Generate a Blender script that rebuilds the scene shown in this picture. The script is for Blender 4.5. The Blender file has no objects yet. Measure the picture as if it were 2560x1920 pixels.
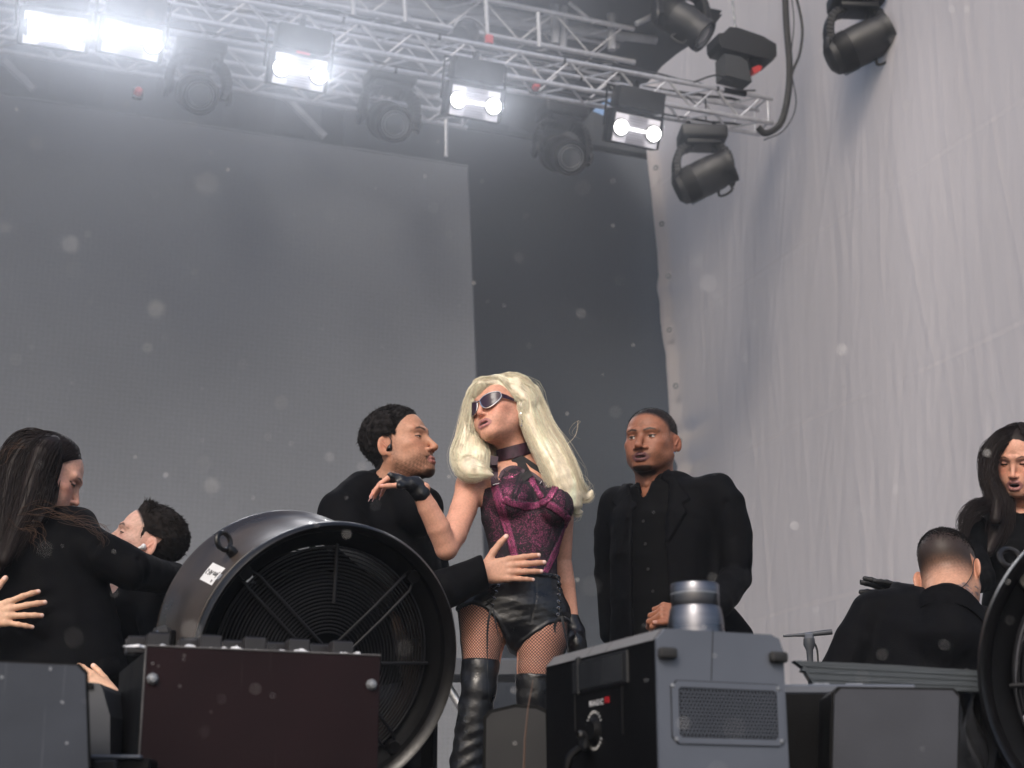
import bpy, bmesh, math, random
import numpy as np
from mathutils import Vector, Matrix

random.seed(7); RNG = np.random.default_rng(11)
R = math.radians
SC = bpy.context.scene
COL = SC.collection

# ------------------------------------------------------------------ camera
FPX = 4000.0                      # focal length in photograph pixels (2560 wide)
PITCH = R(16.3)
CAM = np.array((0.0, 0.0, 0.25))
SP, CP = math.sin(PITCH), math.cos(PITCH)
cam_d = bpy.data.cameras.new('camera'); cam = bpy.data.objects.new('camera', cam_d); COL.objects.link(cam)
cam.location = CAM; cam.rotation_euler = (R(90) + PITCH, 0, 0)
cam_d.sensor_width = 36.0; cam_d.lens = 36.0 * FPX / 2560.0
cam_d.clip_start = 0.05; cam_d.clip_end = 400.0
cam_d.dof.use_dof = True; cam_d.dof.focus_distance = 4.6; cam_d.dof.aperture_fstop = 5.6
SC.camera = cam

# ------------------------------------------------------------------ world, sun, exposure
SUN_EL, SUN_AZ = R(40), R(197)    # azimuth measured clockwise from +Y: the sun stands behind the camera, to its left
SUN_DIR = np.array((math.sin(SUN_AZ) * math.cos(SUN_EL), math.cos(SUN_AZ) * math.cos(SUN_EL), math.sin(SUN_EL)))
world = bpy.data.worlds.new('World'); SC.world = world; world.use_nodes = True
_n = world.node_tree.nodes; _l = world.node_tree.links
_sky = _n.new('ShaderNodeTexSky'); _sky.sky_type = 'NISHITA'; _sky.sun_disc = False
_sky.sun_elevation = SUN_EL; _sky.sun_rotation = SUN_AZ; _sky.dust_density = 4.0; _sky.air_density = 1.0; _sky.ozone_density = 1.0
_bg = _n['Background']; _bg.inputs['Strength'].default_value = 0.15
_l.new(_sky.outputs[0], _bg.inputs['Color'])
sun_d = bpy.data.lights.new('sun', 'SUN'); sun = bpy.data.objects.new('sun', sun_d); COL.objects.link(sun)
sun_d.energy = 1.15; sun_d.angle = R(14); sun_d.color = (1.0, 0.94, 0.86)
sun.rotation_euler = Vector(-SUN_DIR).to_track_quat('-Z', 'Y').to_euler()
sun.location = tuple(SUN_DIR * 30)
SC.view_settings.view_transform = 'Standard'; SC.view_settings.look = 'None'
SC.view_settings.gamma = 1.0; SC.view_settings.use_curve_mapping = False
SC.view_settings.exposure = 0.17
SC.render.engine = 'CYCLES'
SC.cycles.use_denoising = True; SC.cycles.max_bounces = 6; SC.cycles.diffuse_bounces = 3
SC.cycles.transparent_max_bounces = 12; SC.cycles.volume_bounces = 1
SC.cycles.sample_clamp_indirect = 4.0

# ------------------------------------------------------------------ helpers
def ray(px, py):
    xc, yc = (px - 1280) / FPX, (960 - py) / FPX
    return np.array((xc, CP - yc * SP, SP + yc * CP))
def W(px, py, d):
    """the point at horizontal distance d in front of the camera seen at photograph pixel px, py"""
    r = ray(px, py); return CAM + r * (d / r[1])
def WZ(px, py, z):
    r = ray(px, py); return CAM + r * ((z - CAM[2]) / r[2])
def pxy(P):
    """photograph pixels of world points"""
    q = np.atleast_2d(P) - CAM; f = q[:, 1] * CP + q[:, 2] * SP
    return np.stack((1280 + FPX * q[:, 0] / f, 960 - FPX * (-q[:, 1] * SP + q[:, 2] * CP) / f), 1)
def inside(pts, poly):
    x, y = pts[:, 0], pts[:, 1]; r = np.zeros(len(pts), bool); k = len(poly)
    for i in range(k):
        (x0, y0), (x1, y1) = poly[i], poly[(i + 1) % k]
        if y0 == y1: continue
        c = ((y0 > y) != (y1 > y)) & (x < (x1 - x0) * (y - y0) / (y1 - y0) + x0); r ^= c
    return r
def nrm(v):
    v = np.asarray(v, float); return v / (np.linalg.norm(v) + 1e-12)
def frame_from(fwd, up):
    """3x3 with columns right, forward, up"""
    f = nrm(fwd); r = nrm(np.cross(f, up)); u = np.cross(r, f)
    return np.stack((r, f, u), 1)
def rotz(a):
    c, s = math.cos(a), math.sin(a); return np.array(((c, -s, 0), (s, c, 0), (0, 0, 1.0)))
STG = R(21)
UX = np.array((math.cos(STG), math.sin(STG), 0)); VY = np.array((-math.sin(STG), math.cos(STG), 0)); ZZ = np.array((0, 0, 1.0))
RST = np.stack((UX, VY, ZZ), 1)

# ------------------------------------------------------------------ materials
def new_mat(name):
    m = bpy.data.materials.new(name); m.use_nodes = True
    return m, m.node_tree.nodes, m.node_tree.links, m.node_tree.nodes['Principled BSDF']
def set_in(b, key, v):
    if key in b.inputs: b.inputs[key].default_value = v
def M(name, col, rough=0.5, metal=0.0, var=0.25, scale=8.0, bump=0.0, bscale=60.0, spec=0.5, sheen=0.0, coat=0.0, stretch=(1, 1, 1), rvar=0.15, aniso=0.0):
    m, n, l, b = new_mat(name)
    tc = n.new('ShaderNodeTexCoord'); mp = n.new('ShaderNodeMapping'); mp.inputs['Scale'].default_value = stretch
    l.new(tc.outputs['Object'], mp.inputs['Vector'])
    nz = n.new('ShaderNodeTexNoise'); nz.inputs['Scale'].default_value = scale; nz.inputs['Detail'].default_value = 5
    l.new(mp.outputs[0], nz.inputs['Vector'])
    rp = n.new('ShaderNodeMapRange'); rp.inputs[1].default_value = 0.3; rp.inputs[2].default_value = 0.7
    rp.inputs[3].default_value = 1 - var; rp.inputs[4].default_value = 1 + var
    l.new(nz.outputs['Fac'], rp.inputs[0])
    mx = n.new('ShaderNodeVectorMath'); mx.operation = 'SCALE'; mx.inputs[0].default_value = col[:3]
    l.new(rp.outputs[0], mx.inputs['Scale']); l.new(mx.outputs[0], b.inputs['Base Color'])
    rr = n.new('ShaderNodeMapRange'); rr.inputs[1].default_value = 0.3; rr.inputs[2].default_value = 0.7
    rr.inputs[3].default_value = max(0.02, rough - rvar * rough); rr.inputs[4].default_value = min(1, rough + rvar * rough)
    l.new(nz.outputs['Fac'], rr.inputs[0]); l.new(rr.outputs[0], b.inputs['Roughness'])
    b.inputs['Metallic'].default_value = metal
    set_in(b, 'Specular IOR Level', spec); set_in(b, 'Sheen Weight', sheen); set_in(b, 'Coat Weight', coat); set_in(b, 'Anisotropic', aniso)
    if sheen: set_in(b, 'Sheen Roughness', 0.5)
    if bump:
        n2 = n.new('ShaderNodeTexNoise'); n2.inputs['Scale'].default_value = bscale; n2.inputs['Detail'].default_value = 6
        l.new(mp.outputs[0], n2.inputs['Vector'])
        bp = n.new('ShaderNodeBump'); bp.inputs['Strength'].default_value = bump; bp.inputs['Distance'].default_value = 0.01
        l.new(n2.outputs['Fac'], bp.inputs['Height']); l.new(bp.outputs[0], b.inputs['Normal'])
    return m
def Mvc(name, rough=0.45, sss=0.12, bump=0.08, bscale=900, spec=0.45, sheen=0.0, metal=0.0, coat=0.0):
    """base colour from the mesh's own pigment attribute"""
    m, n, l, b = new_mat(name)
    at = n.new('ShaderNodeAttribute'); at.attribute_name = 'pigment'
    nz = n.new('ShaderNodeTexNoise'); nz.inputs['Scale'].default_value = 140; nz.inputs['Detail'].default_value = 4
    tc = n.new('ShaderNodeTexCoord'); l.new(tc.outputs['Object'], nz.inputs['Vector'])
    rp = n.new('ShaderNodeMapRange'); rp.inputs[1].default_value = 0.3; rp.inputs[2].default_value = 0.7; rp.inputs[3].default_value = 0.9; rp.inputs[4].default_value = 1.1
    l.new(nz.outputs['Fac'], rp.inputs[0])
    mx = n.new('ShaderNodeVectorMath'); mx.operation = 'SCALE'
    l.new(at.outputs['Color'], mx.inputs[0]); l.new(rp.outputs[0], mx.inputs['Scale']); l.new(mx.outputs[0], b.inputs['Base Color'])
    b.inputs['Roughness'].default_value = rough; b.inputs['Metallic'].default_value = metal
    set_in(b, 'Specular IOR Level', spec); set_in(b, 'Sheen Weight', sheen); set_in(b, 'Coat Weight', coat)
    if sss:
        set_in(b, 'Subsurface Weight', sss); b.inputs['Subsurface Radius'].default_value = (1.0, 0.35, 0.2); set_in(b, 'Subsurface Scale', 0.006)
    if bump:
        n2 = n.new('ShaderNodeTexNoise'); n2.inputs['Scale'].default_value = bscale; n2.inputs['Detail'].default_value = 4
        l.new(tc.outputs['Object'], n2.inputs['Vector'])
        bp = n.new('ShaderNodeBump'); bp.inputs['Strength'].default_value = bump; bp.inputs['Distance'].default_value = 0.004
        l.new(n2.outputs['Fac'], bp.inputs['Height']); l.new(bp.outputs[0], b.inputs['Normal'])
    return m
def Memit(name, col, strength):
    m, n, l, b = new_mat(name)
    set_in(b, 'Emission Color', (*col, 1)); set_in(b, 'Emission Strength', strength); b.inputs['Base Color'].default_value = (*[c * 0.8 for c in col], 1)
    return m

# ------------------------------------------------------------------ objects
ORIG = {}
def thing(name, label, cat, loc=(0, 0, 0), group=None):
    o = bpy.data.objects.new(name, None); COL.objects.link(o); o.location = tuple(loc); o.empty_display_size = 0.1
    o['label'] = label; o['category'] = cat
    if group: o['group'] = group
    ORIG[o.name] = np.array(loc, float); return o
def tag(o, label, cat, group=None):
    o['label'] = label; o['category'] = cat
    if group: o['group'] = group
    return o
def struct(o):
    o['kind'] = 'structure'; return o
def stuff(o):
    o['kind'] = 'stuff'; return o
def _top(o):
    while o.parent: o = o.parent
    return o
def link_mesh(name, v, f, m, parent=None, smooth=False, pig=None, mats=None, fmat=None, own=True):
    """world-space vertices -> one mesh object. Top-level meshes get their origin at their base centre."""
    v = np.asarray(v, float).reshape(-1, 3)
    if parent is not None: org = ORIG.get(_top(parent).name, np.zeros(3))
    elif own and len(v): lo, hi = v.min(0), v.max(0); org = np.array(((lo[0] + hi[0]) / 2, (lo[1] + hi[1]) / 2, lo[2]))
    else: org = np.zeros(3)
    me = bpy.data.meshes.new(name)
    vv = v - org
    if isinstance(f, np.ndarray):
        k = f.shape[1]
        me.vertices.add(len(vv)); me.vertices.foreach_set('co', vv.astype(np.float32).ravel())
        me.loops.add(f.size); me.loops.foreach_set('vertex_index', f.astype(np.int32).ravel())
        me.polygons.add(len(f)); me.polygons.foreach_set('loop_start', np.arange(0, f.size, k, dtype=np.int32))
        try: me.polygons.foreach_set('loop_total', np.full(len(f), k, np.int32))
        except Exception: pass
        me.update(calc_edges=True); me.validate()
    else:
        me.from_pydata([tuple(x) for x in vv], [], [tuple(x) for x in f]); me.update()
    for mm in (mats or [m]): me.materials.append(mm)
    if fmat is not None: me.polygons.foreach_set('material_index', np.asarray(fmat, np.int32))
    if smooth: me.polygons.foreach_set('use_smooth', np.ones(len(me.polygons), bool))
    if pig is not None:
        a = me.color_attributes.new('pigment', 'FLOAT_COLOR', 'POINT')
        c = np.ones((len(vv), 4), np.float32); c[:, :3] = pig; a.data.foreach_set('color', c.ravel())
    o = bpy.data.objects.new(name, me); COL.objects.link(o)
    if parent is not None:
        o.parent = parent
        o.location = (0, 0, 0)
    else:
        o.location = tuple(org); ORIG[o.name] = org
    return o
def copy_tree(o, delta=None, parent=None):
    c = o.copy(); COL.objects.link(c); c.parent = parent
    if parent is None and delta is not None:
        c.location = Vector(o.location) + Vector(delta)
        ORIG[c.name] = ORIG.get(o.name, np.zeros(3)) + np.array(delta)
    for ch in list(o.children): copy_tree(ch, None, c)
    return c

class MB:
    """collects plain shapes, world space"""
    def __init__(s): s.v = []; s.f = []; s.n = 0
    def add(s, v, f):
        v = np.asarray(v, float).reshape(-1, 3); s.v.append(v); s.f.extend([tuple(int(i) + s.n for i in q) for q in f]); s.n += len(v); return s
    def box(s, c, size, rot=None, bev=0.0, seg=1):
        rot = np.eye(3) if rot is None else rot
        if bev <= 0:
            h = np.array(size) / 2
            v = np.array([(x, y, z) for x in (-1, 1) for y in (-1, 1) for z in (-1, 1)]) * h
            f = [(0, 1, 3, 2), (4, 6, 7, 5), (0, 4, 5, 1), (2, 3, 7, 6), (0, 2, 6, 4), (1, 5, 7, 3)]
        else:
            bm = bmesh.new(); bmesh.ops.create_cube(bm, size=1)
            for q in bm.verts: q.co = Vector((q.co.x * size[0], q.co.y * size[1], q.co.z * size[2]))
            bmesh.ops.bevel(bm, geom=bm.edges[:], offset=bev, segments=seg, affect='EDGES', profile=0.5)
            bm.verts.index_update(); v = np.array([q.co[:] for q in bm.verts]); f = [[q.index for q in p.verts] for p in bm.faces]; bm.free()
        return s.add(v @ rot.T + np.asarray(c), f)
    def tube(s, pts, r, n=8, caps=True, closed=False):
        pts = np.asarray(pts, float); k = len(pts); rr = np.broadcast_to(np.asarray(r, float), (k,))
        if closed: t = np.roll(pts, -1, 0) - np.roll(pts, 1, 0)
        else: t = np.gradient(pts, axis=0)
        t /= np.linalg.norm(t, axis=1)[:, None] + 1e-12
        up = np.array((0, 0, 1.0)) if abs(t[0][2]) < 0.9 else np.array((1.0, 0, 0))
        a = np.linspace(0, 2 * math.pi, n, endpoint=False); ca, sa = np.cos(a), np.sin(a); V = []
        u = nrm(np.cross(up, t[0]))
        for i in range(k):
            u = nrm(u - t[i] * np.dot(u, t[i])); w = np.cross(t[i], u)
            V.append(pts[i] + rr[i] * (ca[:, None] * u + sa[:, None] * w))
        V = np.concatenate(V); F = []
        for i in range(k if closed else k - 1):
            j = (i + 1) % k
            for q in range(n):
                q2 = (q + 1) % n; F.append((i * n + q, i * n + q2, j * n + q2, j * n + q))
        if caps and not closed: F.append(tuple(range(n))[::-1]); F.append(tuple((k - 1) * n + q for q in range(n)))
        return s.add(V, F)
    def lathe(s, prof, c, axis, n=48, closed=False, a0=0.0, a1=2 * math.pi):
        """prof: (radius, offset along axis)"""
        ax = nrm(axis); up = np.array((0, 0, 1.0)) if abs(ax[2]) < 0.9 else np.array((1.0, 0, 0))
        e1 = nrm(np.cross(up, ax)); e2 = np.cross(ax, e1); full = abs(a1 - a0 - 2 * math.pi) < 1e-6
        a = np.linspace(a0, a1, n, endpoint=not full); V = []; F = []
        for r, h in prof: V.append(np.asarray(c) + ax * h + r * (np.cos(a)[:, None] * e1 + np.sin(a)[:, None] * e2))
        V = np.concatenate(V); k = len(prof)
        for i in range(k if closed else k - 1):
            j = (i + 1) % k
            for q in range(n if full else n - 1):
                q2 = (q + 1) % n; F.append((i * n + q, i * n + q2, j * n + q2, j * n + q))
        return s.add(V, F)
    def prism(s, poly, c, ex, ey, ez, depth):
        """2-D outline in ex, ey pushed along ez from 0 to depth"""
        p = np.asarray(poly, float); k = len(p); base = np.asarray(c) + p[:, :1] * ex + p[:, 1:2] * ey
        V = np.concatenate((base, base + np.asarray(ez) * depth))
        F = [tuple(range(k))[::-1], tuple(range(k, 2 * k))] + [(i, (i + 1) % k, k + (i + 1) % k, k + i) for i in range(k)]
        return s.add(V, F)
    def build(s, name, m, parent=None, smooth=False, **kw):
        o = link_mesh(name, np.concatenate(s.v), s.f, m, parent, smooth, **kw)
        if smooth:
            me = o.data
            try: me.set_sharp_from_angle(angle=R(40))
            except Exception: pass
        return o

def text_mesh(name, body, size, c, ex, ey, m, parent, spacing=1.0, extrude=0.0006, shear=0.0, offset=0.0):
    cu = bpy.data.curves.new('lettering', 'FONT'); cu.body = body; cu.size = size; cu.align_x = 'CENTER'; cu.align_y = 'CENTER'
    cu.extrude = extrude; cu.space_character = spacing; cu.shear = shear; cu.resolution_u = 3; cu.offset = offset
    to = bpy.data.objects.new('lettering_curve', cu); COL.objects.link(to)
    dg = bpy.context.evaluated_depsgraph_get(); me = to.evaluated_get(dg).to_mesh()
    v = np.array([q.co[:] for q in me.vertices]).reshape(-1, 3); f = [tuple(p.vertices) for p in me.polygons]
    to.to_mesh_clear() if False else None
    bpy.data.objects.remove(to); bpy.data.curves.remove(cu)
    ex, ey = nrm(ex), nrm(ey); ez = np.cross(ex, ey)
    return link_mesh(name, np.asarray(c) + v[:, :1] * ex + v[:, 1:2] * ey + v[:, 2:3] * ez, f, m, parent)

def catmull(P, n):
    P = np.asarray(P, float); P = np.concatenate((2 * P[:1] - P[1:2], P, 2 * P[-1:] - P[-2:-1])); k = len(P) - 3
    t = np.linspace(0, k, n); i = np.minimum(t.astype(int), k - 1); u = (t - i)[:, None]
    a, b, c, d = P[i], P[i + 1], P[i + 2], P[i + 3]
    return 0.5 * (2 * b + (c - a) * u + (2 * a - 5 * b + 4 * c - d) * u ** 2 + (3 * b - a - 3 * c + d) * u ** 3)

# ------------------------------------------------------------------ smooth solids: distance fields on a grid, skinned by surface nets
def smin(a, b, k):
    if k <= 0: return np.minimum(a, b)
    h = np.maximum(k - np.abs(a - b), 0) / k; return np.minimum(a, b) - h * h * k * 0.25
def surfnet(f, lo, h):
    s = f < 0
    C = [s[a:s.shape[0] - 1 + a, b:s.shape[1] - 1 + b, c:s.shape[2] - 1 + c] for a in (0, 1) for b in (0, 1) for c in (0, 1)]
    cnt = sum(x.astype(np.int8) for x in C); mask = (cnt > 0) & (cnt < 8)
    idx = np.full(mask.shape, -1, np.int64); I = np.argwhere(mask); idx[mask] = np.arange(len(I))
    cor = [(a, b, c) for a in (0, 1) for b in (0, 1) for c in (0, 1)]
    val = np.stack([f[I[:, 0] + a, I[:, 1] + b, I[:, 2] + c] for a, b, c in cor], 1).astype(float)
    acc = np.zeros((len(I), 3)); num = np.zeros(len(I))
    for i in range(8):
        for j in range(i + 1, 8):
            da = np.array(cor[j]) - np.array(cor[i])
            if np.abs(da).sum() != 1: continue
            va, vb = val[:, i], val[:, j]; x = (va < 0) != (vb < 0)
            t = np.where(x, va / np.where(x, va - vb, 1), 0)
            acc += np.where(x[:, None], np.array(cor[i]) + t[:, None] * da, 0); num += x
    V = np.asarray(lo) + (I + acc / num[:, None]) * h
    Q = []
    for ax in range(3):
        sl0 = [slice(None)] * 3; sl1 = [slice(None)] * 3; sl0[ax] = slice(0, -1); sl1[ax] = slice(1, None)
        a, b = s[tuple(sl0)], s[tuple(sl1)]; E = np.argwhere(a != b); o1, o2 = [q for q in range(3) if q != ax]
        ok = (E[:, o1] > 0) & (E[:, o2] > 0) & (E[:, o1] < s.shape[o1] - 1) & (E[:, o2] < s.shape[o2] - 1); E = E[ok]
        flip = a[E[:, 0], E[:, 1], E[:, 2]]
        def cell(d1, d2):
            q = E.copy(); q[:, o1] -= d1; q[:, o2] -= d2; return idx[q[:, 0], q[:, 1], q[:, 2]]
        q = np.stack((cell(1, 1), cell(0, 1), cell(0, 0), cell(1, 0)), 1)
        if ax == 1: flip = ~flip
        q[~flip] = q[~flip][:, ::-1]; Q.append(q)
    F = np.concatenate(Q); F = F[(F >= 0).all(1)]
    return V, F
class SDF:
    def __init__(s, lo, hi, h):
        s.lo = np.array(lo, float); s.h = h; n = np.ceil((np.array(hi) - s.lo) / h).astype(int) + 1
        s.ax = [s.lo[i] + h * np.arange(n[i]) for i in range(3)]; s.f = np.full(tuple(n), 1.0, np.float32)
    def put(s, fn, lo, hi, k=0.0, op='u', pad=None):
        m = (k + 3 * s.h) if pad is None else pad; sl = []
        for i in range(3):
            a = np.searchsorted(s.ax[i], lo[i] - m); b = np.searchsorted(s.ax[i], hi[i] + m)
            if b <= a: return s
            sl.append(slice(a, b))
        sl = tuple(sl); X = s.ax[0][sl[0]][:, None, None]; Y = s.ax[1][sl[1]][None, :, None]; Z = s.ax[2][sl[2]][None, None, :]
        d = fn(X, Y, Z); c = s.f[sl]
        if op == 'u': s.f[sl] = smin(c, d, k)
        elif op == 's': s.f[sl] = -smin(-c, d, k)
        elif op == 'i': s.f[sl] = -smin(-c, -d, k)
        return s
    def rc(s, a, b, ra, rb=None, k=0.0, op='u'):
        a, b = np.asarray(a, float), np.asarray(b, float); rb = ra if rb is None else rb; ab = b - a; L = ab @ ab + 1e-12; m = max(ra, rb)
        def fn(X, Y, Z):
            t = np.clip(((X - a[0]) * ab[0] + (Y - a[1]) * ab[1] + (Z - a[2]) * ab[2]) / L, 0, 1)
            return np.sqrt((X - a[0] - t * ab[0]) ** 2 + (Y - a[1] - t * ab[1]) ** 2 + (Z - a[2] - t * ab[2]) ** 2) - (ra + t * (rb - ra))
        return s.put(fn, np.minimum(a, b) - m, np.maximum(a, b) + m, k, op)
    def chain(s, pts, rs, k=0.0, op='u', ki=.004):
        rs = [rs] * len(pts) if np.isscalar(rs) else rs; P = [np.asarray(p, float) for p in pts]; m = max(rs)
        def fn(X, Y, Z):
            out = None
            for i in range(len(P) - 1):
                a, ab = P[i], P[i + 1] - P[i]; L = ab @ ab + 1e-12
                t = np.clip(((X - a[0]) * ab[0] + (Y - a[1]) * ab[1] + (Z - a[2]) * ab[2]) / L, 0, 1)
                d = np.sqrt((X - a[0] - t * ab[0]) ** 2 + (Y - a[1] - t * ab[1]) ** 2 + (Z - a[2] - t * ab[2]) ** 2) - (rs[i] + t * (rs[i + 1] - rs[i]))
                out = d if out is None else smin(out, d, ki)
            return out
        return s.put(fn, np.min(P, 0) - m, np.max(P, 0) + m, k, op)
    def ell(s, c, r, rot=None, k=0.0, op='u'):
        c = np.asarray(c, float); r = np.asarray(r, float); rot = np.eye(3) if rot is None else np.asarray(rot); e = np.sqrt(((rot * r) ** 2).sum(1))
        def fn(X, Y, Z):
            x, y, z = X - c[0], Y - c[1], Z - c[2]
            p = [rot[0, i] * x + rot[1, i] * y + rot[2, i] * z for i in range(3)]
            k0 = np.sqrt(sum((p[i] / r[i]) ** 2 for i in range(3))); k1 = np.sqrt(sum((p[i] / r[i] ** 2) ** 2 for i in range(3)))
            return k0 * (k0 - 1) / (k1 + 1e-9)
        return s.put(fn, c - e, c + e, k, op)
    def rbox(s, c, half, rot=None, r=0.0, k=0.0, op='u'):
        c = np.asarray(c, float); half = np.asarray(half, float); rot = np.eye(3) if rot is None else np.asarray(rot); e = np.abs(rot) @ half
        def fn(X, Y, Z):
            x, y, z = X - c[0], Y - c[1], Z - c[2]
            q = [np.abs(rot[0, i] * x + rot[1, i] * y + rot[2, i] * z) - half[i] + r for i in range(3)]
            return np.sqrt(sum(np.maximum(t, 0) ** 2 for t in q)) + np.minimum(np.maximum(np.maximum(q[0], q[1]), q[2]), 0) - r
        return s.put(fn, c - e, c + e, k, op)
    def loft(s, secs, side, k=0.02, op='u', ki=.008):
        """elliptic tapered trunk; secs = [(point, (half width along side, half depth))]"""
        P = [np.asarray(p, float) for p, _ in secs]; AB = [q for _, q in secs]; m = max(max(q) for q in AB)
        def fn(X, Y, Z):
            out = None
            for p0, p1, ab0, ab1 in zip(P[:-1], P[1:], AB[:-1], AB[1:]):
                ax = p1 - p0; L = np.linalg.norm(ax); ax = ax / L; sd = nrm(np.asarray(side) - ax * np.dot(side, ax)); dp = np.cross(ax, sd)
                x, y, z = X - p0[0], Y - p0[1], Z - p0[2]
                t = x * ax[0] + y * ax[1] + z * ax[2]; u = np.clip(t / L, 0, 1); e = t - u * L
                a = ab0[0] + u * (ab1[0] - ab0[0]); b = ab0[1] + u * (ab1[1] - ab0[1])
                p = x * sd[0] + y * sd[1] + z * sd[2]; q = x * dp[0] + y * dp[1] + z * dp[2]; mn = np.minimum(a, b) * .6
                k0 = np.sqrt((p / a) ** 2 + (q / b) ** 2 + (e / mn) ** 2); k1 = np.sqrt((p / a ** 2) ** 2 + (q / b ** 2) ** 2 + (e / mn ** 2) ** 2)
                d = k0 * (k0 - 1) / (k1 + 1e-6); out = d if out is None else smin(out, d, ki)
            return out
        return s.put(fn, np.min(P, 0) - m, np.max(P, 0) + m, k, op)
    def seg(s, p0, p1, side, ab0, ab1, k=0.0, op='u'):
        return s.loft([(p0, ab0), (p1, ab1)], side, k, op)
    def half(s, c, nv, k=0.0):
        """keep the side away from nv"""
        c = np.asarray(c, float); nv = nrm(nv)
        d = s.ax[0][:, None, None] * nv[0] + s.ax[1][None, :, None] * nv[1] + s.ax[2][None, None, :] * nv[2] - c @ nv
        s.f = -smin(-s.f, -d.astype(np.float32), k); return s
    def mesh(s): return surfnet(s.f, s.lo, s.h)
    def at(s, P):
        q = (np.asarray(P) - s.lo) / s.h; i = np.clip(np.round(q).astype(int), 0, np.array(s.f.shape) - 1); return s.f[i[:, 0], i[:, 1], i[:, 2]]
def vnormals(V, F):
    n = np.zeros_like(V); a, b, c, d = (V[F[:, i]] for i in range(4)); fn = np.cross(c - a, d - b)
    for i in range(4): np.add.at(n, F[:, i], fn)
    return n / (np.linalg.norm(n, axis=1)[:, None] + 1e-12)
def relax(V, F, it=1, lam=0.5):
    for _ in range(it):
        acc = np.zeros_like(V); cnt = np.zeros(len(V))
        for i in range(4):
            a, b = F[:, i], F[:, (i + 1) % 4]
            np.add.at(acc, a, V[b]); np.add.at(cnt, a, 1); np.add.at(acc, b, V[a]); np.add.at(cnt, b, 1)
        V = V + lam * (acc / np.maximum(cnt, 1)[:, None] - V)
    return V
def sstep(a, b, x):
    t = np.clip((x - a) / (b - a), 0, 1); return t * t * (3 - 2 * t)
def gau(x, w): return np.exp(-(x / w) ** 2)
def seg_dist(P, a, b):
    a, b = np.asarray(a, float), np.asarray(b, float); ab = b - a; t = np.clip(((P - a) @ ab) / (ab @ ab + 1e-12), 0, 1)
    return np.linalg.norm(P - a - t[:, None] * ab, axis=1)
def poly_dist(P, pts): return np.min([seg_dist(P, pts[i], pts[i + 1]) for i in range(len(pts) - 1)], axis=0)
def vnoise(P, s, seed=0):
    """cheap smooth value noise: sums of skewed sines"""
    r = np.random.default_rng(seed); o = np.zeros(len(P))
    for _ in range(7):
        k = r.normal(size=3); k = k / np.linalg.norm(k) * s * r.uniform(0.6, 1.7); o += np.sin(P @ k + r.uniform(0, 6.28))
    return o / 7 ** 0.5
def mixc(c, col, m):
    m = np.clip(m, 0, 1)[:, None]; return c * (1 - m) + np.asarray(col)[None, :] * m
# ================================================================== the place
def PV(px, py, v):
    """point seen at px, py on the vertical plane parallel to the stage front at stage depth v"""
    r = ray(px, py); return CAM + r * ((v - CAM @ VY) / (r @ VY))
def PU(px, py, u):
    r = ray(px, py); return CAM + r * ((u - CAM @ UX) / (r @ UX))
def S(u, v, z): return UX * u + VY * v + ZZ * z

m_ground = M('asphalt', (0.05, 0.05, 0.052), 0.9, var=0.3, bump=0.4, bscale=200)
m_deck = M('stage_ply', (0.03, 0.03, 0.032), 0.7, var=0.4, scale=3, bump=0.2, bscale=120)
m_alu = M('aluminium', (0.62, 0.62, 0.64), 0.38, 0.85, var=0.12, scale=20, bump=0.1, bscale=80)
m_steel = M('galvanised', (0.30, 0.31, 0.33), 0.5, 0.6, var=0.2)
m_black = M('black_paint', (0.003, 0.003, 0.0036), 0.5, spec=0.12, var=0.3, bump=0.08, bscale=300)
m_blackp = M('black_plastic', (0.007, 0.007, 0.0085), 0.5, var=0.25, bump=0.12, bscale=500)
m_blackm = M('black_metal', (0.005, 0.0045, 0.005), 0.33, 0.0, var=0.4, scale=14, bump=0.05, bscale=90, spec=0.45)
m_rubber = M('rubber', (0.018, 0.018, 0.019), 0.75, var=0.2)
m_drape = M('black_drape', (0.030, 0.032, 0.036), 0.95, var=0.2, scale=2, bump=0.3, bscale=40)
m_roof = M('roof_skin', (0.06, 0.063, 0.07), 0.8, var=0.25, scale=1.5)
m_chrome = M('bright_steel', (0.6, 0.6, 0.62), 0.2, 1.0, var=0.1)
m_white = M('white_label', (0.75, 0.75, 0.75), 0.5, var=0.06)
m_red = M('red_plastic', (0.45, 0.03, 0.03), 0.45, var=0.2)
m_lens = M('lens_glass', (0.05, 0.055, 0.06), 0.12, var=0.1, spec=0.8, coat=0.6)

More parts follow.
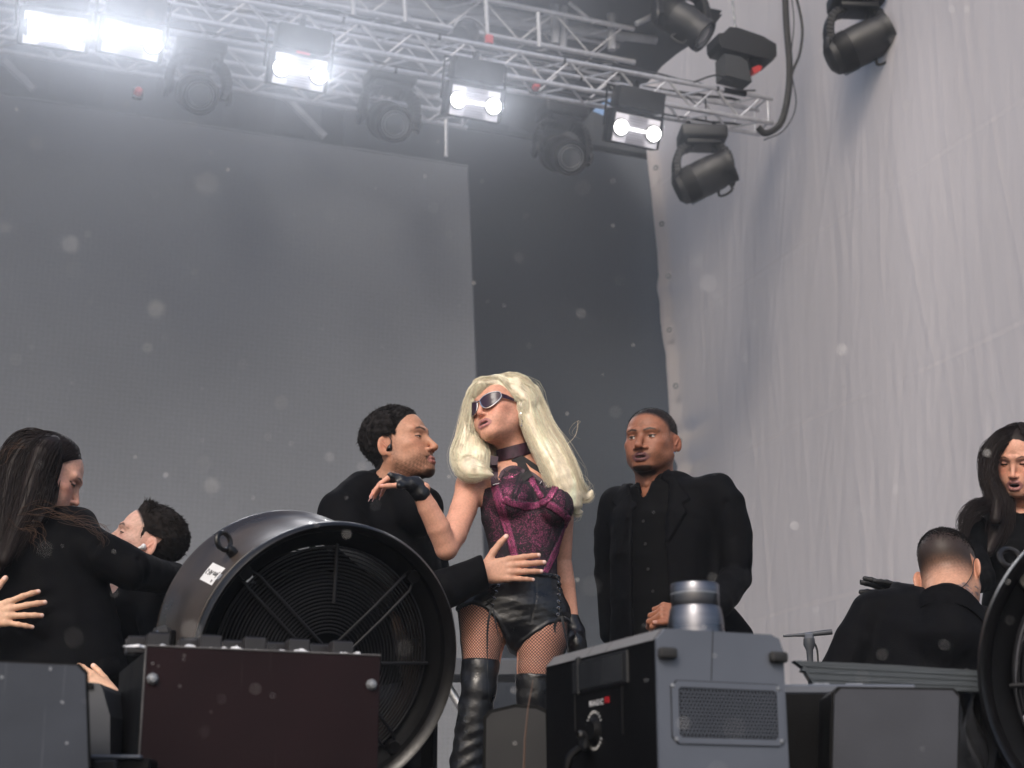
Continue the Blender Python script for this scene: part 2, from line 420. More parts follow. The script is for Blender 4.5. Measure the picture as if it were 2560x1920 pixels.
def led_mat(name, col):
    m, n, l, b = new_mat(name); tc = n.new('ShaderNodeTexCoord')
    a = n.new('ShaderNodeTexWave'); a.wave_type = 'BANDS'; a.bands_direction = 'X'; a.inputs['Scale'].default_value = 7.0
    c = n.new('ShaderNodeTexWave'); c.wave_type = 'BANDS'; c.bands_direction = 'Z'; c.inputs['Scale'].default_value = 7.0
    nz = n.new('ShaderNodeTexNoise'); nz.inputs['Scale'].default_value = 0.7; nz.inputs['Detail'].default_value = 6
    n3 = n.new('ShaderNodeTexNoise'); n3.inputs['Scale'].default_value = 55; n3.inputs['Detail'].default_value = 2
    for q in (a, c, nz, n3): l.new(tc.outputs['Object'], q.inputs['Vector'])
    s = n.new('ShaderNodeMath'); s.operation = 'ADD'; l.new(a.outputs['Fac'], s.inputs[0]); l.new(c.outputs['Fac'], s.inputs[1])
    s1 = n.new('ShaderNodeMath'); s1.operation = 'MULTIPLY_ADD'; l.new(s.outputs[0], s1.inputs[0]); s1.inputs[1].default_value = 0.05; s1.inputs[2].default_value = 0.70
    s2 = n.new('ShaderNodeMath'); s2.operation = 'MULTIPLY_ADD'; l.new(nz.outputs['Fac'], s2.inputs[0]); s2.inputs[1].default_value = 0.22; l.new(s1.outputs[0], s2.inputs[2])
    s3 = n.new('ShaderNodeMath'); s3.operation = 'MULTIPLY_ADD'; l.new(n3.outputs['Fac'], s3.inputs[0]); s3.inputs[1].default_value = 0.28; l.new(s2.outputs[0], s3.inputs[2])
    mx = n.new('ShaderNodeVectorMath'); mx.operation = 'SCALE'; mx.inputs[0].default_value = col; l.new(s3.outputs[0], mx.inputs['Scale'])
    l.new(mx.outputs[0], b.inputs['Base Color']); b.inputs['Roughness'].default_value = 0.75
    set_in(b, 'Specular IOR Level', 0.3); return m
m_led = led_mat('led_face', (0.200, 0.211, 0.233)); m_led2 = led_mat('led_face_dark', (0.086, 0.098, 0.117))

# ---- ground, stage
struct(MB().box((0, 8, -1.35), (60, 60, 0.1)).build('ground', m_ground))
struct(MB().box(S(-1, 10.4, -0.06), (24, 16.4, 0.12), RST).build('stage_floor', m_deck))
struct(MB().box(S(-1, 2.26, -0.7), (24, 0.06, 1.14), RST).build('stage_front', m_drape))
struct(MB().box((0.15, 2.95, 0.15), (5.2, 1.7, 0.30), rotz(R(0))).build('stage_riser', m_deck))

# ---- upstage: LED walls, drape, roof
V_TR, V_LED, V_BK, U_CUR = 12.7, 14.5, 17.0, 8.2
def wall_from(px, vv, thick, mb):
    P = [PV(x, y, vv) for x, y in px]; k = len(P); V = np.concatenate((P, np.array(P) + VY * thick))
    F = [tuple(range(k)), tuple(range(k, 2 * k))[::-1]] + [(i, k + i, k + (i + 1) % k, (i + 1) % k) for i in range(k)]
    return mb.add(V, F)
ledt = thing('video_wall', 'large light grey switched-off screen filling the left of the stage back', 'screen', PV(700, 1900, V_LED))
def led_poly(e=0.0):
    p = [PV(1168, 418, V_LED), PV(1196, 1110, V_LED)]
    p[1] = p[0] + (p[1] - p[0]) * ((p[0][2] - 0.02) / (p[0][2] - p[1][2]))
    l0 = PV(81, 252, V_LED); l0 = p[0] + (l0 - p[0]) * 2.0
    return [l0, p[0], p[1], np.array((*(l0[:2]), 0.02))]
lp = led_poly()
mb = MB(); q = np.array(lp); mb.add(np.concatenate((q, q + VY * 0.08)), [(3, 2, 1, 0), (4, 5, 6, 7), (0, 1, 5, 4), (1, 2, 6, 5), (2, 3, 7, 6), (3, 0, 4, 7)])
mb.build('screen_face', m_led, ledt)
mb = MB().tube([lp[0] + VY * .05 + ZZ * .03, lp[1] + VY * .05 + ZZ * .03 + UX * .015, lp[2] + VY * .05 + UX * .015], 0.02, 6); mb.build('frame', m_led, ledt)
led2 = thing('video_wall', 'dark slate grey screen behind the singer, between lighter screen and curtain', 'screen', PV(1400, 1900, 16.4))
MB().box(S(6.6, 16.5, 4.25), (4.7, 0.08, 8.5), RST).build('screen_face', m_led2, led2)
MB().box(S(6.6, 16.5, 8.54), (4.7, 0.1, 0.06), RST).build('frame', m_black, led2)
bk = MB()
for i in range(120):
    u0 = -15 + i * 0.195; bk.add([S(u0, V_BK + 0.06 * math.sin(i * 1.9) * (1 if i % 2 else -1), 0), S(u0 + .195, V_BK + 0.06 * math.sin((i + 1) * 1.9) * (1 if (i + 1) % 2 else -1), 0),
        S(u0 + .195, V_BK + 0.06 * math.sin((i + 1) * 1.9) * (1 if (i + 1) % 2 else -1), 9.3), S(u0, V_BK + 0.06 * math.sin(i * 1.9) * (1 if i % 2 else -1), 9.3)], [(0, 1, 2, 3)])
tag(bk.build('backdrop', m_drape, smooth=False), 'pleated black backdrop closing the stage behind the screens and rigging', 'backdrop')
# roof skin: right edge sags towards the side curtain
rf = MB(); rows = []
for i in range(15):
    v = 13.6 + i * 0.27; ur = 7.72 - 0.28 * (v - 13.1) / 2 + 0.05 * math.sin(i * 1.3)
    rows.append([S(-15 + (ur + 15) * t / 12, v, 8.95 + 0.12 * math.sin(t * 1.1) * math.sin(v * 2) - (0.10 if t == 12 else 0)) for t in range(13)])
V = np.array(rows).reshape(-1, 3); F = [(i * 13 + j, i * 13 + j + 1, i * 13 + j + 14, i * 13 + j + 13) for i in range(14) for j in range(12)]
rf.add(V, F); n0 = len(V); rf.add(V + ZZ * 0.05, [t[::-1] for t in F])
tag(rf.build('stage_roof', m_roof, smooth=True), 'dark fabric stage roof sheltering the back of the stage', 'roof')

# ---- side curtain: hanging cloth with long irregular creases
def curtain():
    nu, nz = 520, 620; v0, v1 = 3.2, 16.15; z0, z1 = 0.02, 11.4
    vv = np.linspace(0, 1, nu)[None, :]; zz = np.linspace(z0, z1, nz)[:, None]
    edge_px = [(1632, 345), (1640, 430), (1652, 560), (1668, 690), (1671, 800), (1682, 900), (1690, 1000), (1705, 1165), (1722, 1400), (1735, 1700)]
    E = np.array([PU(x, y, U_CUR) for x, y in edge_px]); ez = E[:, 2][::-1]; ev = (E @ VY)[::-1]
    vend = np.interp(zz, ez, ev) + 0.02 * np.sin(zz * 3.1)
    Vv = v0 + (vend - v0) * vv; Z = np.broadcast_to(zz, Vv.shape)
    D = np.zeros_like(Vv)
    g = np.random.default_rng(5)
    for _ in range(1300):          # creases: narrow ridges running mostly downward, leaning a little
        cv, cz = g.uniform(v0, v1), g.uniform(z0, z1); L = g.uniform(0.3, 1.5); w = g.uniform(0.010, 0.040); a = g.normal(0.10, 0.16); amp = g.normal(0, 0.0040) * (w / 0.03) ** 0.6
        dv, dz = Vv - cv, Z - cz; s = dz * math.cos(a) - dv * math.sin(a); t = dv * math.cos(a) + dz * math.sin(a) + 0.03 * np.sin(s * 2.2 + cv)
        j = np.exp(-(t / w) ** 2 - (s / L) ** 2); D += amp * j
    for k in range(9):            # soft large billows
        D += g.normal(0, 0.009) * np.sin(Vv * g.uniform(0.5, 2.4) + Z * g.uniform(-0.5, 0.5) + g.uniform(0, 6))
    for k in range(26):
        D += g.normal(0, 0.00045) * (.4 + .6 * np.sin(Z * g.uniform(.5, 1.8) + k * 1.7) ** 2) * np.sin(Vv * g.uniform(12, 48) + Z * g.uniform(-2.0, 1.0) + 1.2 * np.sin(Z * g.uniform(.4, 1.6) + k) + g.uniform(0, 6))
    for zs in (2.55, 4.35, 6.2, 8.1):  # horizontal seams
        D += 0.0035 * np.exp(-((Z - zs - 0.02 * np.sin(Vv * 2)) / 0.014) ** 2) - 0.003 * np.exp(-((Z - zs + .03) / 0.014) ** 2)
    for _ in range(34):           # the edge gathers where it is tied
        cz = g.uniform(0.3, 7.2); D += g.normal(0, 0.02) * np.exp(-((Z - cz) / 0.10) ** 2 - ((vend - Vv) / 0.55) ** 2)
    D += -0.10 * np.exp(-((vend - Vv) / 0.10) ** 2)
    P = UX * (U_CUR + D)[..., None] + VY * Vv[..., None] + ZZ * Z[..., None]
    i = np.arange(nz - 1)[:, None] * nu + np.arange(nu - 1)[None, :]; i = i.ravel(); F = np.stack((i, i + 1, i + nu + 1, i + nu), 1)
    m, n, l, b = new_mat('curtain_cloth'); tc = n.new('ShaderNodeTexCoord'); mp = n.new('ShaderNodeMapping'); mp.inputs['Scale'].default_value = (1, 1, .25)
    l.new(tc.outputs['Object'], mp.inputs[0])
    nz_ = n.new('ShaderNodeTexNoise'); nz_.inputs['Scale'].default_value = 1.2; nz_.inputs['Detail'].default_value = 8; l.new(mp.outputs[0], nz_.inputs['Vector'])
    cr = n.new('ShaderNodeMapRange'); cr.inputs[1].default_value = .3; cr.inputs[2].default_value = .7; cr.inputs[3].default_value = .94; cr.inputs[4].default_value = 1.05; l.new(nz_.outputs['Fac'], cr.inputs[0])
    mx = n.new('ShaderNodeVectorMath'); mx.operation = 'SCALE'; mx.inputs[0].default_value = (0.78, 0.71, 0.69); l.new(cr.outputs[0], mx.inputs['Scale']); l.new(mx.outputs[0], b.inputs['Base Color'])
    b.inputs['Roughness'].default_value = 0.95; set_in(b, 'Specular IOR Level', 0.15)
    trn = n.new('ShaderNodeBsdfTranslucent'); l.new(mx.outputs[0], trn.inputs[0]); mxs = n.new('ShaderNodeMixShader'); mxs.inputs[0].default_value = 0.60; l.new(b.outputs[0], mxs.inputs[1]); l.new(trn.outputs[0], mxs.inputs[2]); l.new(mxs.outputs[0], n['Material Output'].inputs['Surface'])
    n2 = n.new('ShaderNodeTexNoise'); n2.inputs['Scale'].default_value = 26; n2.inputs['Detail'].default_value = 8; l.new(mp.outputs[0], n2.inputs['Vector'])
    bp = n.new('ShaderNodeBump'); bp.inputs['Strength'].default_value = 0.35; bp.inputs['Distance'].default_value = 0.02; l.new(n2.outputs['Fac'], bp.inputs['Height']); l.new(bp.outputs[0], b.inputs['Normal'])
    t = thing('side_curtain', 'tall creased pale grey cloth curtain masking the right side of the stage', 'curtain', S(U_CUR, 10, 0))
    link_mesh('cloth', P.reshape(-1, 3), F, m, t, smooth=True)
    for x, y in ((1640, 420), (1655, 560), (1672, 690), (1674, 825), (1690, 965), (1699, 1103)):
        c = PU(x, y, U_CUR - 0.12); ax = -UX * .8 - VY * .6
        MB().lathe([(0.016, 0), (0.034, 0), (0.036, .006), (0.034, .012), (0.016, .012)], c, ax, 14, closed=True).build('grommet', m_steel, t, True)
    return t
curtain()

# ---- trusses
def truss(label, P, length, s=0.27, bay=0.52, tr=0.025, br=0.010, group='lighting trusses', cap=True, tone=None, n_b=10):
    """P: near lower... front top chord at the right-hand end; runs to the left"""
    t = thing('truss', label, 'truss', P, group); mm = tone or m_alu
    ch = {'ft': P, 'fb': P - ZZ * s, 'bt': P + VY * s, 'bb': P + VY * s - ZZ * s}
    for k, p in ch.items(): MB().tube([p, p - UX * length], tr, 10).build('chord', mm, t, True)
    nb = int(length / bay)
    for i in range(nb):
        a, b = -UX * (0.12 + i * bay), -UX * (0.12 + (i + 0.5) * bay); c = -UX * (0.12 + (i + 1) * bay)
        for k0, k1 in (('ft', 'fb'), ('fb', 'bb'), ('bt', 'bb'), ('ft', 'bt')):
            MB().tube([ch[k0] + a, ch[k1] + b], br, 6).build('brace', mm, t, True)
            MB().tube([ch[k1] + b, ch[k0] + c], br, 6).build('brace', mm, t, True)
    if cap:
        for k0, k1 in (('ft', 'fb'), ('fb', 'bb'), ('bb', 'bt'), ('bt', 'ft')): MB().tube([ch[k0] - UX * .05, ch[k1] - UX * .05], br, 6).build('brace', mm, t, True)
    # black tape bands and clamps seen on the chords
    return t, ch
P1 = PV(1930, 247, V_TR)
tr1, ch1 = truss('silver box truss carrying the row of bright lamps', P1, 8.6)
for k, px in (('ft', 1410), ('ft', 855), ('ft', 1790), ('fb', 690), ('fb', 1560), ('bb', 1010), ('ft', 1097), ('bt', 1480)):
    c = PV(px, 150, V_TR); c = ch1[k] + UX * ((c - ch1[k]) @ UX); MB().tube([c - UX * 0.012, c + UX * 0.012], 0.0275, 10).build('tape_band', m_black, tr1, True)
MB().tube([ch1['ft'] - UX * 0.30, ch1['ft'] - UX * .55], 0.030, 12).build('sleeve', m_black, tr1, True)
P2 = PV(1190, 292, 13.75) + ZZ * 0.27
tr2, ch2 = truss('lower hazy box truss hanging behind the row of lamps', P2, 6.6, s=0.27, bay=0.6)
# cable looms tied along the truss
for k, off, r, sd in (('bt', 0.045, 0.016, 1), ('bb', 0.05, 0.013, 2), ('ft', 0.04, 0.010, 3)):
    g = np.random.default_rng(sd); xs = np.arange(0.2, 8.4, 0.12)
    pts = [ch1[k] - UX * x + ZZ * (off + 0.02 * math.sin(x * 2.6 + sd) + g.normal(0, .006)) + VY * g.normal(0, .01) for x in xs]
    tag(MB().tube(pts, r, 6).build('power_cable', m_rubber, smooth=True), ['black cable loom along the back top tube of lamp truss', 'black cable loom along the back bottom tube of lamp truss', 'thin black cable lying along the front top tube of lamp truss'][sd - 1], 'cable')
# roof girders, hazy
m_gird = M('girder_grey', (0.42, 0.43, 0.46), 0.6, 0.1, var=.15)
def girder(label, pts, r, m=m_gird):
    return tag(MB().tube(pts, r, 10).build('roof_girder', m, smooth=True), label, 'girder', 'roof girders')
girder('upper hazy roof tube crossing above the silver truss', [PV(300, -60, 14.2), PV(1010, 25, 14.2), PV(1640, 100, 14.2)], 0.05)
girder('long roof tube below the other, left of the chain hoist', [PV(700, -40, 14.35), PV(1300, 48, 14.35), PV(1560, 88, 14.35)], 0.075)
girder('upright roof post hanging above the silver truss', [PV(1527, 0, 14.0), PV(1530, 125, 14.0)], 0.045)
girder('left one of two short posts in the roof haze', [PV(1388, -20, 14.1), PV(1388, 110, 14.1)], 0.045)
girder('right one of two short posts in the roof haze', [PV(1411, -20, 14.1), PV(1408, 120, 14.1)], 0.04)
girder('slanting roof brace with pale end, above truss middle', [PV(1422, 6, 13.9), PV(1484, 58, 13.9)], 0.022, m_alu)
girder('slanting roof brace in the haze beside roof edge', [PV(1690, 10, 13.8), PV(1590, 60, 13.8)], 0.03)
girder('leaning dark strut behind the lower truss at far left', [PV(8, 150, 14.2), PV(85, 224, 14.2)], 0.04)
girder('leaning dark strut under the middle lamp', [PV(712, 242, 14.2), PV(812, 342, 14.2)], 0.04)
girder('thin upright tube hanging left of the fourth lamp', [PV(1115, 300, 14.0), PV(1115, 392, 14.0)], 0.022, m_alu)

# more rig seen through the haze above the truss
tr3, ch3 = truss('pale hazy roof truss above and behind the silver lamp truss', PV(1585, 72, 13.9), 9.0, s=0.40, bay=0.8, tr=.03, br=.012, cap=False)
for k, (x, y) in enumerate(((880, 12), (1010, 30), (1215, 62), (1345, 92))):
    girder(['first', 'second', 'third', 'fourth'][k] + ' short hanger from the left between roof truss and lamp truss', [PV(x, y - 60, 13.6), PV(x + 4, y + 26, 13.6)], .022)
lt_ = PV(1175, 84, 13.3); t = thing('work_light', 'small work light with red cap clamped above the lamp truss middle', 'stage light', lt_)
MB().lathe([(0, 0), (.10, 0), (.12, .05), (.12, .16), (.09, .20), (0, .20)], lt_, -UX * .6 - ZZ * .5 - VY * .5, 20).build('shell', m_blackp, t, True)
MB().tube([lt_ + .17 * (math.cos(a) * UX + math.sin(a) * ZZ) for a in np.linspace(.2, 2.9, 12)], .014, 6).build('yoke', m_steel, t, True); MB().box(lt_ + UX * .2 - ZZ * .03, (.08, .06, .10), RST, .01).build('cap', m_red, t)
# ---- strobe blinders with two burning lamps each
m_hot = Memit('hot_lamp', (1.0, 0.98, 0.96), 7.0); m_hot2 = Memit('hot_panel', (1.0, 0.98, 0.97), 5.0); m_hotbar = Memit('hot_tube', (1.0, 0.97, 0.96), 3.2)
m_plate = Memit('glowing_reflector', (.9, .88, .95), .06)  # reflector panel given a faint glow in place of lamplight falling on it
m_refl = M('reflector', (0.45, 0.44, 0.47), 0.35, 0.4, var=0.1)
LIGHT_E = 66.0
def blinder(pl, pr, label, power=1.0, big=False, tape=False):
    vv = V_TR - 0.12
    a, b = PV(*pl, vv), PV(*pr, vv); c = (a + b) / 2; w = np.linalg.norm(b - a); ux = nrm(b - a)
    fwd = nrm(-VY * 0.93 - ZZ * 0.36); up = nrm(np.cross(ux, fwd)); up = up if up[2] > 0 else -up
    Rm = np.stack((ux, -fwd, up), 1)
    t = thing('strobe_light', label, 'stage light', c, 'lit strobe lights along the truss')
    body = MB(); body.box(c - fwd * 0.11 + up * 0.02, (w + 0.20, 0.16, 0.32), Rm, 0.015, 2); body.build('housing', m_black, t, True)
    top = MB(); top.box(c + up * 0.30 - fwd * 0.10, (w + 0.14, 0.22, 0.20), Rm, 0.02, 2); top.build('power_unit', m_blackp, t, True)
    y = MB(); y.tube([c + ux * (w / 2 + .13) - fwd * .1, c + ux * (w / 2 + .13) + ZZ * 0.42, c - ux * (w / 2 + .13) + ZZ * 0.42, c - ux * (w / 2 + .13) - fwd * .1], 0.014, 6); y.build('yoke', m_black, t)
    cl = MB(); cl.box(c + ZZ * .46, (0.05, 0.06, 0.12), Rm, .008); cl.build('clamp', m_black, t)
    rf = MB(); rf.box(c - fwd * 0.02, (w + 0.12, 0.012, 0.27), Rm)
    rf.build('glowing_reflector', m_plate, t)
    fin = MB()
    for i in range(11): fin.box(c + fwd * 0.0 + up * (-0.125 + i * 0.025), (w - 0.13, 0.03, 0.004), Rm)
    fin.build('louvre', m_refl, t)
    MB().tube([a + ux * .04 + fwd * .025, b - ux * .04 + fwd * .025], 0.011, 8).build('strobe_tube', m_hotbar, t)
    for p in (a, b):
        MB().lathe([(0.02, .0), (0.075, .0), (0.085, .03), (0.02, .035)], p - fwd * 0.03, fwd, 20, closed=True).build('lamp_ring', m_black, t, True)
        if big and p is a: MB().box(c + fwd * 0.03, (w * 1.12, .02, 0.18), Rm, 0.008).build('lamp', m_hot2, t)
        elif not big: MB().lathe([(0.0, 0.05), (0.04, 0.045), (0.062, 0.03), (0.072, 0.0), (0.0, 0.0)], p + fwd * 0.012, fwd, 20).build('lamp', m_hot, t, True)
        ld = bpy.data.lights.new('lamp_glow', 'SPOT'); ld.energy = LIGHT_E * power; ld.shadow_soft_size = 0.06; ld.spot_size = R(165); ld.spot_blend = 1.0; ld.color = (1.0, 0.98, 1.0)
        lo = bpy.data.objects.new('lamp_glow', ld); COL.objects.link(lo); lo.parent = t; lo.location = tuple(p + fwd * 0.16 - c); lo.rotation_euler = Vector(fwd).to_track_quat('-Z', 'Y').to_euler()
    if tape: MB().box(c + up * .165 + fwd * .01, (0.12, .02, .02), Rm).build('tape', m_red, t)
    return t
blinder((78, 68), (196, 86), 'leftmost strobe light, blazing brightest of the row', 0.75, True)
blinder((278, 90), (382, 112), 'second strobe light from the left', 0.85)
blinder((703, 170), (797, 189), 'third strobe light from the left, red tape on top', 1.15, tape=True)
blinder((1145, 250), (1233, 266), 'fourth strobe light from the left, hanging from middle of truss', 1.0)
blinder((1552, 318), (1633, 335), 'rightmost strobe light, beside the curtain edge', 0.9)

# ---- moving heads
def moving_head(label, base, k, axis, group='moving head lights', face=UX):
    """base: centre of the base box the fixture hangs from"""
    t = thing('moving_head', label, 'stage light', base, group); ax = nrm(axis); fx = nrm(face); fy = np.cross(ZZ, fx); Rm = np.stack((fx, fy, ZZ), 1)
    MB().box(base, (0.46 * k, 0.34 * k, 0.14 * k), Rm, 0.03 * k, 3).build('base', m_blackp, t, True)
    MB().box(base - ZZ * .095 * k, (0.34 * k, 0.26 * k, 0.05 * k), Rm, 0.015 * k, 2).build('turntable', m_blackp, t, True)
    hc = base - ZZ * 0.44 * k
    for sgn in (-1, 1):
        y = MB(); pts = catmull([base - ZZ * .10 * k + fx * sgn * .10 * k, base - ZZ * .16 * k + fx * sgn * .22 * k, base - ZZ * .30 * k + fx * sgn * .265 * k, hc + fx * sgn * .255 * k], 12)
        for i in range(11): y.box((pts[i] + pts[i + 1]) / 2, (0.075 * k, 0.15 * k, np.linalg.norm(pts[i + 1] - pts[i]) * 1.25), frame_from(fy, pts[i] - pts[i + 1]) @ np.diag((1, 1, 1)), 0.012 * k, 1)
        y.build('yoke_arm', m_blackp, t, True)
        MB().lathe([(0, 0), (.07 * k, 0), (.085 * k, .02 * k), (.07 * k, .04 * k), (0, .04 * k)], hc + fx * sgn * (.265 * k), fx * sgn, 18).build('arm_cap', m_blackp, t, True)
    pr = [(0.0, -0.30), (0.10, -0.30), (0.155, -0.26), (0.175, -0.16), (0.185, 0.0), (0.18, 0.14), (0.165, 0.22), (0.175, 0.24), (0.175, 0.30), (0.155, 0.305), (0.145, 0.26), (0.0, 0.26)]
    MB().lathe([(r * k, h * k) for r, h in pr], hc, ax, 40).build('head', m_blackp, t, True)
    MB().lathe([(0.145 * k, .262 * k), (0.11 * k, .285 * k), (0.06 * k, .297 * k), (0, .30 * k)], hc, ax, 30).build('lens', m_lens, t, True)
    for q in (0.10, 0.125): MB().lathe([((q - .006) * k, .29 * k), ((q) * k, .30 * k), ((q + .006) * k, .285 * k)], hc, ax, 30).build('lens_ring', m_steel, t, True)
    e1 = nrm(np.cross(ax, fy)); e1 = e1 if e1[2] < 0 else -e1
    for hs in (-.05, .12):
        pass
    hp = hc + ax * .08 * k; MB().tube(catmull([hp + e1 * .16 * k, hp + e1 * .235 * k - ax * .02 * k, hp + e1 * .25 * k + ax * .06 * k, hp + e1 * .225 * k + ax * .12 * k, hp + e1 * .16 * k + ax * .12 * k], 14), 0.014 * k, 8).build('handle', m_rubber, t, True)
    rib = MB()
    for i in range(7): rib.lathe([(.18 * k, 0), (.19 * k, .004 * k), (.18 * k, .012 * k)], hc + ax * (-.21 + i * .02) * k, ax, 24)
    rib.build('cooling_rib', m_blackp, t, True)
    MB().tube([base + ZZ * .07 * k - fx * .13 * k, base + ZZ * .16 * k - fx * .13 * k], .022 * k, 8).build('clamp', m_black, t)
    MB().tube([base + ZZ * .07 * k + fx * .13 * k, base + ZZ * .16 * k + fx * .13 * k], .022 * k, 8).build('clamp', m_black, t)
    return t
AX = UX * 0.80 - VY * 0.52 + ZZ * 0.42
moving_head('black moving head light hanging under the right end of truss', PV(1755, 342, V_TR + .1), 1.0, AX, face=UX * .95 - VY * .3)
moving_head('larger black moving head light at top, in front of grey curtain', PV(2140, 2, 11.6), 1.08, AX, face=UX * .95 - VY * .3)
moving_head('moving head light half cut by the top edge, near roof edge', PV(1700, -45, 13.4), 1.05, UX * .5 - VY * .3 - ZZ * .5, face=UX)
DN = -UX * 0.05 - VY * 0.75 - ZZ * 0.42
for px, py, lb in ((500, 125, 'hazy moving head between the second and third strobe lights'), (975, 200, 'hazy moving head between the third and fourth strobe lights'), (1405, 285, 'hazy moving head between the two rightmost strobe lights')):
    moving_head(lb, PV(px, py, V_TR + 0.75), 1.0, DN)

# ---- chain hoist with its cables
h0 = PV(1855, 120, V_TR + 0.15); ht = thing('chain_hoist', 'dark chain hoist with red hook block above the truss end', 'hoist', h0)
MB().prism([(-.30, -.11), (.29, -.14), (.33, -.08), (.33, .05), (.18, .11), (-.10, .15), (-.20, .14), (-.27, .06), (-.33, .04), (-.33, -.06)], h0 - VY * .12, UX, ZZ, VY, 0.26).build('motor_housing', m_blackp, ht)
MB().prism([(-.26, -.16), (-.09, -.16), (.0, -.20), (.04, -.42), (-.26, -.40)], h0 - VY * .10, UX, ZZ, VY, 0.2).build('chain_bag', m_drape, ht)
MB().prism([(.04, -.12), (.20, -.12), (.17, -.22), (.06, -.25)], h0 - VY * .05, UX, ZZ, VY, 0.1).build('hook_block', m_black, ht)
MB().prism([(.07, -.24), (.15, -.19), (.19, -.20), (.17, -.25), (.09, -.30)], h0 - VY * .06, UX, ZZ, VY, 0.08).build('hook', m_red, ht)
for i in range(16):
    c = h0 + ZZ * (.17 + i * .052) - UX * (.06 + i * .004); a = np.linspace(0, 6.283, 10, endpoint=False); e = UX if i % 2 else VY
    MB().tube([c + e * .011 * math.cos(q) + ZZ * .032 * math.sin(q) for q in a], 0.006, 5, closed=True).build('chain_link', m_steel, ht, True)
def cable(pts, r, label, n=40, m=None):
    return tag(MB().tube(catmull(pts, n), r, 8).build('power_cable', m or m_rubber, smooth=True), label, 'cable')
vt = V_TR - .1
cable([PV(1962, -40, vt), PV(1966, 60, vt), PV(1974, 170, vt), PV(1968, 250, vt), PV(1950, 310, vt), PV(1915, 333, vt), PV(1895, 318, vt)], 0.034, 'thick black cable bundle dropping from roof to the truss end')
cable([PV(1985, -30, vt), PV(2005, 60, vt), PV(2000, 130, vt), PV(1978, 190, vt), PV(1960, 285, vt), PV(1935, 322, vt), PV(1900, 330, vt)], 0.014, 'thinner black cable curving beside the thick bundle', 40)
cable([PV(1976, -30, vt), PV(1985, 60, vt), PV(1976, 160, vt), PV(1990, 260, vt), PV(1960, 325, vt), PV(1910, 350, vt)], 0.006, 'thinnest wire looping beside the cable bundle', 40)
cable([PV(1735, 205, vt), PV(1790, 188, vt), PV(1830, 200, vt + .2)], 0.010, 'short black cable arching from the chain bag to truss')
cable([PV(1715, 240, vt + .2), PV(1745, 262, vt + .2), PV(1762, 240, vt + .2), PV(1765, 300, vt + .2)], 0.007, 'thin cable drooping inside the truss right end')
# red lamps and small bits in the rig
for px, py, lb in ((345, 232, 'small red marker lamp under the lower truss, far left'), (1338, 220, 'small red marker lamp on the bottom of silver truss')):
    t = thing('marker_lamp', lb, 'lamp', PV(px, py, V_TR + .2), 'red marker lamps')
    MB().lathe([(0, 0), (.035, 0), (.035, .05), (.02, .07), (0, .07)], PV(px, py, V_TR + .2), -VY, 14).build('lens', m_red, t, True)
    MB().box(PV(px, py, V_TR + .2) + VY * .03, (.09, .05, .09), RST, .008).build('housing', m_black, t)

# ---- haze
hz, n, l, b = new_mat('haze_air'); n.remove(b); pv = n.new('ShaderNodeVolumePrincipled')
pv.inputs['Color'].default_value = (0.82, 0.90, 1.0, 1); pv.inputs['Density'].default_value = 0.0024; pv.inputs['Anisotropy'].default_value = 0.0
l.new(pv.outputs[0], n['Material Output'].inputs['Volume'])
stuff(MB().box((0, 8, 4.9), (62, 62, 14.6)).build('haze', hz))
# stage smoke hanging under the roof among the lamps, thinning out downwards
sm, n, l, b = new_mat('stage_smoke'); n.remove(b); pv = n.new('ShaderNodeVolumePrincipled'); pv.inputs['Color'].default_value = (0.82, 0.89, 1.0, 1)
tc = n.new('ShaderNodeTexCoord'); sp = n.new('ShaderNodeSeparateXYZ'); l.new(tc.outputs['Generated'], sp.inputs[0])
def ramp(sock, pts):
    r_ = n.new('ShaderNodeFloatCurve'); cv = r_.mapping.curves[0]
    for i, (x, y) in enumerate(pts):
        if i < 2: cv.points[i].location = (x, y)
        else: cv.points.new(x, y)
    r_.mapping.update(); l.new(sock, r_.inputs['Value']); return r_.outputs[0]
zx = ramp(sp.outputs[2], [(0, 0), (1, 0.5), (.30, .16), (.55, .70), (.78, 1.0)]); xx = ramp(sp.outputs[0], [(0, .9), (1, 0.0), (.35, 1.0), (.7, .55), (.9, .12)]); yy = ramp(sp.outputs[1], [(0, 0), (1, 0.6), (.16, .85), (.4, 1)])
nz = n.new('ShaderNodeTexNoise'); nz.inputs['Scale'].default_value = 0.55; nz.inputs['Detail'].default_value = 2; l.new(tc.outputs['Object'], nz.inputs['Vector'])
mr = n.new('ShaderNodeMapRange'); mr.inputs[1].default_value = .35; mr.inputs[2].default_value = .65; mr.inputs[3].default_value = .6; mr.inputs[4].default_value = 1.3; l.new(nz.outputs['Fac'], mr.inputs[0])
def mul(a, b_):
    q = n.new('ShaderNodeMath'); q.operation = 'MULTIPLY'; l.new(a, q.inputs[0])
    if isinstance(b_, float): q.inputs[1].default_value = b_
    else: l.new(b_, q.inputs[1])
    return q.outputs[0]
l.new(mul(mul(mul(zx, xx), mul(yy, mr.outputs[0])), 0.42), pv.inputs['Density']); l.new(pv.outputs[0], n['Material Output'].inputs['Volume'])
_c = S(-1.0, 13.2, 6.2); smo = stuff(MB().box((0, 0, 0), (15.5, 5.6, 5.4)).build('stage_smoke', sm, own=False)); smo.location = tuple(_c); smo.rotation_euler = (0, 0, STG)

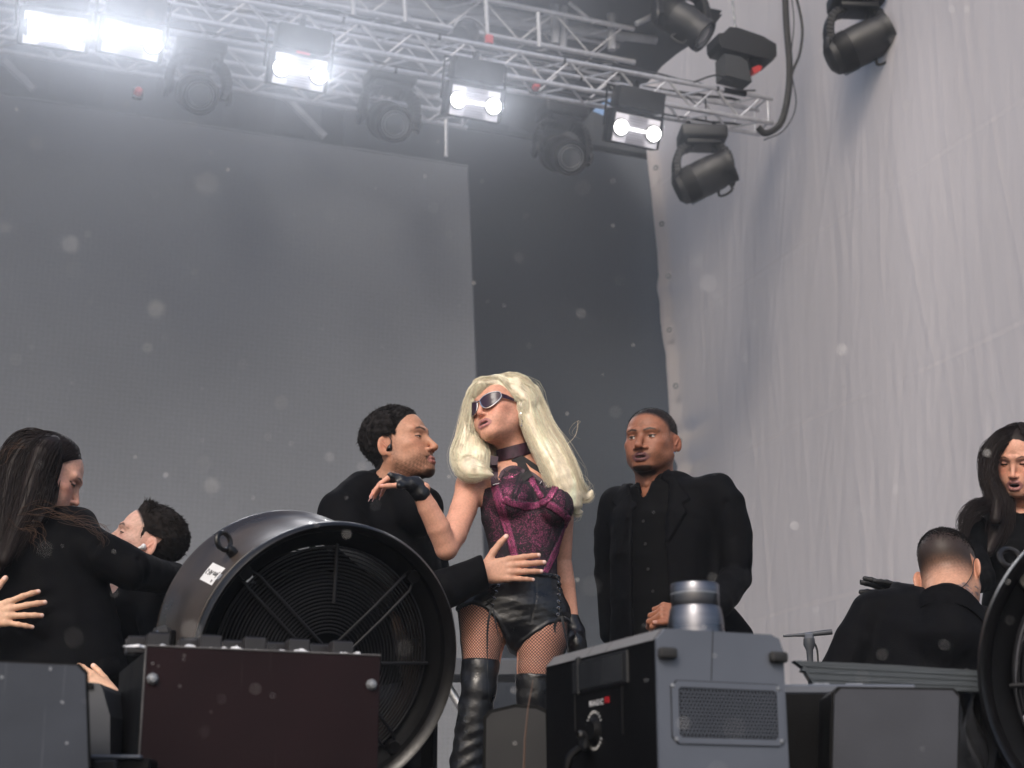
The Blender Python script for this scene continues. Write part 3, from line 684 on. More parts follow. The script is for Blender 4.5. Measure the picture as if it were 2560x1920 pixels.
# paper flecks drifting in the air in front of the stage
g = np.random.default_rng(77); fk = MB()
for _ in range(230):
    dd = g.uniform(.55, 2.3); p = CAM + np.array((g.uniform(-.40, .40) * dd, dd, g.uniform(.03, .58) * dd)); a, b_ = nrm(g.normal(size=3)), g.normal(size=3); b_ = nrm(b_ - a * (a @ b_)); c_ = np.cross(a, b_); sz = g.uniform(.0006, .0015)
    fk.box(p, (sz * 2, sz * 1.5, .0002), np.stack((a, b_, c_), 1))
stuff(fk.build('drifting_flecks', M('paper_fleck', (.8, .78, .76), .8, var=.05), own=False))
# ================================================================== equipment along the stage front
def PP(px, py, o, nv):
    r = ray(px, py); return CAM + r * (((np.asarray(o) - CAM) @ nv) / (r @ nv))
Z_RISER = 0.30
m_greyp = M('grey_powder_coat', (0.098, 0.110, 0.138), 0.5, var=0.10, scale=5, bump=0.06, bscale=700)
m_greyd = M('dark_grey_panel', (0.055, 0.060, 0.072), 0.5, var=0.14, scale=6, bump=0.05, bscale=500)
m_edge = M('worn_edge', (0.105, 0.10, 0.10), 0.55, 0.1, var=0.3, scale=30)
m_powder = M('white_residue', (0.75, 0.76, 0.80), 0.9, var=0.1, bump=0.5, bscale=300)
m_brush = M('brushed_steel', (0.17, 0.172, 0.19), 0.34, 0.95, var=0.25, scale=6, stretch=(1, 1, 14), rvar=0.3)
def specked(name, col, rough, speck, thr=.52):
    m = M(name, col, rough, var=0.22, scale=5, bump=0.05, bscale=300, spec=.12); n, l = m.node_tree.nodes, m.node_tree.links; b = n['Principled BSDF']
    tc = n.new('ShaderNodeTexCoord'); v = n.new('ShaderNodeTexVoronoi'); v.inputs['Scale'].default_value = 42; l.new(tc.outputs['Object'], v.inputs['Vector'])
    c = n.new('ShaderNodeMath'); c.operation = 'LESS_THAN'; c.inputs[1].default_value = 0.13; l.new(v.outputs['Distance'], c.inputs[0])
    nz = n.new('ShaderNodeTexNoise'); nz.inputs['Scale'].default_value = 12; l.new(tc.outputs['Object'], nz.inputs['Vector'])
    g = n.new('ShaderNodeMath'); g.operation = 'GREATER_THAN'; g.inputs[1].default_value = thr; l.new(nz.outputs['Fac'], g.inputs[0])
    k = n.new('ShaderNodeMath'); k.operation = 'MULTIPLY'; l.new(c.outputs[0], k.inputs[0]); l.new(g.outputs[0], k.inputs[1])
    k2 = n.new('ShaderNodeMath'); k2.operation = 'MULTIPLY'; l.new(k.outputs[0], k2.inputs[0]); k2.inputs[1].default_value = 0.55
    mx = n.new('ShaderNodeMix'); mx.data_type = 'RGBA'; old = b.inputs['Base Color'].links[0].from_socket
    l.new(k2.outputs[0], mx.inputs[0]); l.new(old, mx.inputs[6]); mx.inputs[7].default_value = (*speck, 1)
    mp = n.new('ShaderNodeMapping'); mp.inputs['Scale'].default_value = (160, 40, 4); mp.inputs['Rotation'].default_value = (.2, .5, .1); l.new(tc.outputs['Object'], mp.inputs[0])
    ns = n.new('ShaderNodeTexNoise'); ns.inputs['Scale'].default_value = 1.0; ns.inputs['Detail'].default_value = 3; l.new(mp.outputs[0], ns.inputs['Vector'])
    sc = n.new('ShaderNodeMapRange'); sc.inputs[1].default_value = .70; sc.inputs[2].default_value = .80; sc.inputs[4].default_value = .35; l.new(ns.outputs['Fac'], sc.inputs[0])
    m3 = n.new('ShaderNodeMix'); m3.data_type = 'RGBA'; l.new(sc.outputs[0], m3.inputs[0]); l.new(mx.outputs[2], m3.inputs[6]); m3.inputs[7].default_value = (*speck, 1)
    l.new(m3.outputs[2], b.inputs['Base Color']); return m
m_greyq = specked('scuffed_grey_panel', (0.052, 0.055, 0.066), 0.5, (0.2, 0.2, 0.22), .66)
m_maroon = specked('maroon_black_panel', (0.0135, 0.0062, 0.0078), 0.6, (0.10, 0.09, 0.09), .66)
m_greys = specked('specked_grey_panel', (0.050, 0.056, 0.070), 0.5, (0.35, 0.37, 0.40))

m_wire = M('coated_wire', (0.010, 0.010, 0.012), .55, var=.2, spec=.25)
def fan(label, P0, axis, Rr, eye_px=None, plate=True, stand=True):
    ax = nrm(axis); e1 = nrm(np.cross(ax, ZZ)); e2 = np.cross(e1, ax)
    t = thing('wind_machine', label, 'fan', np.array((P0[0], P0[1], Z_RISER)), 'wind machines on the stage front')
    def pt(r, a, h): return P0 + ax * h + r * (math.cos(a) * e1 + math.sin(a) * e2)
    k = Rr / 0.3
    MB().lathe([(r * Rr, h * k) for r, h in ((.955, .012), (.948, .03), (.948, .048), (.960, .051), (.960, .062), (.948, .065), (.948, .275), (.965, .285), (.965, .300), (.93, .305), (.80, .300), (.80, .08), (.82, .05))], P0, ax, 120).build('barrel', m_barrel, t, True)
    MB().lathe([(r * Rr, h * k) for r, h in ((.93, .012), (.955, -.006), (.982, -.012), (1.0, -.004), (1.0, .012), (.985, .022), (.955, .020))], P0, ax, 120, closed=True).build('rim', m_blackm, t, True)
    MB().lathe([(r * Rr, h * k) for r, h in ((.94, .008), (.925, .030), (.825, .046), (.81, .052))], P0, ax, 120).build('front_ring', m_black, t, True)
    for i in range(24):
        r = .805 - i * .026; dome = .018 * (1 - (r / .8) ** 2)
        MB().tube([pt(r * Rr, a, (.036 - dome) * k) for a in np.linspace(0, 6.2832, 72, endpoint=False)], 0.0017 * k if i else .003 * k, 5, closed=True).build('guard_ring', m_wire, t, True)
    for j in range(4):
        a = R(47 + 90 * j + (3 if j == 1 else 0)); d = np.array((-math.sin(a), math.cos(a)))
        o = (d[0] * e1 + d[1] * e2) * .017 * k
        for sg in (-1, 1):
            q = [pt(.87 * Rr, a, .040 * k) + o * sg * .7, pt(.80 * Rr, a, .026 * k) + o * sg, pt(.5 * Rr, a, .014 * k) + o * sg, pt(.12 * Rr, a, .010 * k) + o * sg]
            MB().tube(q, .0033 * k, 8).build('guard_bar', m_wire, t, True)
        MB().lathe([(.0, -.012), (.014, -.012), (.016, 0), (.016, .012), (.0, .012)], pt(.885 * Rr, a, .036 * k), ax, 16).build('bolt', m_blackm, t, True)
        a2 = R(90 * j + 1.5)
        MB().tube([pt(.83 * Rr, a2, .034 * k), pt(.42 * Rr, a2, .012 * k)], .004 * k, 8).build('guard_bar', m_wire, t, True)
    MB().lathe([(0, .06), (.12, .06), (.17, .075), (.18, .10), (.18, .20), (.12, .22), (0, .22)], P0, ax, 40).build('motor', m_black, t, True) if k == 1 else MB().lathe([(0, .06 * k), (.17 * Rr * 3, .075 * k), (.18 * Rr * 3, .2 * k), (0, .22 * k)], P0, ax, 40).build('motor', m_black, t, True)
    for j in range(7):
        b = MB(); V = []; a0 = j * 6.2832 / 7
        for i in range(7):
            r = (.24 + .53 * i / 6) * Rr; tw = R(58 - 26 * i / 6); ch = (.09 + .05 * i / 6) * k
            for s_ in (-1, 1):
                da = s_ * ch * math.sin(tw) / r; V.append(pt(r, a0 + da + .1 * i / 6, (.15 + s_ * .5 * ch * math.cos(tw) * .8) * 1.0 * k))
        F = [(2 * i, 2 * i + 1, 2 * i + 3, 2 * i + 2) for i in range(6)]
        V = np.array(V); b.add(V, F); b.add(V + ax * .004, [f[::-1] for f in F]); b.build('blade', m_black, t, True)
    for i in range(12):
        r = .78 - i * .055
        MB().tube([pt(r * Rr, a, .283 * k) for a in np.linspace(0, 6.2832, 56, endpoint=False)], .002 * k, 4, closed=True).build('rear_ring', m_black, t, True)
    for j in range(6):
        a = R(60 * j + 20); MB().tube([pt(.79 * Rr, a, .285 * k), pt(.1 * Rr, a, .285 * k)], .004 * k, 6).build('rear_bar', m_black, t, True)
    for j in range(3):
        a = R(120 * j + 25); MB().box((pt(.79 * Rr, a, .2 * k) + pt(.15 * Rr, a, .2 * k)) / 2, (.64 * Rr, .012, .05), np.stack((nrm(pt(1, a, 0) - P0), nrm(np.cross(ax, pt(1, a, 0) - P0)), ax), 1)).build('motor_strut', m_black, t)
    # lifting eye
    ae = R(136); base = pt(.948 * Rr, ae, .115 * k); up = nrm(pt(1, ae, 0) - P0); tg = np.cross(ax, up)
    MB().lathe([(0, 0), (.012, 0), (.012, .012), (.008, .020), (0, .020)], base, up, 14).build('eye_stem', m_blackm, t, True)
    c = base + up * .036; q = nrm(tg * .75 + ax * .5)
    MB().tube([c + (math.cos(a) * q + math.sin(a) * up) * .019 for a in np.linspace(0, 6.2832, 24, endpoint=False)], .0055, 8, closed=True).build('lifting_eye', m_blackm, t, True)
    for da in (17, 62, 96, -40):
        a = R(131 + da); MB().lathe([(.008, 0), (.007, .004), (0, .005)], pt(.948 * Rr, a, .07 * k), nrm(pt(1, a, 0) - P0), 10).build('rivet', m_steel, t, True)
    if plate:
        a0, a1 = R(143.5), R(152.5); aa = np.linspace(a0, a1, 6); V = []; h0, h1 = .082, .165
        for a in aa:
            for h in (h0, h1): V.append(pt(.952 * Rr, a, h))
        V = np.array(V); pl = MB().add(V, [(2 * i, 2 * i + 1, 2 * i + 3, 2 * i + 2) for i in range(5)]); o = pl.build('name_plate', m_white, t)
        am = (a0 + a1) / 2; n_ = nrm(pt(1, am, 0) - P0); tx = ax; ty = np.cross(n_, tx)
        cc = pt(.9545 * Rr, am, (h0 + h1) / 2)
        text_mesh('lettering', 'Jem AF-2', .0185, cc - ty * .001, tx, ty, m_ink, o, extrude=.0002, shear=.15)
        tri = cc - tx * 0.026 + ty * 0.012
        MB().prism([(-.004, 0), (.004, 0), (0, .007)], tri, tx, ty, n_, .0003).build('emblem', m_ink, o)
    if stand:
        b = MB(); bz = Z_RISER
        cb = P0 + ax * .14 * k
        for s_ in (-1, 1):
            s0 = cb + e1 * s_ * (.99 * Rr + .012); b2 = np.array((s0[0], s0[1], bz + .02))
            st = MB().box((s0 + b2) / 2, (.014, .06, np.linalg.norm(s0 - b2) + .04), np.stack((nrm(np.array((e1[0], e1[1], 0))), np.cross(ZZ, nrm(np.array((e1[0], e1[1], 0)))), ZZ), 1), .003); st.build('yoke_arm', m_black, t)
            MB().lathe([(0, 0), (.028, 0), (.034, .012), (.028, .03), (0, .034)], s0, e1 * s_, 10).build('clamp_knob', m_rubber, t, True)
        ea = nrm(np.array((e1[0], e1[1], 0)))
        MB().box(np.array((cb[0], cb[1], bz + .015)), (2.1 * Rr, .10, .03), np.stack((ea, np.cross(ZZ, ea), ZZ), 1), .004).build('foot_bar', m_black, t)
        for s_ in (-1, 1): MB().box(np.array((cb[0], cb[1], bz + .012)) + ea * s_ * .9 * Rr, (.06, .55, .024), np.stack((ea, np.cross(ZZ, ea), ZZ), 1), .004).build('foot', m_black, t)
    return t
m_ink = M('black_ink', (0.02, 0.02, 0.022), 0.6, var=0.1)
m_barrel = M('worn_black_gloss', (0.030, 0.022, 0.017), 0.36, 0.0, var=0.5, scale=7, bump=0.06, bscale=22, spec=0.5, coat=0.1, rvar=0.4)
F0 = W(822, 1657, 3.42)
fan('black wind machine behind the maroon box, label upside down on its barrel', F0, W(694, 1588, 3.68) - F0, 0.300)
F1 = W(2918, 1690, 2.66)
fan('black wind machine cut off by the right edge of the photo', F1, np.array((.30, .94, .03)), 0.3, plate=False)
bx = W(1172, 1655, 3.5)

# ---- maroon machine with a row of nozzles
bx0 = W(365, 1615, 2.60); ex = nrm((.367, .135, 0)); ey = np.array((-ex[1], ex[0], 0)); RB = np.stack((ex, ey, ZZ), 1); bw, bd = .392, .36; zt = bx0[2]
t = thing('effects_machine', 'maroon black box with a row of small nozzles and white residue on top', 'effects machine', np.array((*(bx0 + ex * bw / 2)[:2], Z_RISER)))
ctr = bx0 + ex * bw / 2 + ey * bd / 2
MB().box(np.array((ctr[0], ctr[1], (zt + Z_RISER) / 2 - .001)) + ey * .004, (bw - .004, bd, zt - Z_RISER - .004), RB, .004).build('case', m_black, t)
fp = MB().box(np.array((*(bx0 + ex * bw / 2)[:2], (zt + Z_RISER) / 2)) + ey * 0.002, (bw, .006, zt - Z_RISER), RB, .0015).build('front_panel', m_maroon, t)
for a, b_ in ((bx0 + ZZ * .0006, bx0 + ex * bw + ZZ * .0006), (bx0, bx0 - ZZ * (zt - Z_RISER)), ):
    MB().tube([a - ey * .0015, b_ - ey * .0015], .0016, 6).build('worn_edge', m_edge, t)
for px, py in ((381, 1697), (928, 1712)):
    p = PP(px, py, bx0, ey); MB().lathe([(0, .010), (.006, .009), (.0095, .004), (.010, 0), (0, 0)], p - ey * .001, -ey, 8).build('bolt', m_steel, t, False)
g = np.random.default_rng(3)
m_nz = M('nozzle_black', (0.02, 0.018, 0.02), 0.35, var=0.2)
for i, pxc in enumerate((385, 515, 626, 735, 844)):
    p = PP(pxc, 1600, bx0 + ey * .05, ey); p = np.array((p[0], p[1], zt))
    for k_, (dx, dy) in enumerate(((.006, 0), (-.020, .055))):
        q = p + ex * dx + ey * dy
        MB().box(q + ZZ * .012, (.036, .036, .028), RB, .002).build('nozzle', m_nz, t)
        MB().box(q + ZZ * .0265, (.030, .030, .004), RB, .001).build('nozzle_lip', m_black, t)
def lump(c, sx, sy, sz, sd, ex_=ex, ey_=ey):
    gg = np.random.default_rng(sd); mb = MB(); nu, nv = 16, 6; V = []
    for j in range(nv + 1):
        th = j / nv * math.pi / 2
        for i in range(nu):
            a = i / nu * 6.2832; f_ = 1 + .28 * math.sin(3 * a + sd) + .2 * math.sin(7 * a + 2 * sd) + gg.normal(0, .1)
            V.append(c + ex_ * math.cos(a) * sx * math.cos(th) * f_ + ey_ * math.sin(a) * sy * math.cos(th) * f_ + ZZ * sz * math.sin(th) * (1 + gg.normal(0, .15)))
    return mb.add(V, [(j * nu + i, j * nu + (i + 1) % nu, (j + 1) * nu + (i + 1) % nu, (j + 1) * nu + i) for j in range(nv) for i in range(nu)])
for i, (px, wd) in enumerate(((345, .026), (408, .018), (474, .018), (533, .024), (560, .010), (592, .022), (640, .022), (703, .020), (750, .026), (808, .022), (862, .018), (893, .012))):
    p = PP(px, 1610, bx0 + ey * (.018 + .004 * (i % 3)), ey); lump(np.array((p[0], p[1], zt - .001)), wd * .7, .010, .0045 + .002 * (i % 3), i).build('residue', m_powder, t, True)
p = PP(393, 1590, bx0 + ey * .12, ey); p = np.array((p[0], p[1], zt))
MB().lathe([(.007, 0), (.007, .02), (.004, .024), (.006, .034), (.0, .042)], p, ZZ, 12).build('valve', m_chrome, t, True)

# ---- grey fronted case at the left edge
def chamfer_box(label, name, cat, pxs, d, depth, m_face, m_rim, yaw=0.0, bottom=Z_RISER, rim=.010):
    c0 = W(*pxs[0], d); fy = nrm((math.sin(yaw), math.cos(yaw), 0)); fx = np.array((fy[1], -fy[0], 0))
    P = [PP(x, y, c0, fy) for x, y in pxs]; q = np.array([((p - P[0]) @ fx, p[2] - P[0][2]) for p in P]); zb = bottom - P[0][2]
    q[:, 1] = np.maximum(q[:, 1], zb)
    cc = np.mean(P, axis=0); t = thing(name, label, cat, np.array((cc[0], cc[1], bottom)))
    ce = q.mean(0); 
    o1 = np.array([ce + (p - ce) * (1 + rim / np.abs(p - ce).clip(.03)) for p in q]); o1[:, 1] = np.maximum(o1[:, 1], zb)
    MB().prism(o1, P[0] + fy * .004, fx, ZZ, fy, depth).build('case', m_rim, t)
    MB().prism(q, P[0] - fy * .003, fx, ZZ, fy, .006).build('front_panel', m_face, t)
    return t, P, fx, fy
tL, PL_, fxL, fyL = chamfer_box('grey panelled case with clipped corner at the left edge', 'stage_case', 'case', [(-150, 1650), (192, 1664), (213, 1686), (213, 2200), (-150, 2200)], 2.30, .30, m_greys, m_black, yaw=R(-15), rim=.004)
# clutter between the two cases
cw = W(246, 1785, 2.55); t = thing('power_box', 'small black box with white tape labels between grey case and maroon box', 'box', np.array((cw[0], cw[1], Z_RISER)))
MB().box(np.array((cw[0] + .01, cw[1] + .08, Z_RISER + .045)), (.15, .14, .09), None, .004).build('case', m_black, t)
MB().box(np.array((cw[0], cw[1] + .01, Z_RISER + .092)), (.14, .02, .006), None, .002).build('lid_edge', m_greyp, t)
for dx in (-.022, .018):
    MB().box(np.array((cw[0] + dx, cw[1] - .002, Z_RISER + .070)), (.036, .022, .034), None, .003).build('socket', m_blackp, t)
    MB().box(np.array((cw[0] + dx, cw[1] - .0145, Z_RISER + .049)), (.036, .003, .008), None).build('label', m_white, t)
wd_ = W(246, 1745, 2.75); t = thing('monitor_wedge', 'small slate grey wedge peeking over the small black box', 'monitor', np.array((wd_[0], wd_[1], Z_RISER)))
pz = [(PP(x, y, wd_, np.array((0, 1.0, 0)))) for x, y in ((205, 1704), (248, 1708), (256, 1722), (275, 1790), (275, 1900), (205, 1900))]
q = np.array([(p[0] - wd_[0], max(p[2], Z_RISER) - wd_[2]) for p in pz]); MB().prism(q, wd_, np.array((1.0, 0, 0)), ZZ, np.array((0, 1.0, 0)), .2).build('cabinet', m_greyd, t)
MB().box(PP(222, 1715, wd_ - np.array((0, .004, 0)), np.array((0, 1.0, 0))), (.014, .004, .008)).build('badge', m_black, t)

# ---- grey spark machine with chimney
K = W(1641, 1570, 2.40); ex = nrm((.202, .084, 0)); ey = np.array((-ex[1], ex[0], 0)); RK = np.stack((ex, ey, ZZ), 1); H = K[2] - Z_RISER; wk = .219; dk = .41
t = thing('spark_machine', 'grey fronted spark machine with a metal chimney and honeycomb vent', 'effects machine', np.array((*(K + ex * wk / 2)[:2], Z_RISER)))
def face_poly(e):
    return [(0 + e, -H), (0 + e, -.016), (.014 + e * .5, 0 - e), (wk - .020, -e), (wk - .006 - e * .6, -.006 - e * .6), (wk - e, -.024), (wk - e + .001, -H)]
MB().prism(face_poly(.0025), K + ey * .006, ex, ZZ, ey, dk).build('body', m_black, t)
MB().prism(face_poly(0), K, ex, ZZ, ey, .006).build('front_panel', m_greyp, t)
# light trim along the sloping top edge of the black flank
dv = nrm(np.array((.014, 0, .016)));
tri = [(-.0012, -.0165), (.0138, .0012), (.050, .0018), (.050, .0005), (.014, -.0006), (.0005, -.0165)]
for s0, s1 in ((.010, .175), (.177, .245), (.247, .408)):
    MB().prism(tri, K + ey * s0, ex, ZZ, ey, s1 - s0).build('edge_trim', m_edge, t)
def fpnt(px, py, off=0.0): return PP(px, py, K - ey * off, ey)
# vent
m_vent_shade = M('vent_shade_black', (.003, .003, .0035), 1.0, var=.1, spec=.02)
vc = [fpnt(1675, 1701), fpnt(1952, 1708), fpnt(1963, 1866), fpnt(1688, 1858)]
vo = (vc[0] + vc[2]) / 2; vw = (np.linalg.norm(vc[1] - vc[0])) ; vh = abs(vc[0][2] - vc[3][2]); c_ = .010
oct_ = lambda a, b, c: [(-a + c, -b), (a - c, -b), (a, -b + c), (a, b - c), (a - c, b), (-a + c, b), (-a, b - c), (-a, -b + c)]
MB().prism(oct_(vw / 2 + .0012, vh / 2 + .0012, c_), vo - ey * .0006, ex, ZZ, ey, .0012).build('vent_gasket', m_black, t)
fr = MB(); pa = oct_(vw / 2, vh / 2, c_); pb = oct_(vw / 2 - .011, vh / 2 - .009, .004)
Vf = [vo - ey * .003 + ex * a + ZZ * b for a, b in pa] + [vo - ey * .003 + ex * a + ZZ * b for a, b in pb] + [vo - ey * .0004 + ex * a + ZZ * b for a, b in pa] + [vo - ey * .0004 + ex * a + ZZ * b for a, b in pb]
fr.add(Vf, [(i, (i + 1) % 8, 8 + (i + 1) % 8, 8 + i) for i in range(8)] + [(i, 16 + i, 16 + (i + 1) % 8, (i + 1) % 8) for i in range(8)] + [(8 + i, 8 + (i + 1) % 8, 24 + (i + 1) % 8, 24 + i) for i in range(8)]); fr.build('vent_frame', m_greyp, t)
MB().box(vo - ey * .0008, (vw - .02, .0004, vh - .016), RK).build('vent_shade_sheet', m_vent_shade, t)  # near-black sheet stands in for the shade inside the vent holes
hx = MB(); pitch = .0062; rr_ = pitch / math.sqrt(3); nx = int((vw - .022) / pitch); ny = int((vh - .018) / (rr_ * 1.5))
for j in range(ny):
    for i in range(nx + (0 if j % 2 else 0)):
        cx = -(nx - 1) / 2 * pitch + i * pitch + (pitch / 2 if j % 2 else 0) - pitch / 4; cz = -(ny - 1) / 2 * rr_ * 1.5 + j * rr_ * 1.5; cc = vo + ex * cx + ZZ * cz - ey * .0028; V = []
        for rad, dp in ((rr_ * 1.0, 0), (rr_ * .82, 0), (rr_ * .82, .0019)):
            for a in range(6): V.append(cc + ey * dp + rad * (math.sin(a * math.pi / 3) * ex + math.cos(a * math.pi / 3) * ZZ))
        hx.add(V, [(a, (a + 1) % 6, 6 + (a + 1) % 6, 6 + a) for a in range(6)] + [(6 + a, 6 + (a + 1) % 6, 12 + (a + 1) % 6, 12 + a) for a in range(6)])
stuff(hx.build('honeycomb', m_greyp, t))
for px, py in ((1682, 1714), (1946, 1722), (1955, 1853), (1692, 1848)): MB().lathe([(0, .0015), (.003, .001), (.0035, 0)], fpnt(px, py, .003), -ey, 8).build('screw', m_steel, t)
for px, py in ((1669, 1633), (1946, 1643)):
    MB().box(fpnt(px, py, .006), (.030, .014, .017), RK, .005, 3).build('foot', m_rubber, t, True)
pz_ = fpnt(1782, 1575); pb_ = fpnt(1778, 1700); MB().tube([pz_ - ey * .0004, pb_ - ey * .0004], .0006, 5).build('seam', m_black, t)
# chimney
ctop = W(1740, 1572, 2.53); ctop[2] = K[2]
MB().lathe([(.046, -.004), (.0455, .004), (.0448, .012), (.0435, .030), (.0405, .046), (.0388, .050)], ctop, ZZ, 56).build('chimney_cone', m_brush, t, True)
MB().lathe([(.0378, .050), (.0382, .0505), (.0382, .085), (.0372, .0865), (.0345, .0865), (.0345, .05)], ctop, ZZ, 56).build('chimney_pipe', m_brush, t, True)
MB().lathe([(.0384, .0685), (.0388, .069), (.0388, .0705), (.0384, .071)], ctop, ZZ, 56).build('chimney_seam', m_steel, t, True)
# flank: screen, lettering, dial, sockets
nf = -ex; fo = K + ex * .0025
def lp_(px, py, off=0.0): return PP(px, py, fo - ex * off, ex)
sd0 = lp_(1500, 1682, .001); RF = np.stack((-ey, -ex, ZZ), 1)
m_scr = M('dim_screen', (0.02, 0.022, 0.026), 0.15, var=0.1, coat=0.5)
MB().box(sd0, (.205, .006, .052), RF, .002).build('screen_bezel', m_blackp, t); MB().box(sd0 - ex * .0035, (.175, .003, .042), RF).build('screen', m_scr, t)
MB().box(lp_(1446, 1690, .003), (.012, .008, .062), RF, .002).build('handle_strip', m_blackp, t)
for px in (1437, 1555): MB().box(lp_(px, 1745, .001), (.002, .002, .11), RF).build('panel_joint', m_blackp, t)
tc_ = lp_(1491, 1757, .0025); tc2 = lp_(1519, 1750, .0025)
text_mesh('lettering', 'MAGIC', .0125, lp_(1490.5, 1757.5, .0015), -ey, ZZ, M('grey_print', (.62, .62, .64), .6, var=.05), t, spacing=1.5, extrude=.0002, offset=.00025)
text_mesh('lettering', 'FX', .0125, lp_(1518, 1750.5, .0015), -ey, ZZ, M('red_print', (.60, .015, .025), .6, var=.05), t, spacing=1.3, extrude=.0002, offset=.0003)
dc = lp_(1487, 1826, .001)
MB().lathe([(0, .009), (.016, .009), (.018, .007), (.021, .003), (.026, 0)], dc, -ex, 40).build('dial', m_black, t, True)
for i in range(22):
    a = R(-60 + i * 300 / 21 + 90); c = dc - ex * .001 + (-ey * math.cos(a) * .029 + ZZ * math.sin(a) * .029); dr = nrm(c - dc - ex * ((c - dc) @ ex))
    MB().box(c, (.0010, .001, .0045), np.stack((np.cross(dr, ex), ex, dr), 1)).build('tick', m_white, t)
kc = lp_(1462, 1856, .010)
MB().box(kc, (.022, .014, .024), RF, .004, 2).build('socket', m_blackp, t); MB().lathe([(.006, 0), (.008, .008), (.005, .012)], lp_(1462, 1838, .02), -ex, 12).build('latch', m_blackp, t, True)
MB().tube(catmull([kc - ex * .01 - ZZ * .01, kc - ex * .03 - ZZ * .03, kc - ex * .03 - ZZ * .075, kc - ex * .012 - ZZ * .11], 16), .007, 8).build('plug_cable', m_black, t, True)

# ---- grey fronted case on the right and the things around it
tR, PR_, fxR, fyR = chamfer_box('dark grey square panelled case beside the spark machine', 'stage_case', 'case', [(2086, 1738), (2102, 1722), (2380, 1726), (2396, 1744), (2400, 2200), (2086, 2200)], 2.55, .14, m_greyq, m_black, yaw=R(3), rim=.004)
c = W(2035, 1725, 2.72); t = thing('amplifier_case', 'black case with pale top edge between spark machine and grey case', 'case', np.array((c[0], c[1] + .15, Z_RISER)))
zc = W(2030, 1717, 2.72)[2]
MB().box(np.array((c[0] + .04, c[1] + .17, (zc + Z_RISER) / 2)), (.26, .34, zc - Z_RISER), None, .006).build('case', m_black, t)
MB().box(np.array((c[0] + .04, c[1] + .004, zc - .004)), (.262, .014, .016), None, .003).build('lid_edge', m_edge2 if False else m_greyp, t)
for px in (2040, 2062): MB().box(W(px, 1713, 2.735), (.010, .02, .006), None, .002).build('catch', m_steel, t)
# taped tray
o = W(2230, 1690, 2.80); fy = np.array((0, 1.0, 0)); fx = np.array((1.0, 0, 0))
t = thing('taped_board', 'slate grey taped board with a torn left end lying on the cases', 'board', np.array((o[0], o[1], o[2] - .03)))
edge = [(1985, 1651), (2000, 1662), (2008, 1668), (2004, 1676), (2014, 1678), (2022, 1692), (2030, 1704), (2034, 1716)]
def brd(px, py): p = PP(px, py, o, fy); return ((p - o) @ fx, p[2] - o[2])
m_tape = M('cloth_tape', (0.045, 0.055, 0.066), 0.72, var=0.2, scale=10, bump=0.3, bscale=120, stretch=(.15, 1, 3))
poly = [brd(*p) for p in edge] + [brd(2476, 1730), brd(2476, 1678), brd(2230, 1662)]
MB().prism(poly, o, fx, ZZ, fy, .03).build('board', m_tape, t)
for i, (ya, yb) in enumerate(((1660, 1688), (1675, 1700), (1692, 1714))):
    st = [brd(2012 + i * 8, ya), brd(2474, yb - 2), brd(2474, yb + 4), brd(2014 + i * 8, ya + 7)]
    MB().prism(st, o - fy * .0016, fx, ZZ, fy, .002).build('tape_strip', m_tape, t)
for px in (2052, 2135): MB().box(W(px, 1713, 2.77), (.03, .012, .006), None, .002).build('hinge', m_steel, t)
# draped cloth beside the right case
V = []; nu, nv = 30, 40; gl = W(2385, 1715, 2.84); gr = W(2520, 1735, 2.84); zl = gl[2]
for j in range(nv):
    for i in range(nu):
        s_ = i / (nu - 1); z_ = zl + (Z_RISER - zl) * j / (nv - 1); V.append((gl[0] + (gr[0] - gl[0]) * s_ + .012 * math.sin(j * .2 + i * .3), gl[1] + .02 * math.sin(s_ * 14 + j * .06) + .012 * math.sin(s_ * 31 - j * .11), z_ - .004 * math.sin(s_ * 9)))
mb = MB().add(V, [(j * nu + i, j * nu + i + 1, (j + 1) * nu + i + 1, (j + 1) * nu + i) for j in range(nv - 1) for i in range(nu - 1)])
V2 = np.array(V) + np.array((0, .004, 0)); mb.add(V2, [(j * nu + i, (j + 1) * nu + i, (j + 1) * nu + i + 1, j * nu + i + 1) for j in range(nv - 1) for i in range(nu - 1)])
tag(mb.build('cloth_drape', M('navy_black_cloth', (.014, .016, .022), .9, var=.3, bump=.2, bscale=60), smooth=True), 'dark cloth hanging down between the right grey case and the wind machine', 'cloth')

# ---- wedge behind the singer's legs, with a thin whip aerial
o = W(1290, 1850, 3.05); t = thing('monitor_wedge', 'black rounded floor wedge in front of the singer, whip aerial before it', 'monitor', np.array((o[0], o[1], Z_RISER)))
pw = [PP(x, y, o, fy) for x, y in ((1205, 1990), (1208, 1792), (1222, 1776), (1288, 1760), (1345, 1764), (1372, 1776), (1376, 1990))]
q = np.array([(p[0] - o[0], max(p[2], Z_RISER) - o[2]) for p in pw]); MB().prism(q, o, fx, ZZ, fy, .3).build('cabinet', m_black, t)
qg = q * .9; MB().prism(qg, o - fy * .004, fx, ZZ, fy, .004).build('grille', m_rubber, t)
t = tag(MB().tube([W(1309, 1935, 2.85), W(1312, 1850, 2.85), W(1320, 1770, 2.85), W(1333, 1700, 2.85)], [.0022, .0018, .0014, .0008], 6).build('whip_aerial', M('copper_wire', (.14, .09, .07), .4, .4, var=.1), smooth=True), 'thin coppery whip aerial rising in front of the black wedge', 'aerial')

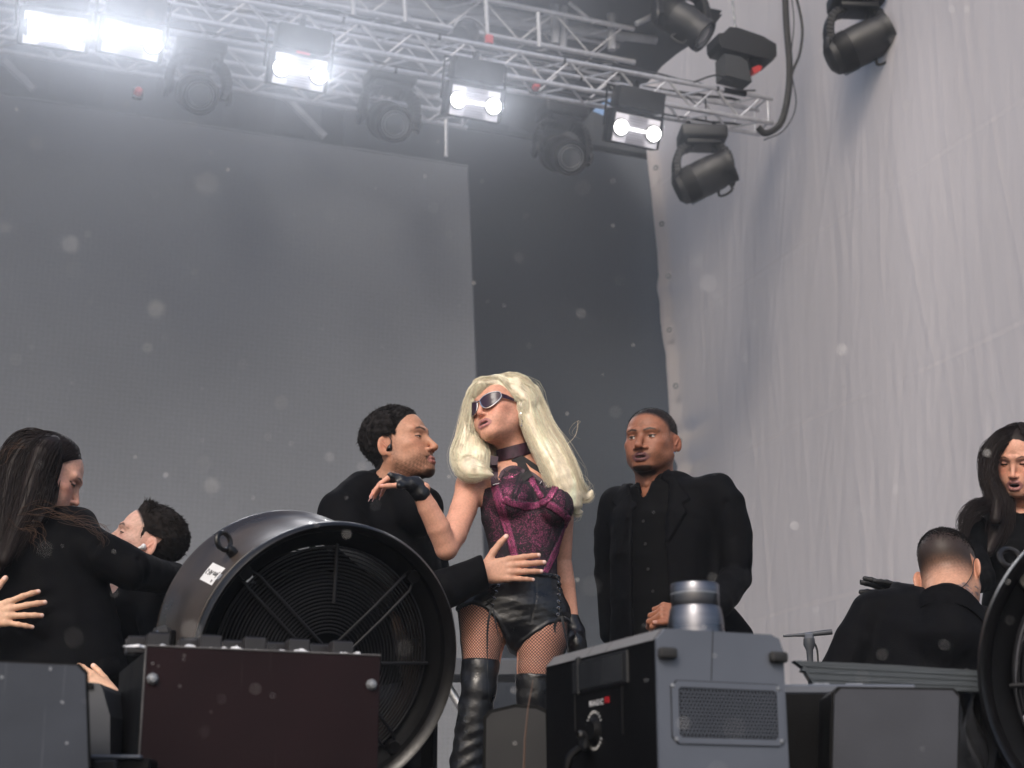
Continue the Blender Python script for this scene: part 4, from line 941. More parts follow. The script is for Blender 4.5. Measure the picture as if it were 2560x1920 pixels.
# ---- keyboard on a cross stand far behind the singer's legs
d = 8.0; c = W(1275, 1668, d); t = thing('keyboard', 'keyboard on a crossed stand seen between the legs of the singer', 'keyboard', np.array((c[0], c[1], 0)))
zk = c[2]
MB().box(np.array((c[0], c[1] + .15, zk)), (1.25, .32, .09), None, .01).build('keybed', m_greyd, t); MB().box(np.array((c[0] + .08, c[1] - .012, zk + .01)), (.045, .006, .03)).build('display', Memit('display_glow', (.8, .85, .9), .35), t)
MB().box(np.array((c[0] - .09, c[1] - .012, zk - .045)), (.014, .01, .03)).build('pilot_lamp', Memit('green_led', (.1, .8, .3), .8), t)
for s_ in (-1, 1): MB().tube([np.array((c[0] - .33 * s_, c[1] + .15 + .02 * s_, 0.02)), np.array((c[0] + .33 * s_, c[1] + .15 + .02 * s_, zk - .05))], .022, 10).build('stand_leg', m_black if s_ > 0 else m_alu, t, True)
for s_ in (-1, 1): MB().box(np.array((c[0] + .33 * s_, c[1] + .15, .02)), (.05, .5, .03), None, .005).build('stand_foot', m_black, t)
# ---- microphone on its stand
d = 4.6; a, b_ = W(1958, 1590, d), W(2073, 1577, d); c = W(2022, 1586, d); t = thing('microphone', 'microphone on a short boom stand in front of the curtain', 'microphone', np.array((c[0], c[1], 0)))
dr = nrm(b_ - a)
MB().tube([a, a + (c - a) * .5, c - dr * .012], [.0035, .0045, .006], 8).build('boom', m_greyd, t, True)
MB().lathe([(0, 0), (.0065, .002), (.0072, .04), (.008, .065), (.008, .085), (0, .087)], c - dr * .018, dr, 16).build('capsule', m_greyd, t, True)
MB().box(c - ZZ * .006, (.026, .02, .022), None, .005).build('clip', m_greyp, t)
MB().lathe([(.016, -.012), (.017, -.03), (.010, -.045), (.009, -.07), (.0095, -c[2] + .03)], c, ZZ, 14).build('stand_pole', m_greyd, t, True)
MB().lathe([(.14, 0), (.14, .015), (.02, .03), (0, .03)], np.array((c[0], c[1], 0)), ZZ, 30).build('stand_base', m_black, t, True)
MB().tube(catmull([c + dr * .0 - ZZ * .02 + np.array((.012, 0, 0)), c + np.array((.022, 0, -.05)), c + np.array((.02, 0, -.14)), c + np.array((.016, 0, -.3))], 14), .003, 6).build('cable', m_rubber, t, True)
# ================================================================== people: shared builders
m_skin = Mvc('skin', 0.48, 0.14, 0.12, 700, spec=0.34)
m_hairm = Mvc('hair', 0.5, 0.0, 0.0, spec=0.16)
m_wool = M('black_wool', (0.0022, 0.0022, 0.0032), 0.78, var=0.3, scale=30, bump=0.25, bscale=420, spec=0.085, sheen=0.0)
m_crop = Mvc('cropped_hair', 0.8, 0.0, 0.0, spec=0.12)
m_shirt = M('black_shirt', (0.0019, 0.0019, 0.0024), 0.75, var=0.2, scale=30, bump=0.12, bscale=500, spec=0.07)
m_leather = M('black_leather', (0.0045, 0.0045, 0.006), 0.36, var=0.3, scale=18, bump=0.22, bscale=55, spec=0.55, rvar=0.3)

def head_mesh(sk, h=0.0018, female=False, jaw=1.0, nose=1.0, lips=1.0, mouth=0.0, lid=0.0, brow=(.03, .02, .015), lipc=None,
              stub=0.0, chin_b=0.0, mous=0.0, fade=None, shadow=None, blush=0.0, gaze=(0, 0), ears=True, eyes=True, neck=1.0, neckdir=(0, -.035, -.20), goat=0.0):
    """head in its own frame: right +X, face +Y, up +Z, origin between the ears"""
    S_ = SDF((-.108, -.135, -.225), (.108, .150, .155), h); f = 0.95 if female else 1.0
    S_.ell((0, -.014, .045), (.0765 * (.97 if female else 1), .098, .082))
    S_.ell((0, .030, .020), (.064, .060, .070), k=.02)
    S_.ell((0, .026, -.022), (.060 * jaw, .060, .082), k=.02)
    for s in (-1, 1):
        S_.rc((s * .054 * jaw, .004, -.050), (s * .018 * jaw, .068, -.094), .020, .017, k=.025)
        S_.ell((s * .046, .052, -.016), (.021, .024, .016), k=.022)                       # cheekbone
        S_.rc((s * .044, .073, .030), (s * .012, .086, .027), .010, .011, k=.014)           # brow ridge
        S_.ell((s * .033, .062, -.045), (.022, .022, .026), k=.02)                          # cheek
    S_.ell((0, .014, -.052), (.0585 * jaw, .062, .052), k=.03)                            # lower face, filled towards the ears
    S_.ell((0, -.005, -.01), (.071, .060, .055), k=.03)
    S_.ell((0, .073, -.096), (.021 * jaw, .017, .016), k=.016)                            # chin
    S_.ell((0, .068, -.064), (.033, .027, .030), k=.02)                                    # muzzle
    if eyes:
        for s in (-1, 1): S_.ell((s * .032, .100, .006), (.020, .017, .0125), k=.012, op='s')
    # nose
    nl = 1.0 if not female else .88
    S_.rc((0, .082, .018), (0, .096 + .014 * nose * nl, -.031), .0078, .0096 * nose ** .5 * nl, k=.012)
    S_.ell((0, .094 + .014 * nose * nl, -.035), (.0105 * nose * nl, .010, .0088 * nl), k=.006)
    for s in (-1, 1):
        S_.ell((s * .0125 * nose * nl, .094, -.0375), (.0078 * nose * nl, .0105, .0072 * nl), k=.006)
        S_.ell((s * .0062 * nose * nl, .1005, -.0450), (.0036 * nose * nl, .0058, .0034), k=.002, op='s')  # nostril
    # lips
    my = .0925; op = mouth * .5; zc = -.069
    for s in (-1, 1):
        S_.chain([(0, my + .004, zc + .0052 + op), (s * .011, my + .002, zc + .0062 + op), (s * .023, my - .010, zc + op * .2)], [.0052 * lips, .0050 * lips, .0026], k=.004)
        S_.chain([(0, my + .0025, zc - .0062 - op), (s * .011, my + .0005, zc - .0055 - op), (s * .022, my - .010, zc - .0012 - op * .2)], [.0066 * lips, .0060 * lips, .0026], k=.004)
    if mouth > 0: S_.ell((0, .090, zc), (.0165, .018, .0012 + op), k=.002, op='s')
    else:
        for s in (-1, 1): S_.rc((0, my + .009, zc), (s * .022, my - .004, zc), .0016, .0012, k=.003, op='s')
    # eyes
    if eyes:
        for s in (-1, 1):
            c = np.array((s * .032, .0725, .006)); S_.ell(c, (.0125,) * 3)
            zu = .0052 - lid * .0085; zl = -.0048
            def upper(X, Y, Z, c=c, zu=zu):
                return np.maximum(np.sqrt((X - c[0]) ** 2 + (Y - c[1]) ** 2 + (Z - c[2]) ** 2) - .0142, -(Z - c[2] - zu + 5.0 * (X - c[0]) ** 2 / .012 * .10))
            def lower(X, Y, Z, c=c, zl=zl):
                return np.maximum(np.sqrt((X - c[0]) ** 2 + (Y - c[1]) ** 2 + (Z - c[2]) ** 2) - .0138, (Z - c[2] - zl))
            S_.put(upper, c - .016, c + .016, .0015); S_.put(lower, c - .016, c + .016, .0015)
    if ears:
        for s in (-1, 1):
            Re = np.array(((math.cos(.35), s * -math.sin(.35) * 1, 0), (s * math.sin(.35), math.cos(.35), 0), (0, 0, 1.0)))
            Re = np.stack((nrm((s * 1, .75, 0)), nrm((-s * .75, 1, 0)), ZZ), 1)
            Re = np.stack((nrm((s * .80, .60, 0)), nrm((s * .60, -.80, .12)), np.cross(nrm((s * .80, .60, 0)), nrm((s * .60, -.80, .12)))), 1)
            S_.ell((s * .0835, -.016, -.004), (.0065, .0175, .031), Re, k=.006); S_.ell((s * .0765, -.004, -.028), (.006, .009, .011), Re, k=.006)
            S_.ell((s * .0895, -.0105, -.001), (.0060, .0105, .020), Re, k=.004, op='s')
            S_.rc((s * .083, -.006, -.012), (s * .087, -.018, .010), .003, .0025, k=.004)
    nd = np.array(neckdir); nr = (.050 if female else .060) * neck
    S_.rc((0, -.022, -.055), nd * np.array((1, 1, 1)), nr, nr * 1.04, k=.025)
    if not female: S_.ell((0, .030, -.150), (.010, .012, .014), k=.02)
    V, F = S_.mesh(); V = relax(V, F, 1, .35)
    x, y, z = V[:, 0], V[:, 1], V[:, 2]; ax_ = np.abs(x); n = len(V)
    C = np.tile(np.array(sk, float), (n, 1)); sk = np.array(sk, float)
    C *= (1 + .05 * vnoise(V, 60, 1) + .045 * vnoise(V, 190, 2) + .03 * vnoise(V, 600, 12))[:, None]
    red = gau(ax_ - .044, .022) * gau(z + .018, .022) * (y > .03); C = mixc(C, sk * (1.06, .80, .78), red * (.35 + blush))
    C = mixc(C, sk * (1.05, .78, .74), gau(ax_, .014) * gau(z + .038, .012) * (y > .085) * .5)
    C = mixc(C, sk * (1.0, .66, .60), (ax_ > .074) * gau(z + .005, .04) * gau(y + .01, .03) * .45)
    sh = sk * (.42, .36, .34)
    hairc = np.array(brow, float)
    if stub: 
        m = sstep(-.045, -.075, z - .25 * (y - .05)) * sstep(-.01, .02, y + .02) * sstep(-.15,-.11,z) + sstep(.05, .066, ax_) * gau(y - .012, .014) * sstep(.02, -.01, z) * .8
        m = np.clip(m, 0, 1) * (1 - gau(x, .017) * gau(z + .088, .008) * (y > .08) * .5) * (.75 + .35 * vnoise(V, 900, 5))
        C = mixc(C, sk * .35 + hairc * .4, m * stub)
    if mous: C = mixc(C, hairc, sstep(.0075, .003, np.abs(z + .0550 + ax_ * .30)) * (ax_ < .033) * (y > .066) * mous * (.9 + .3 * vnoise(V, 900, 6)))
    if chin_b: C = mixc(C, hairc, sstep(-.094, -.101, z + .0 * y) * sstep(.045, .025, ax_) * (y > .03) * sstep(-.135,-.115,z) * chin_b)
    if goat: C = mixc(C, hairc, gau(ax_ - .0, .014) * gau(z + .088, .007) * (y > .08) * goat)
    # lips
    if lipc is not None:
        dl = np.minimum.reduce([poly_dist(V, [(0, my + .006, zc + .0055 + op), (s * .011, my + .004, zc + .0062 + op), (s * .023, my - .008, zc + op * .2)]) for s in (-1, 1)] +
                               [poly_dist(V, [(0, my + .006, zc - .0066 - op), (s * .011, my + .003, zc - .006 - op), (s * .022, my - .008, zc - .001 - op * .2)]) for s in (-1, 1)])
        C = mixc(C, lipc, sstep(.0080 * lips, .0058 * lips, dl) * (y > .070))
    if mouth > 0:
        inside = (np.abs(z - zc) < .0015 + op) & (ax_ < .016) & (y < my + .0005) & (y > .06)
        C[inside] = (.05, .012, .012); C[inside & (z > zc + op * .1) & (y > .070)] = (.62, .58, .54)
    # brows
    db = np.minimum.reduce([poly_dist(V * (1, .3, 1), np.array([(s * .013, .088, .0255), (s * .030, .086, .0315), (s * .045, .074, .0285), (s * .052, .06, .0225)]) * (1, .3, 1)) for s in (-1, 1)])
    bw_ = .0036 if not female else .0028
    C = mixc(C, hairc, sstep(bw_ * 1.5, bw_ * .7, db) * (y > .05) * .92)
    if eyes:
        for s in (-1, 1):
            c = np.array((s * .032, .0725, .006)); zu = .0052 - lid * .0085 - .0417 * (x - c[0]) ** 2 * 0
            r = np.linalg.norm(V - c, axis=1); near = (r < .0165) & (y > c[1] + .002)
            ball = (r < .01335) & (y > c[1]) & (z < c[2] + zu + .0006) & (z > c[2] - .0056)
            if shadow is not None: C = mixc(C, shadow, gau(x - s * .033, .016) * gau(z - .0155, .009) * (y > .05) * .75)
            C = mixc(C, sk * (.55, .42, .38), near * gau(z - c[2] - .011, .003) * .35)
            C[ball] = (.55, .52, .50)
            gd = nrm(np.array((gaze[0], 1, gaze[1]))); iris = np.linalg.norm(V - (c + gd * .0125), axis=1)
            C[ball & (iris < .0060)] = (.035, .018, .010); C[ball & (iris < .0030)] = (.004, .004, .004)
            lash = near & (np.abs(z - c[2] - zu) < (.0018 if not female else .0030)) & (np.abs(x - c[0]) < .0155); C[lash] = (.012, .009, .008)
            low = near & (np.abs(z - c[2] + .0050) < .0011) & (np.abs(x - c[0]) < .013); C = mixc(C, sk * (.4, .28, .25), low * .7)
            if female: 
                wing = gau(x - s * .049, .004) * gau(z - .0090, .0028) * (y > .04); C = mixc(C, (.014, .01, .01), wing * 1.3)
    if fade is not None: C = np.where(earzone(V)[:, None], C, fade(V, C))
    return V, F, np.clip(C, .002, .95)

def scalp(V):
    """0..1: how far the point lies inside the usual hair area of the head frame"""
    x, y, z = V[:, 0], V[:, 1], V[:, 2]; a = np.abs(x)
    front = .088 - .55 * np.maximum(y - .02, 0) * 0
    zl = np.where(y > .02, .062 + .30 * np.maximum(.055 - np.maximum(y, .02), 0) * -1 + (y - .02) * .28, .0)
    zl = np.interp(y, [-.12, -.06, -.02, .012, .030, .050, .070, .09], [-.055, -.055, -.030, -.010, .035, .060, .082, .092])
    return z - zl
def place(V, c, Rm): return V @ Rm.T + np.asarray(c)

def strands(roots, dirs, length, r0, segs=4, curl=0.0, droop=0.0, pig=(.02, .015, .012), seed=0, var=.3, sides=3, taper=True):
    """many fine tapered tubes in one mesh; roots, dirs: (n,3)"""
    g = np.random.default_rng(seed); n = len(roots); L = length * g.uniform(.7, 1.25, n); d = dirs + g.normal(0, .18, (n, 3)); d /= np.linalg.norm(d, axis=1)[:, None]
    paths = np.zeros((n, segs + 1, 3)); p = roots.copy(); paths[:, 0] = p; cv = g.normal(0, curl, (n, 3))
    for i in range(segs):
        d = d + cv / segs; d[:, 2] -= droop / segs; d /= np.linalg.norm(d, axis=1)[:, None]; p = p + d * (L / segs)[:, None]; paths[:, i + 1] = p
    return tubes(paths, r0, pig, seed, var, sides, taper)
def tubes(paths, r0, pig, seed=0, var=.3, sides=3, taper=True, grad=None):
    n, m, _ = paths.shape; g = np.random.default_rng(seed + 99)
    t = np.gradient(paths, axis=1); t /= np.linalg.norm(t, axis=2)[..., None] + 1e-12
    ref = g.normal(size=(n, 1, 3)); u = np.cross(t, ref); u /= np.linalg.norm(u, axis=2)[..., None] + 1e-12; w = np.cross(t, u)
    rad = np.asarray(r0) * np.ones((n, 1)) * (np.interp(np.linspace(0, 1, m), [0, .1, .7, 1], [.8, 1, .85, .2])[None, :] if taper else 1)
    a = np.arange(sides) * 2 * math.pi / sides
    V = paths[:, :, None, :] + rad[:, :, None, None] * (np.cos(a)[None, None, :, None] * u[:, :, None, :] + np.sin(a)[None, None, :, None] * w[:, :, None, :])
    V = V.reshape(-1, 3); base = (np.arange(n)[:, None, None] * m + np.arange(m - 1)[None, :, None]) * sides; q = np.arange(sides)[None, None, :]; q2 = (q + 1) % sides
    F = np.stack((base + q, base + q2, base + sides + q2, base + sides + q), -1).reshape(-1, 4)
    c = np.asarray(pig, float)[None, :] * (1 + g.uniform(-var, var, (n, 1))); c = np.repeat(c, m * sides, 0)
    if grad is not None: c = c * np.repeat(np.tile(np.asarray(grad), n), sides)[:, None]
    return V, F, np.clip(c, .001, .95)
def join(*ms):
    V, F, C = [], [], []; k = 0
    for v, f, c in ms: V.append(v); F.append(f + k); C.append(c); k += len(v)
    return np.concatenate(V), np.concatenate(F), np.concatenate(C)

def earzone(V):
    return (np.abs(V[:, 0]) > .0735) & (V[:, 2] < .032) & (V[:, 2] > -.06) & (V[:, 1] > -.045) & (V[:, 1] < .022)
def short_hair(V, F, depth_fn, flow_fn, length, n, pig, seed, h_in=.002, r0=.0009, cap=True, lift=.22):
    """cap shell + fine strands on a head mesh (head frame). depth_fn(V) -> thickness (<=0: no hair)"""
    N = vnormals(V, F); D = np.where(earzone(V), 0, depth_fn(V)); ok = D > 0
    keep = ok[F].all(1); idx = np.full(len(V), -1); used = np.unique(F[keep]); idx[used] = np.arange(len(used))
    cv = V[used] + N[used] * (np.clip(D[used], 0, None) * .72)[:, None] * (1 + .30 * vnoise(V[used], 210, seed))[:, None]; cf = idx[F[keep]]
    cc = np.tile(np.asarray(pig, float), (len(cv), 1)) * (1 + .3 * vnoise(cv, 300, seed + 3))[:, None]
    g = np.random.default_rng(seed); w = np.clip(D[used], 0, None) + 1e-6; pick = g.choice(len(used), n, p=w / w.sum()); u = used[pick]
    fl = flow_fn(V[u]); fl = fl - N[u] * (fl * N[u]).sum(1)[:, None]; fl /= np.linalg.norm(fl, axis=1)[:, None] + 1e-6; d = N[u] * lift + fl; d /= np.linalg.norm(d, axis=1)[:, None]
    roots = V[u] + N[u] * (D[u] * .35)[:, None] + g.normal(0, .0012, (n, 3))
    ln = length * np.clip(D[u] / .012, .25, 1.3)
    sv = strands(roots, d, ln, r0, 4, curl=.5, droop=.15, pig=pig, seed=seed)
    return join((cv, cf, np.clip(cc, .001, .9)), sv) if cap else sv

def hand_sdf(S_, wrist, dirv, palm_n, size=1.0, spread=.16, curl=(.25, .3, .3), thumb=(.7, .35, .25), side=1, k=.006, fcurl=None, thumb_bend=.2, thin=1.0):
    """adds a hand: dirv wrist->knuckles, palm_n out of the palm, side=+1 puts the thumb along cross(dirv, palm_n). Returns finger tips"""
    d = nrm(dirv); pn = nrm(np.asarray(palm_n) - d * np.dot(palm_n, d)); t = np.cross(d, pn) * side; w = np.asarray(wrist, float); s = size
    offs = (.030, .0105, -.0095, -.028); L = (.093, .097, .092, .084); FL = ((.044, .026, .021), (.048, .030, .022), (.045, .028, .021), (.036, .021, .019)); FR = (.0095, .0097, .0092, .0081)
    tips = []
    S_.rc(w - d * .03 * s, w + d * .012 * s, .024 * s * thin, .0245 * s * thin, k=.01)
    for i in range(4):
        kn = w + d * L[i] * s + t * offs[i] * s; S_.rc(w + d * .012 * s + t * offs[i] * .55 * s, kn, .0135 * s, .0098 * s * thin, k=.012)
    S_.ell(w + d * .050 * s + pn * .006 * s, (.036 * s, .046 * s, .0135 * s), np.stack((t, d, pn), 1), k=.012)
    for i in range(4):
        ang = spread * (1.5 - i) / 1.5; fd = nrm(d * math.cos(ang) + t * math.sin(ang)); p = w + d * L[i] * s + t * offs[i] * s; a = 0
        cu = curl if fcurl is None else fcurl[i]; r = FR[i] * s * thin
        for j in range(3):
            a += cu[j]; q = p + (fd * math.cos(a) + pn * math.sin(a)) * FL[i][j] * s; S_.rc(p, q, r, r * .92, k=.004 if j else .008)
            pass
            p, r = q, r * .92
        tips.append((p, fd, a, r, pn))
    b = w + d * .022 * s + t * .022 * s + pn * .006 * s; td = nrm(d * math.cos(thumb[0]) + t * math.sin(thumb[0]) + pn * thumb[1]); p = b; r = .0135 * s
    for j, ln in enumerate((.046, .034, .027)):
        q = p + td * ln * s; r2 = (.0108, .0096, .0084)[j] * s * thin; S_.rc(p, q, r, r2, k=.009 if j == 0 else .004); p, r = q, r2; td = nrm(td + (d * thumb_bend + pn * thumb[2] * .5))
    tips.append((p, td, 0, r, pn)); return tips
def skin_color(V, sk, tips=(), nail=(.76, .56, .50), seed=3):
    C = np.tile(np.array(sk, float), (len(V), 1)) * (1 + .05 * vnoise(V, 70, seed))[:, None]; sk = np.array(sk)
    for p, fd, a, r, pn in tips:
        q = fd * math.cos(a) + pn * math.sin(a); nn = -(pn * math.cos(a) - fd * math.sin(a)); c = np.asarray(p) + nn * r * .75 - q * r * .1
        C = mixc(C, sk * (1.02, .78, .74), gau(np.linalg.norm(V - p, axis=1), r * 1.8) * .5)
        C = mixc(C, nail, sstep(r * .95, r * .65, np.linalg.norm((V - c), axis=1)) * .75)
    return C
def body_obj(parent, parts, name='body'):
    V, F, C = join(*parts); return link_mesh(name, V, F, m_skin, parent, smooth=True, pig=C)
def cloth(S_, name, m, parent, wr=0.0, seed=0, rel=2, folds=(), freq=22, raised=()):
    """skin a garment field; folds: (polyline, depth, width) creases pressed in (+) or raised (-)"""
    V, F = S_.mesh(); V = relax(V, F, rel, .5); N = vnormals(V, F)
    d = np.zeros(len(V))
    wr *= 1.5
    if wr: d += wr * (vnoise(V * (1, 1, .7), freq, seed) * .6 + vnoise(V, freq * 2.3, seed + 1) * .35)
    for pl, dep, wd in folds: d -= dep * gau(poly_dist(V, [np.asarray(p, float) for p in pl]), wd)
    if raised:                    # flaps lying on the cloth: lapels, pockets
        q = pxy(V); fr = N[:, 1] < .3
        for poly, hgt in raised: d += hgt * (inside(q, poly) & fr)
    V = V + N * d[:, None]
    return link_mesh(name, V, F, m, parent, smooth=True)

def crown(c, Rm, cen, rad, n, pig, seed, part=0.0, r0=.0011, th=(4, 112), face=48, drop=.0, var=.3, lift=.004, zf=.085):
    """hair combed down from a parting over the skull"""
    g = np.random.default_rng(seed); ph = g.uniform(0, 2 * math.pi, n); t0 = R(1) * g.uniform(th[0], th[0] + 40, n); t1 = R(1) * g.uniform(th[1] - 30, th[1], n); m = 14; out = np.zeros((n, m, 3))
    fr = np.cos(ph - math.pi / 2)                                     # 1 = over the forehead
    sg = np.where(np.cos(ph) >= part, 1, -1)
    for i in range(m):
        u = i / (m - 1); t = t0 + (t1 - t0) * u
        p = ph + (-sg) * 0 + 0; sw = np.maximum(fr, 0) ** .7 * R(70) * (.25 + .75 * u)
        p = np.where(sg > 0, ph - sw, ph + sw)                        # forehead hair sweeps to the sides
        rr = 1.0 + lift / .085 * (1 + .5 * np.sin(ph * 31 + u * 4)) + .01 * np.sin(ph * 17)
        out[:, i] = np.stack((np.sin(t) * np.cos(p) * rad[0] * rr, np.sin(t) * np.sin(p) * rad[1] * rr, np.cos(t) * rad[2] * rr - drop * u), 1) + cen
    keep = ~((np.arctan2(np.abs(out[:, -1, 0]), out[:, -1, 1] + 1e-9) < R(face)) & (out[:, -1, 2] < .06))
    out = out[keep]; P = out.reshape(-1, 3); keep2 = ~((P[:, 1] > .050) & (P[:, 2] < zf) | (np.abs(P[:, 0]) < .066) & (P[:, 1] > .045) & (P[:, 2] < .05)); out = out[keep2.reshape(len(out), m).all(1)]
    v, f, c_ = tubes(out, r0, pig, seed, var); return place(v, c, Rm), f, c_
# ================================================================== the six performers
DEEP = np.array((0, 1.0, 0))
def leg_pair(hipc, side, fwd, knees, ankles, m_t, m_s, parent, rt=(.085, .062, .045), name='trousers', shoe='shoe', floor=True):
    """knees / ankles: lists of two world points (left, right)"""
    pts = [hipc] + knees + ankles; lo = np.min(pts, 0) - .16; hi = np.max(pts, 0) + .16
    S_ = SDF(lo, hi, .010); S_.ell(hipc, (.165, .115, .13), np.stack((nrm(side), nrm(np.cross(ZZ, side)), ZZ), 1))
    for s, kn, an in zip((-1, 1), knees, ankles):
        h = hipc + nrm(side) * s * .085 - ZZ * .04; S_.chain([h, kn, an], rt, k=.03)
    cloth(S_, name, m_t, parent, wr=.003, seed=3, rel=1)
    for an in ankles:
        S2 = SDF(an - np.array((.2, .2, .12)), an + np.array((.2, .2, .1)), .008); f = nrm(np.array((fwd[0], fwd[1], 0)))
        S2.rc(an - ZZ * .01, an - ZZ * .05 - f * .02, .045, .038).rc(an - ZZ * .05 - f * .03, an - ZZ * .065 + f * .13, .036, .030, k=.02); V, F = S2.mesh(); link_mesh(shoe, V, F, m_s, parent, True)
def inner_trunk(secs, side, extra=(), h=.012):
    P = np.array([p for p, _ in secs] + [q for ch, _ in extra for q in ch]); S_ = SDF(P.min(0) - .24, P.max(0) + .24, h)
    S_.loft([(p, (a * .74, b * .74) if i else (a, b)) for i, (p, (a, b)) in enumerate(secs)], side, k=.02)
    for ch, rs in extra: S_.chain(ch, .025, k=.01)
    return S_.mesh()
def with_color(VF, sk, seed=1): return VF[0], VF[1], skin_color(VF[0], sk, seed=seed)
def feet(c, hz): return np.array((c[0], c[1], hz))
LBL = 'dancers in black around the singer'

# ---------------------------------------------------------------- man in a black suit standing at right of the singer
def man_standing():
    d = 5.45; fw = nrm((-.45, -.89, 0.0)); c = W(1627, 1109, d); Rm = frame_from(fw, (.03, .02, 1)); sk = (.27, .112, .066)
    t = thing('person', 'man in open black suit and black shirt with an earring, standing before the curtain edge', 'person', np.array((W(1655, 1600, d)[0], W(1655, 1600, d)[1], 0)), LBL)
    def fade(V, C):
        x, y, z = V.T; s = scalp(V); hard = (s > .0) & (y < .09)
        m = sstep(-.006, .030, s) * np.where(y > .045, sstep(.001, .004, s), 1.0); m = np.where((np.abs(x) > .05) & (y < .03), sstep(-.03, .05, s), m)
        return mixc(C, (.012, .010, .010), m * (y < .10) * .97)
    V, F, C = head_mesh(sk, nose=1.25, lips=1.12, mouth=.0065, lipc=(.125, .050, .050), stub=.35, chin_b=.95, mous=.45, goat=.0, jaw=1.06, brow=(.012, .008, .006), lid=.30, gaze=(.15, -.10), neck=1.02, fade=fade, neckdir=(0, -.045, -.21))
    V = V * (1.10, 1.02, 1.0)
    hd = (place(V, c, Rm), F, C)
    V2, F2, C2 = short_hair(V, F, lambda v: np.where((v[:, 1] < .095), .0045 * sstep(.000, .03, scalp(v) - .02 * (v[:, 1] < .04)), 0), lambda v: np.stack((v[:, 0] * 0, v[:, 0] * 0 + .3, v[:, 0] * 0 - .2), 1), .004, 9000, (.010, .0085, .008), 3, r0=.0008, cap=False, lift=.05)
    side = np.array((.86, -.42, 0)); P = lambda x, y, dd=d: W(x, y, dd)
    secs = [(P(1649, 1205), (.06, .06)), (P(1652, 1232), (.15, .085)), (P(1655, 1300), (.175, .105)), (P(1648, 1400), (.165, .11)), (P(1640, 1500), (.155, .105)), (P(1650, 1620), (.165, .11))]
    hand = SDF(P(1665, 1535, 5.05) - .15, P(1665, 1535, 5.05) + .15, .0022)
    wr = P(1726, 1536, 5.03); tips = hand_sdf(hand, wr, (-.96, -.22, .03), (-.1, .9, -.45), side=1, spread=.10, curl=(.9, .9, .5), thumb=(.25, -.15, .1), thumb_bend=.3)
    hv = hand.mesh()
    body_obj(t, [hd, with_color(inner_trunk([(p, (a * .86, b * .86)) for p, (a, b) in secs], side, [([P(1806, 1250, 5.34), P(1838, 1440, 5.36), P(1795, 1512, 5.20), wr], (.045, .036, .03, .024)), ([P(1545, 1270, 5.58), P(1530, 1340, 5.62), P(1528, 1430, 5.67), P(1536, 1560, 5.67)], (.05, .042, .03))]), sk), (hv[0], hv[1], skin_color(hv[0], sk, tips, nail=(.42, .24, .2)))])
    link_mesh('hair', place(V2, c, Rm), F2, m_crop, t, True, pig=C2)
    # shirt
    S_ = SDF(P(1640, 1400) - (.42, .36, .62), P(1640, 1400) + (.42, .36, .55), .006); S_.loft([(p, (a * .93, b * .96)) for p, (a, b) in secs], side, k=.03)
    nb = place(np.array([(0, -.040, -.165)]), c, Rm)[0]
    S_.rc(nb, nb - ZZ * .04, .064, .085, k=.02)
    S_.rc(place(np.array([(0, -.03, -.03)]), c, Rm)[0], place(np.array([(0, .012, -.175)]), c, Rm)[0], .060, .050, k=.004, op='s')
    vn = place(np.array([(0, .055, -.21)]), c, Rm)[0]; S_.rc(vn, vn + ZZ * .12 + fw * .03, .010, .045, k=.004, op='s')
    cloth(S_, 'shirt', m_shirt, t, wr=.0022, seed=4, folds=[([P(1550, 1400, 5.3), P(1600, 1420, 5.3)], .006, .012), ([P(1545, 1450, 5.3), P(1610, 1480, 5.3)], .006, .012), ([P(1548, 1500, 5.3), P(1600, 1530, 5.3)], .006, .012)])
    # collar leaves
    for s in (-1, 1):
        a = [place(np.array([q]), c, Rm)[0] for q in ((s * .052, -.030, -.132), (s * .060, .012, -.150), (s * .030, .060, -.196), (s * .012, .058, -.186), (s * .045, .005, -.128))]
        q = np.array(a); n_ = nrm(np.cross(q[1] - q[0], q[2] - q[0])); MB().add(np.concatenate((q + n_ * .003, q - n_ * .003)), [(0, 1, 2, 3, 4), (9, 8, 7, 6, 5)] + [(i, 5 + i, 5 + (i + 1) % 5, (i + 1) % 5) for i in range(5)]).build('collar', m_shirt, t)
    for i, (x, y) in enumerate(((1611, 1304), (1616, 1361), (1623, 1424), (1635, 1479))):
        bp_ = P(x, y, 5.345 + .004 * i); MB().lathe([(0, .002), (.0045, .002), (.0055, 0), (0, 0)], bp_ + fw * .010, fw, 12).build('button', m_blackp, t, True)
    # jacket
    J = SDF(P(1660, 1400) - (.42, .5, .60), P(1660, 1400) + (.42, .45, .40), .005)
    js = [(P(1657, 1208), (.098, .066)), (P(1660, 1236), (.175, .088)), (P(1660, 1300), (.190, .122)), (P(1650, 1400), (.178, .126)), (P(1647, 1500), (.172, .122)), (P(1665, 1650), (.200, .133))]
    J.loft(js, side, k=.035)
    J.rc(P(1545, 1250, 5.55), P(1798, 1216, 5.36), .034, .040, k=.03)                               # padded shoulders
    J.chain([P(1790, 1236, 5.36), P(1815, 1262, 5.35), P(1836, 1340, 5.36), P(1842, 1440, 5.36), P(1795, 1512, 5.18), P(1738, 1532, 5.05)], [.062, .062, .060, .054, .049, .040], k=.04)
    J.chain([P(1540, 1262, 5.56), P(1528, 1330, 5.6), P(1524, 1430, 5.66), P(1534, 1580, 5.66)], [.060, .060, .054, .05], k=.045)
    J.rc(P(1785, 1340, 5.42), P(1778, 1500, 5.42), .050, .045, k=.03)
    J.rc(P(1790, 1520, 5.45), P(1850, 1590, 5.5), .05, .045, k=.03)
    ctr = P(1600, 1440, 5.28); RJ = np.stack((nrm(side), nrm(np.cross(ZZ, side)), ZZ), 1)
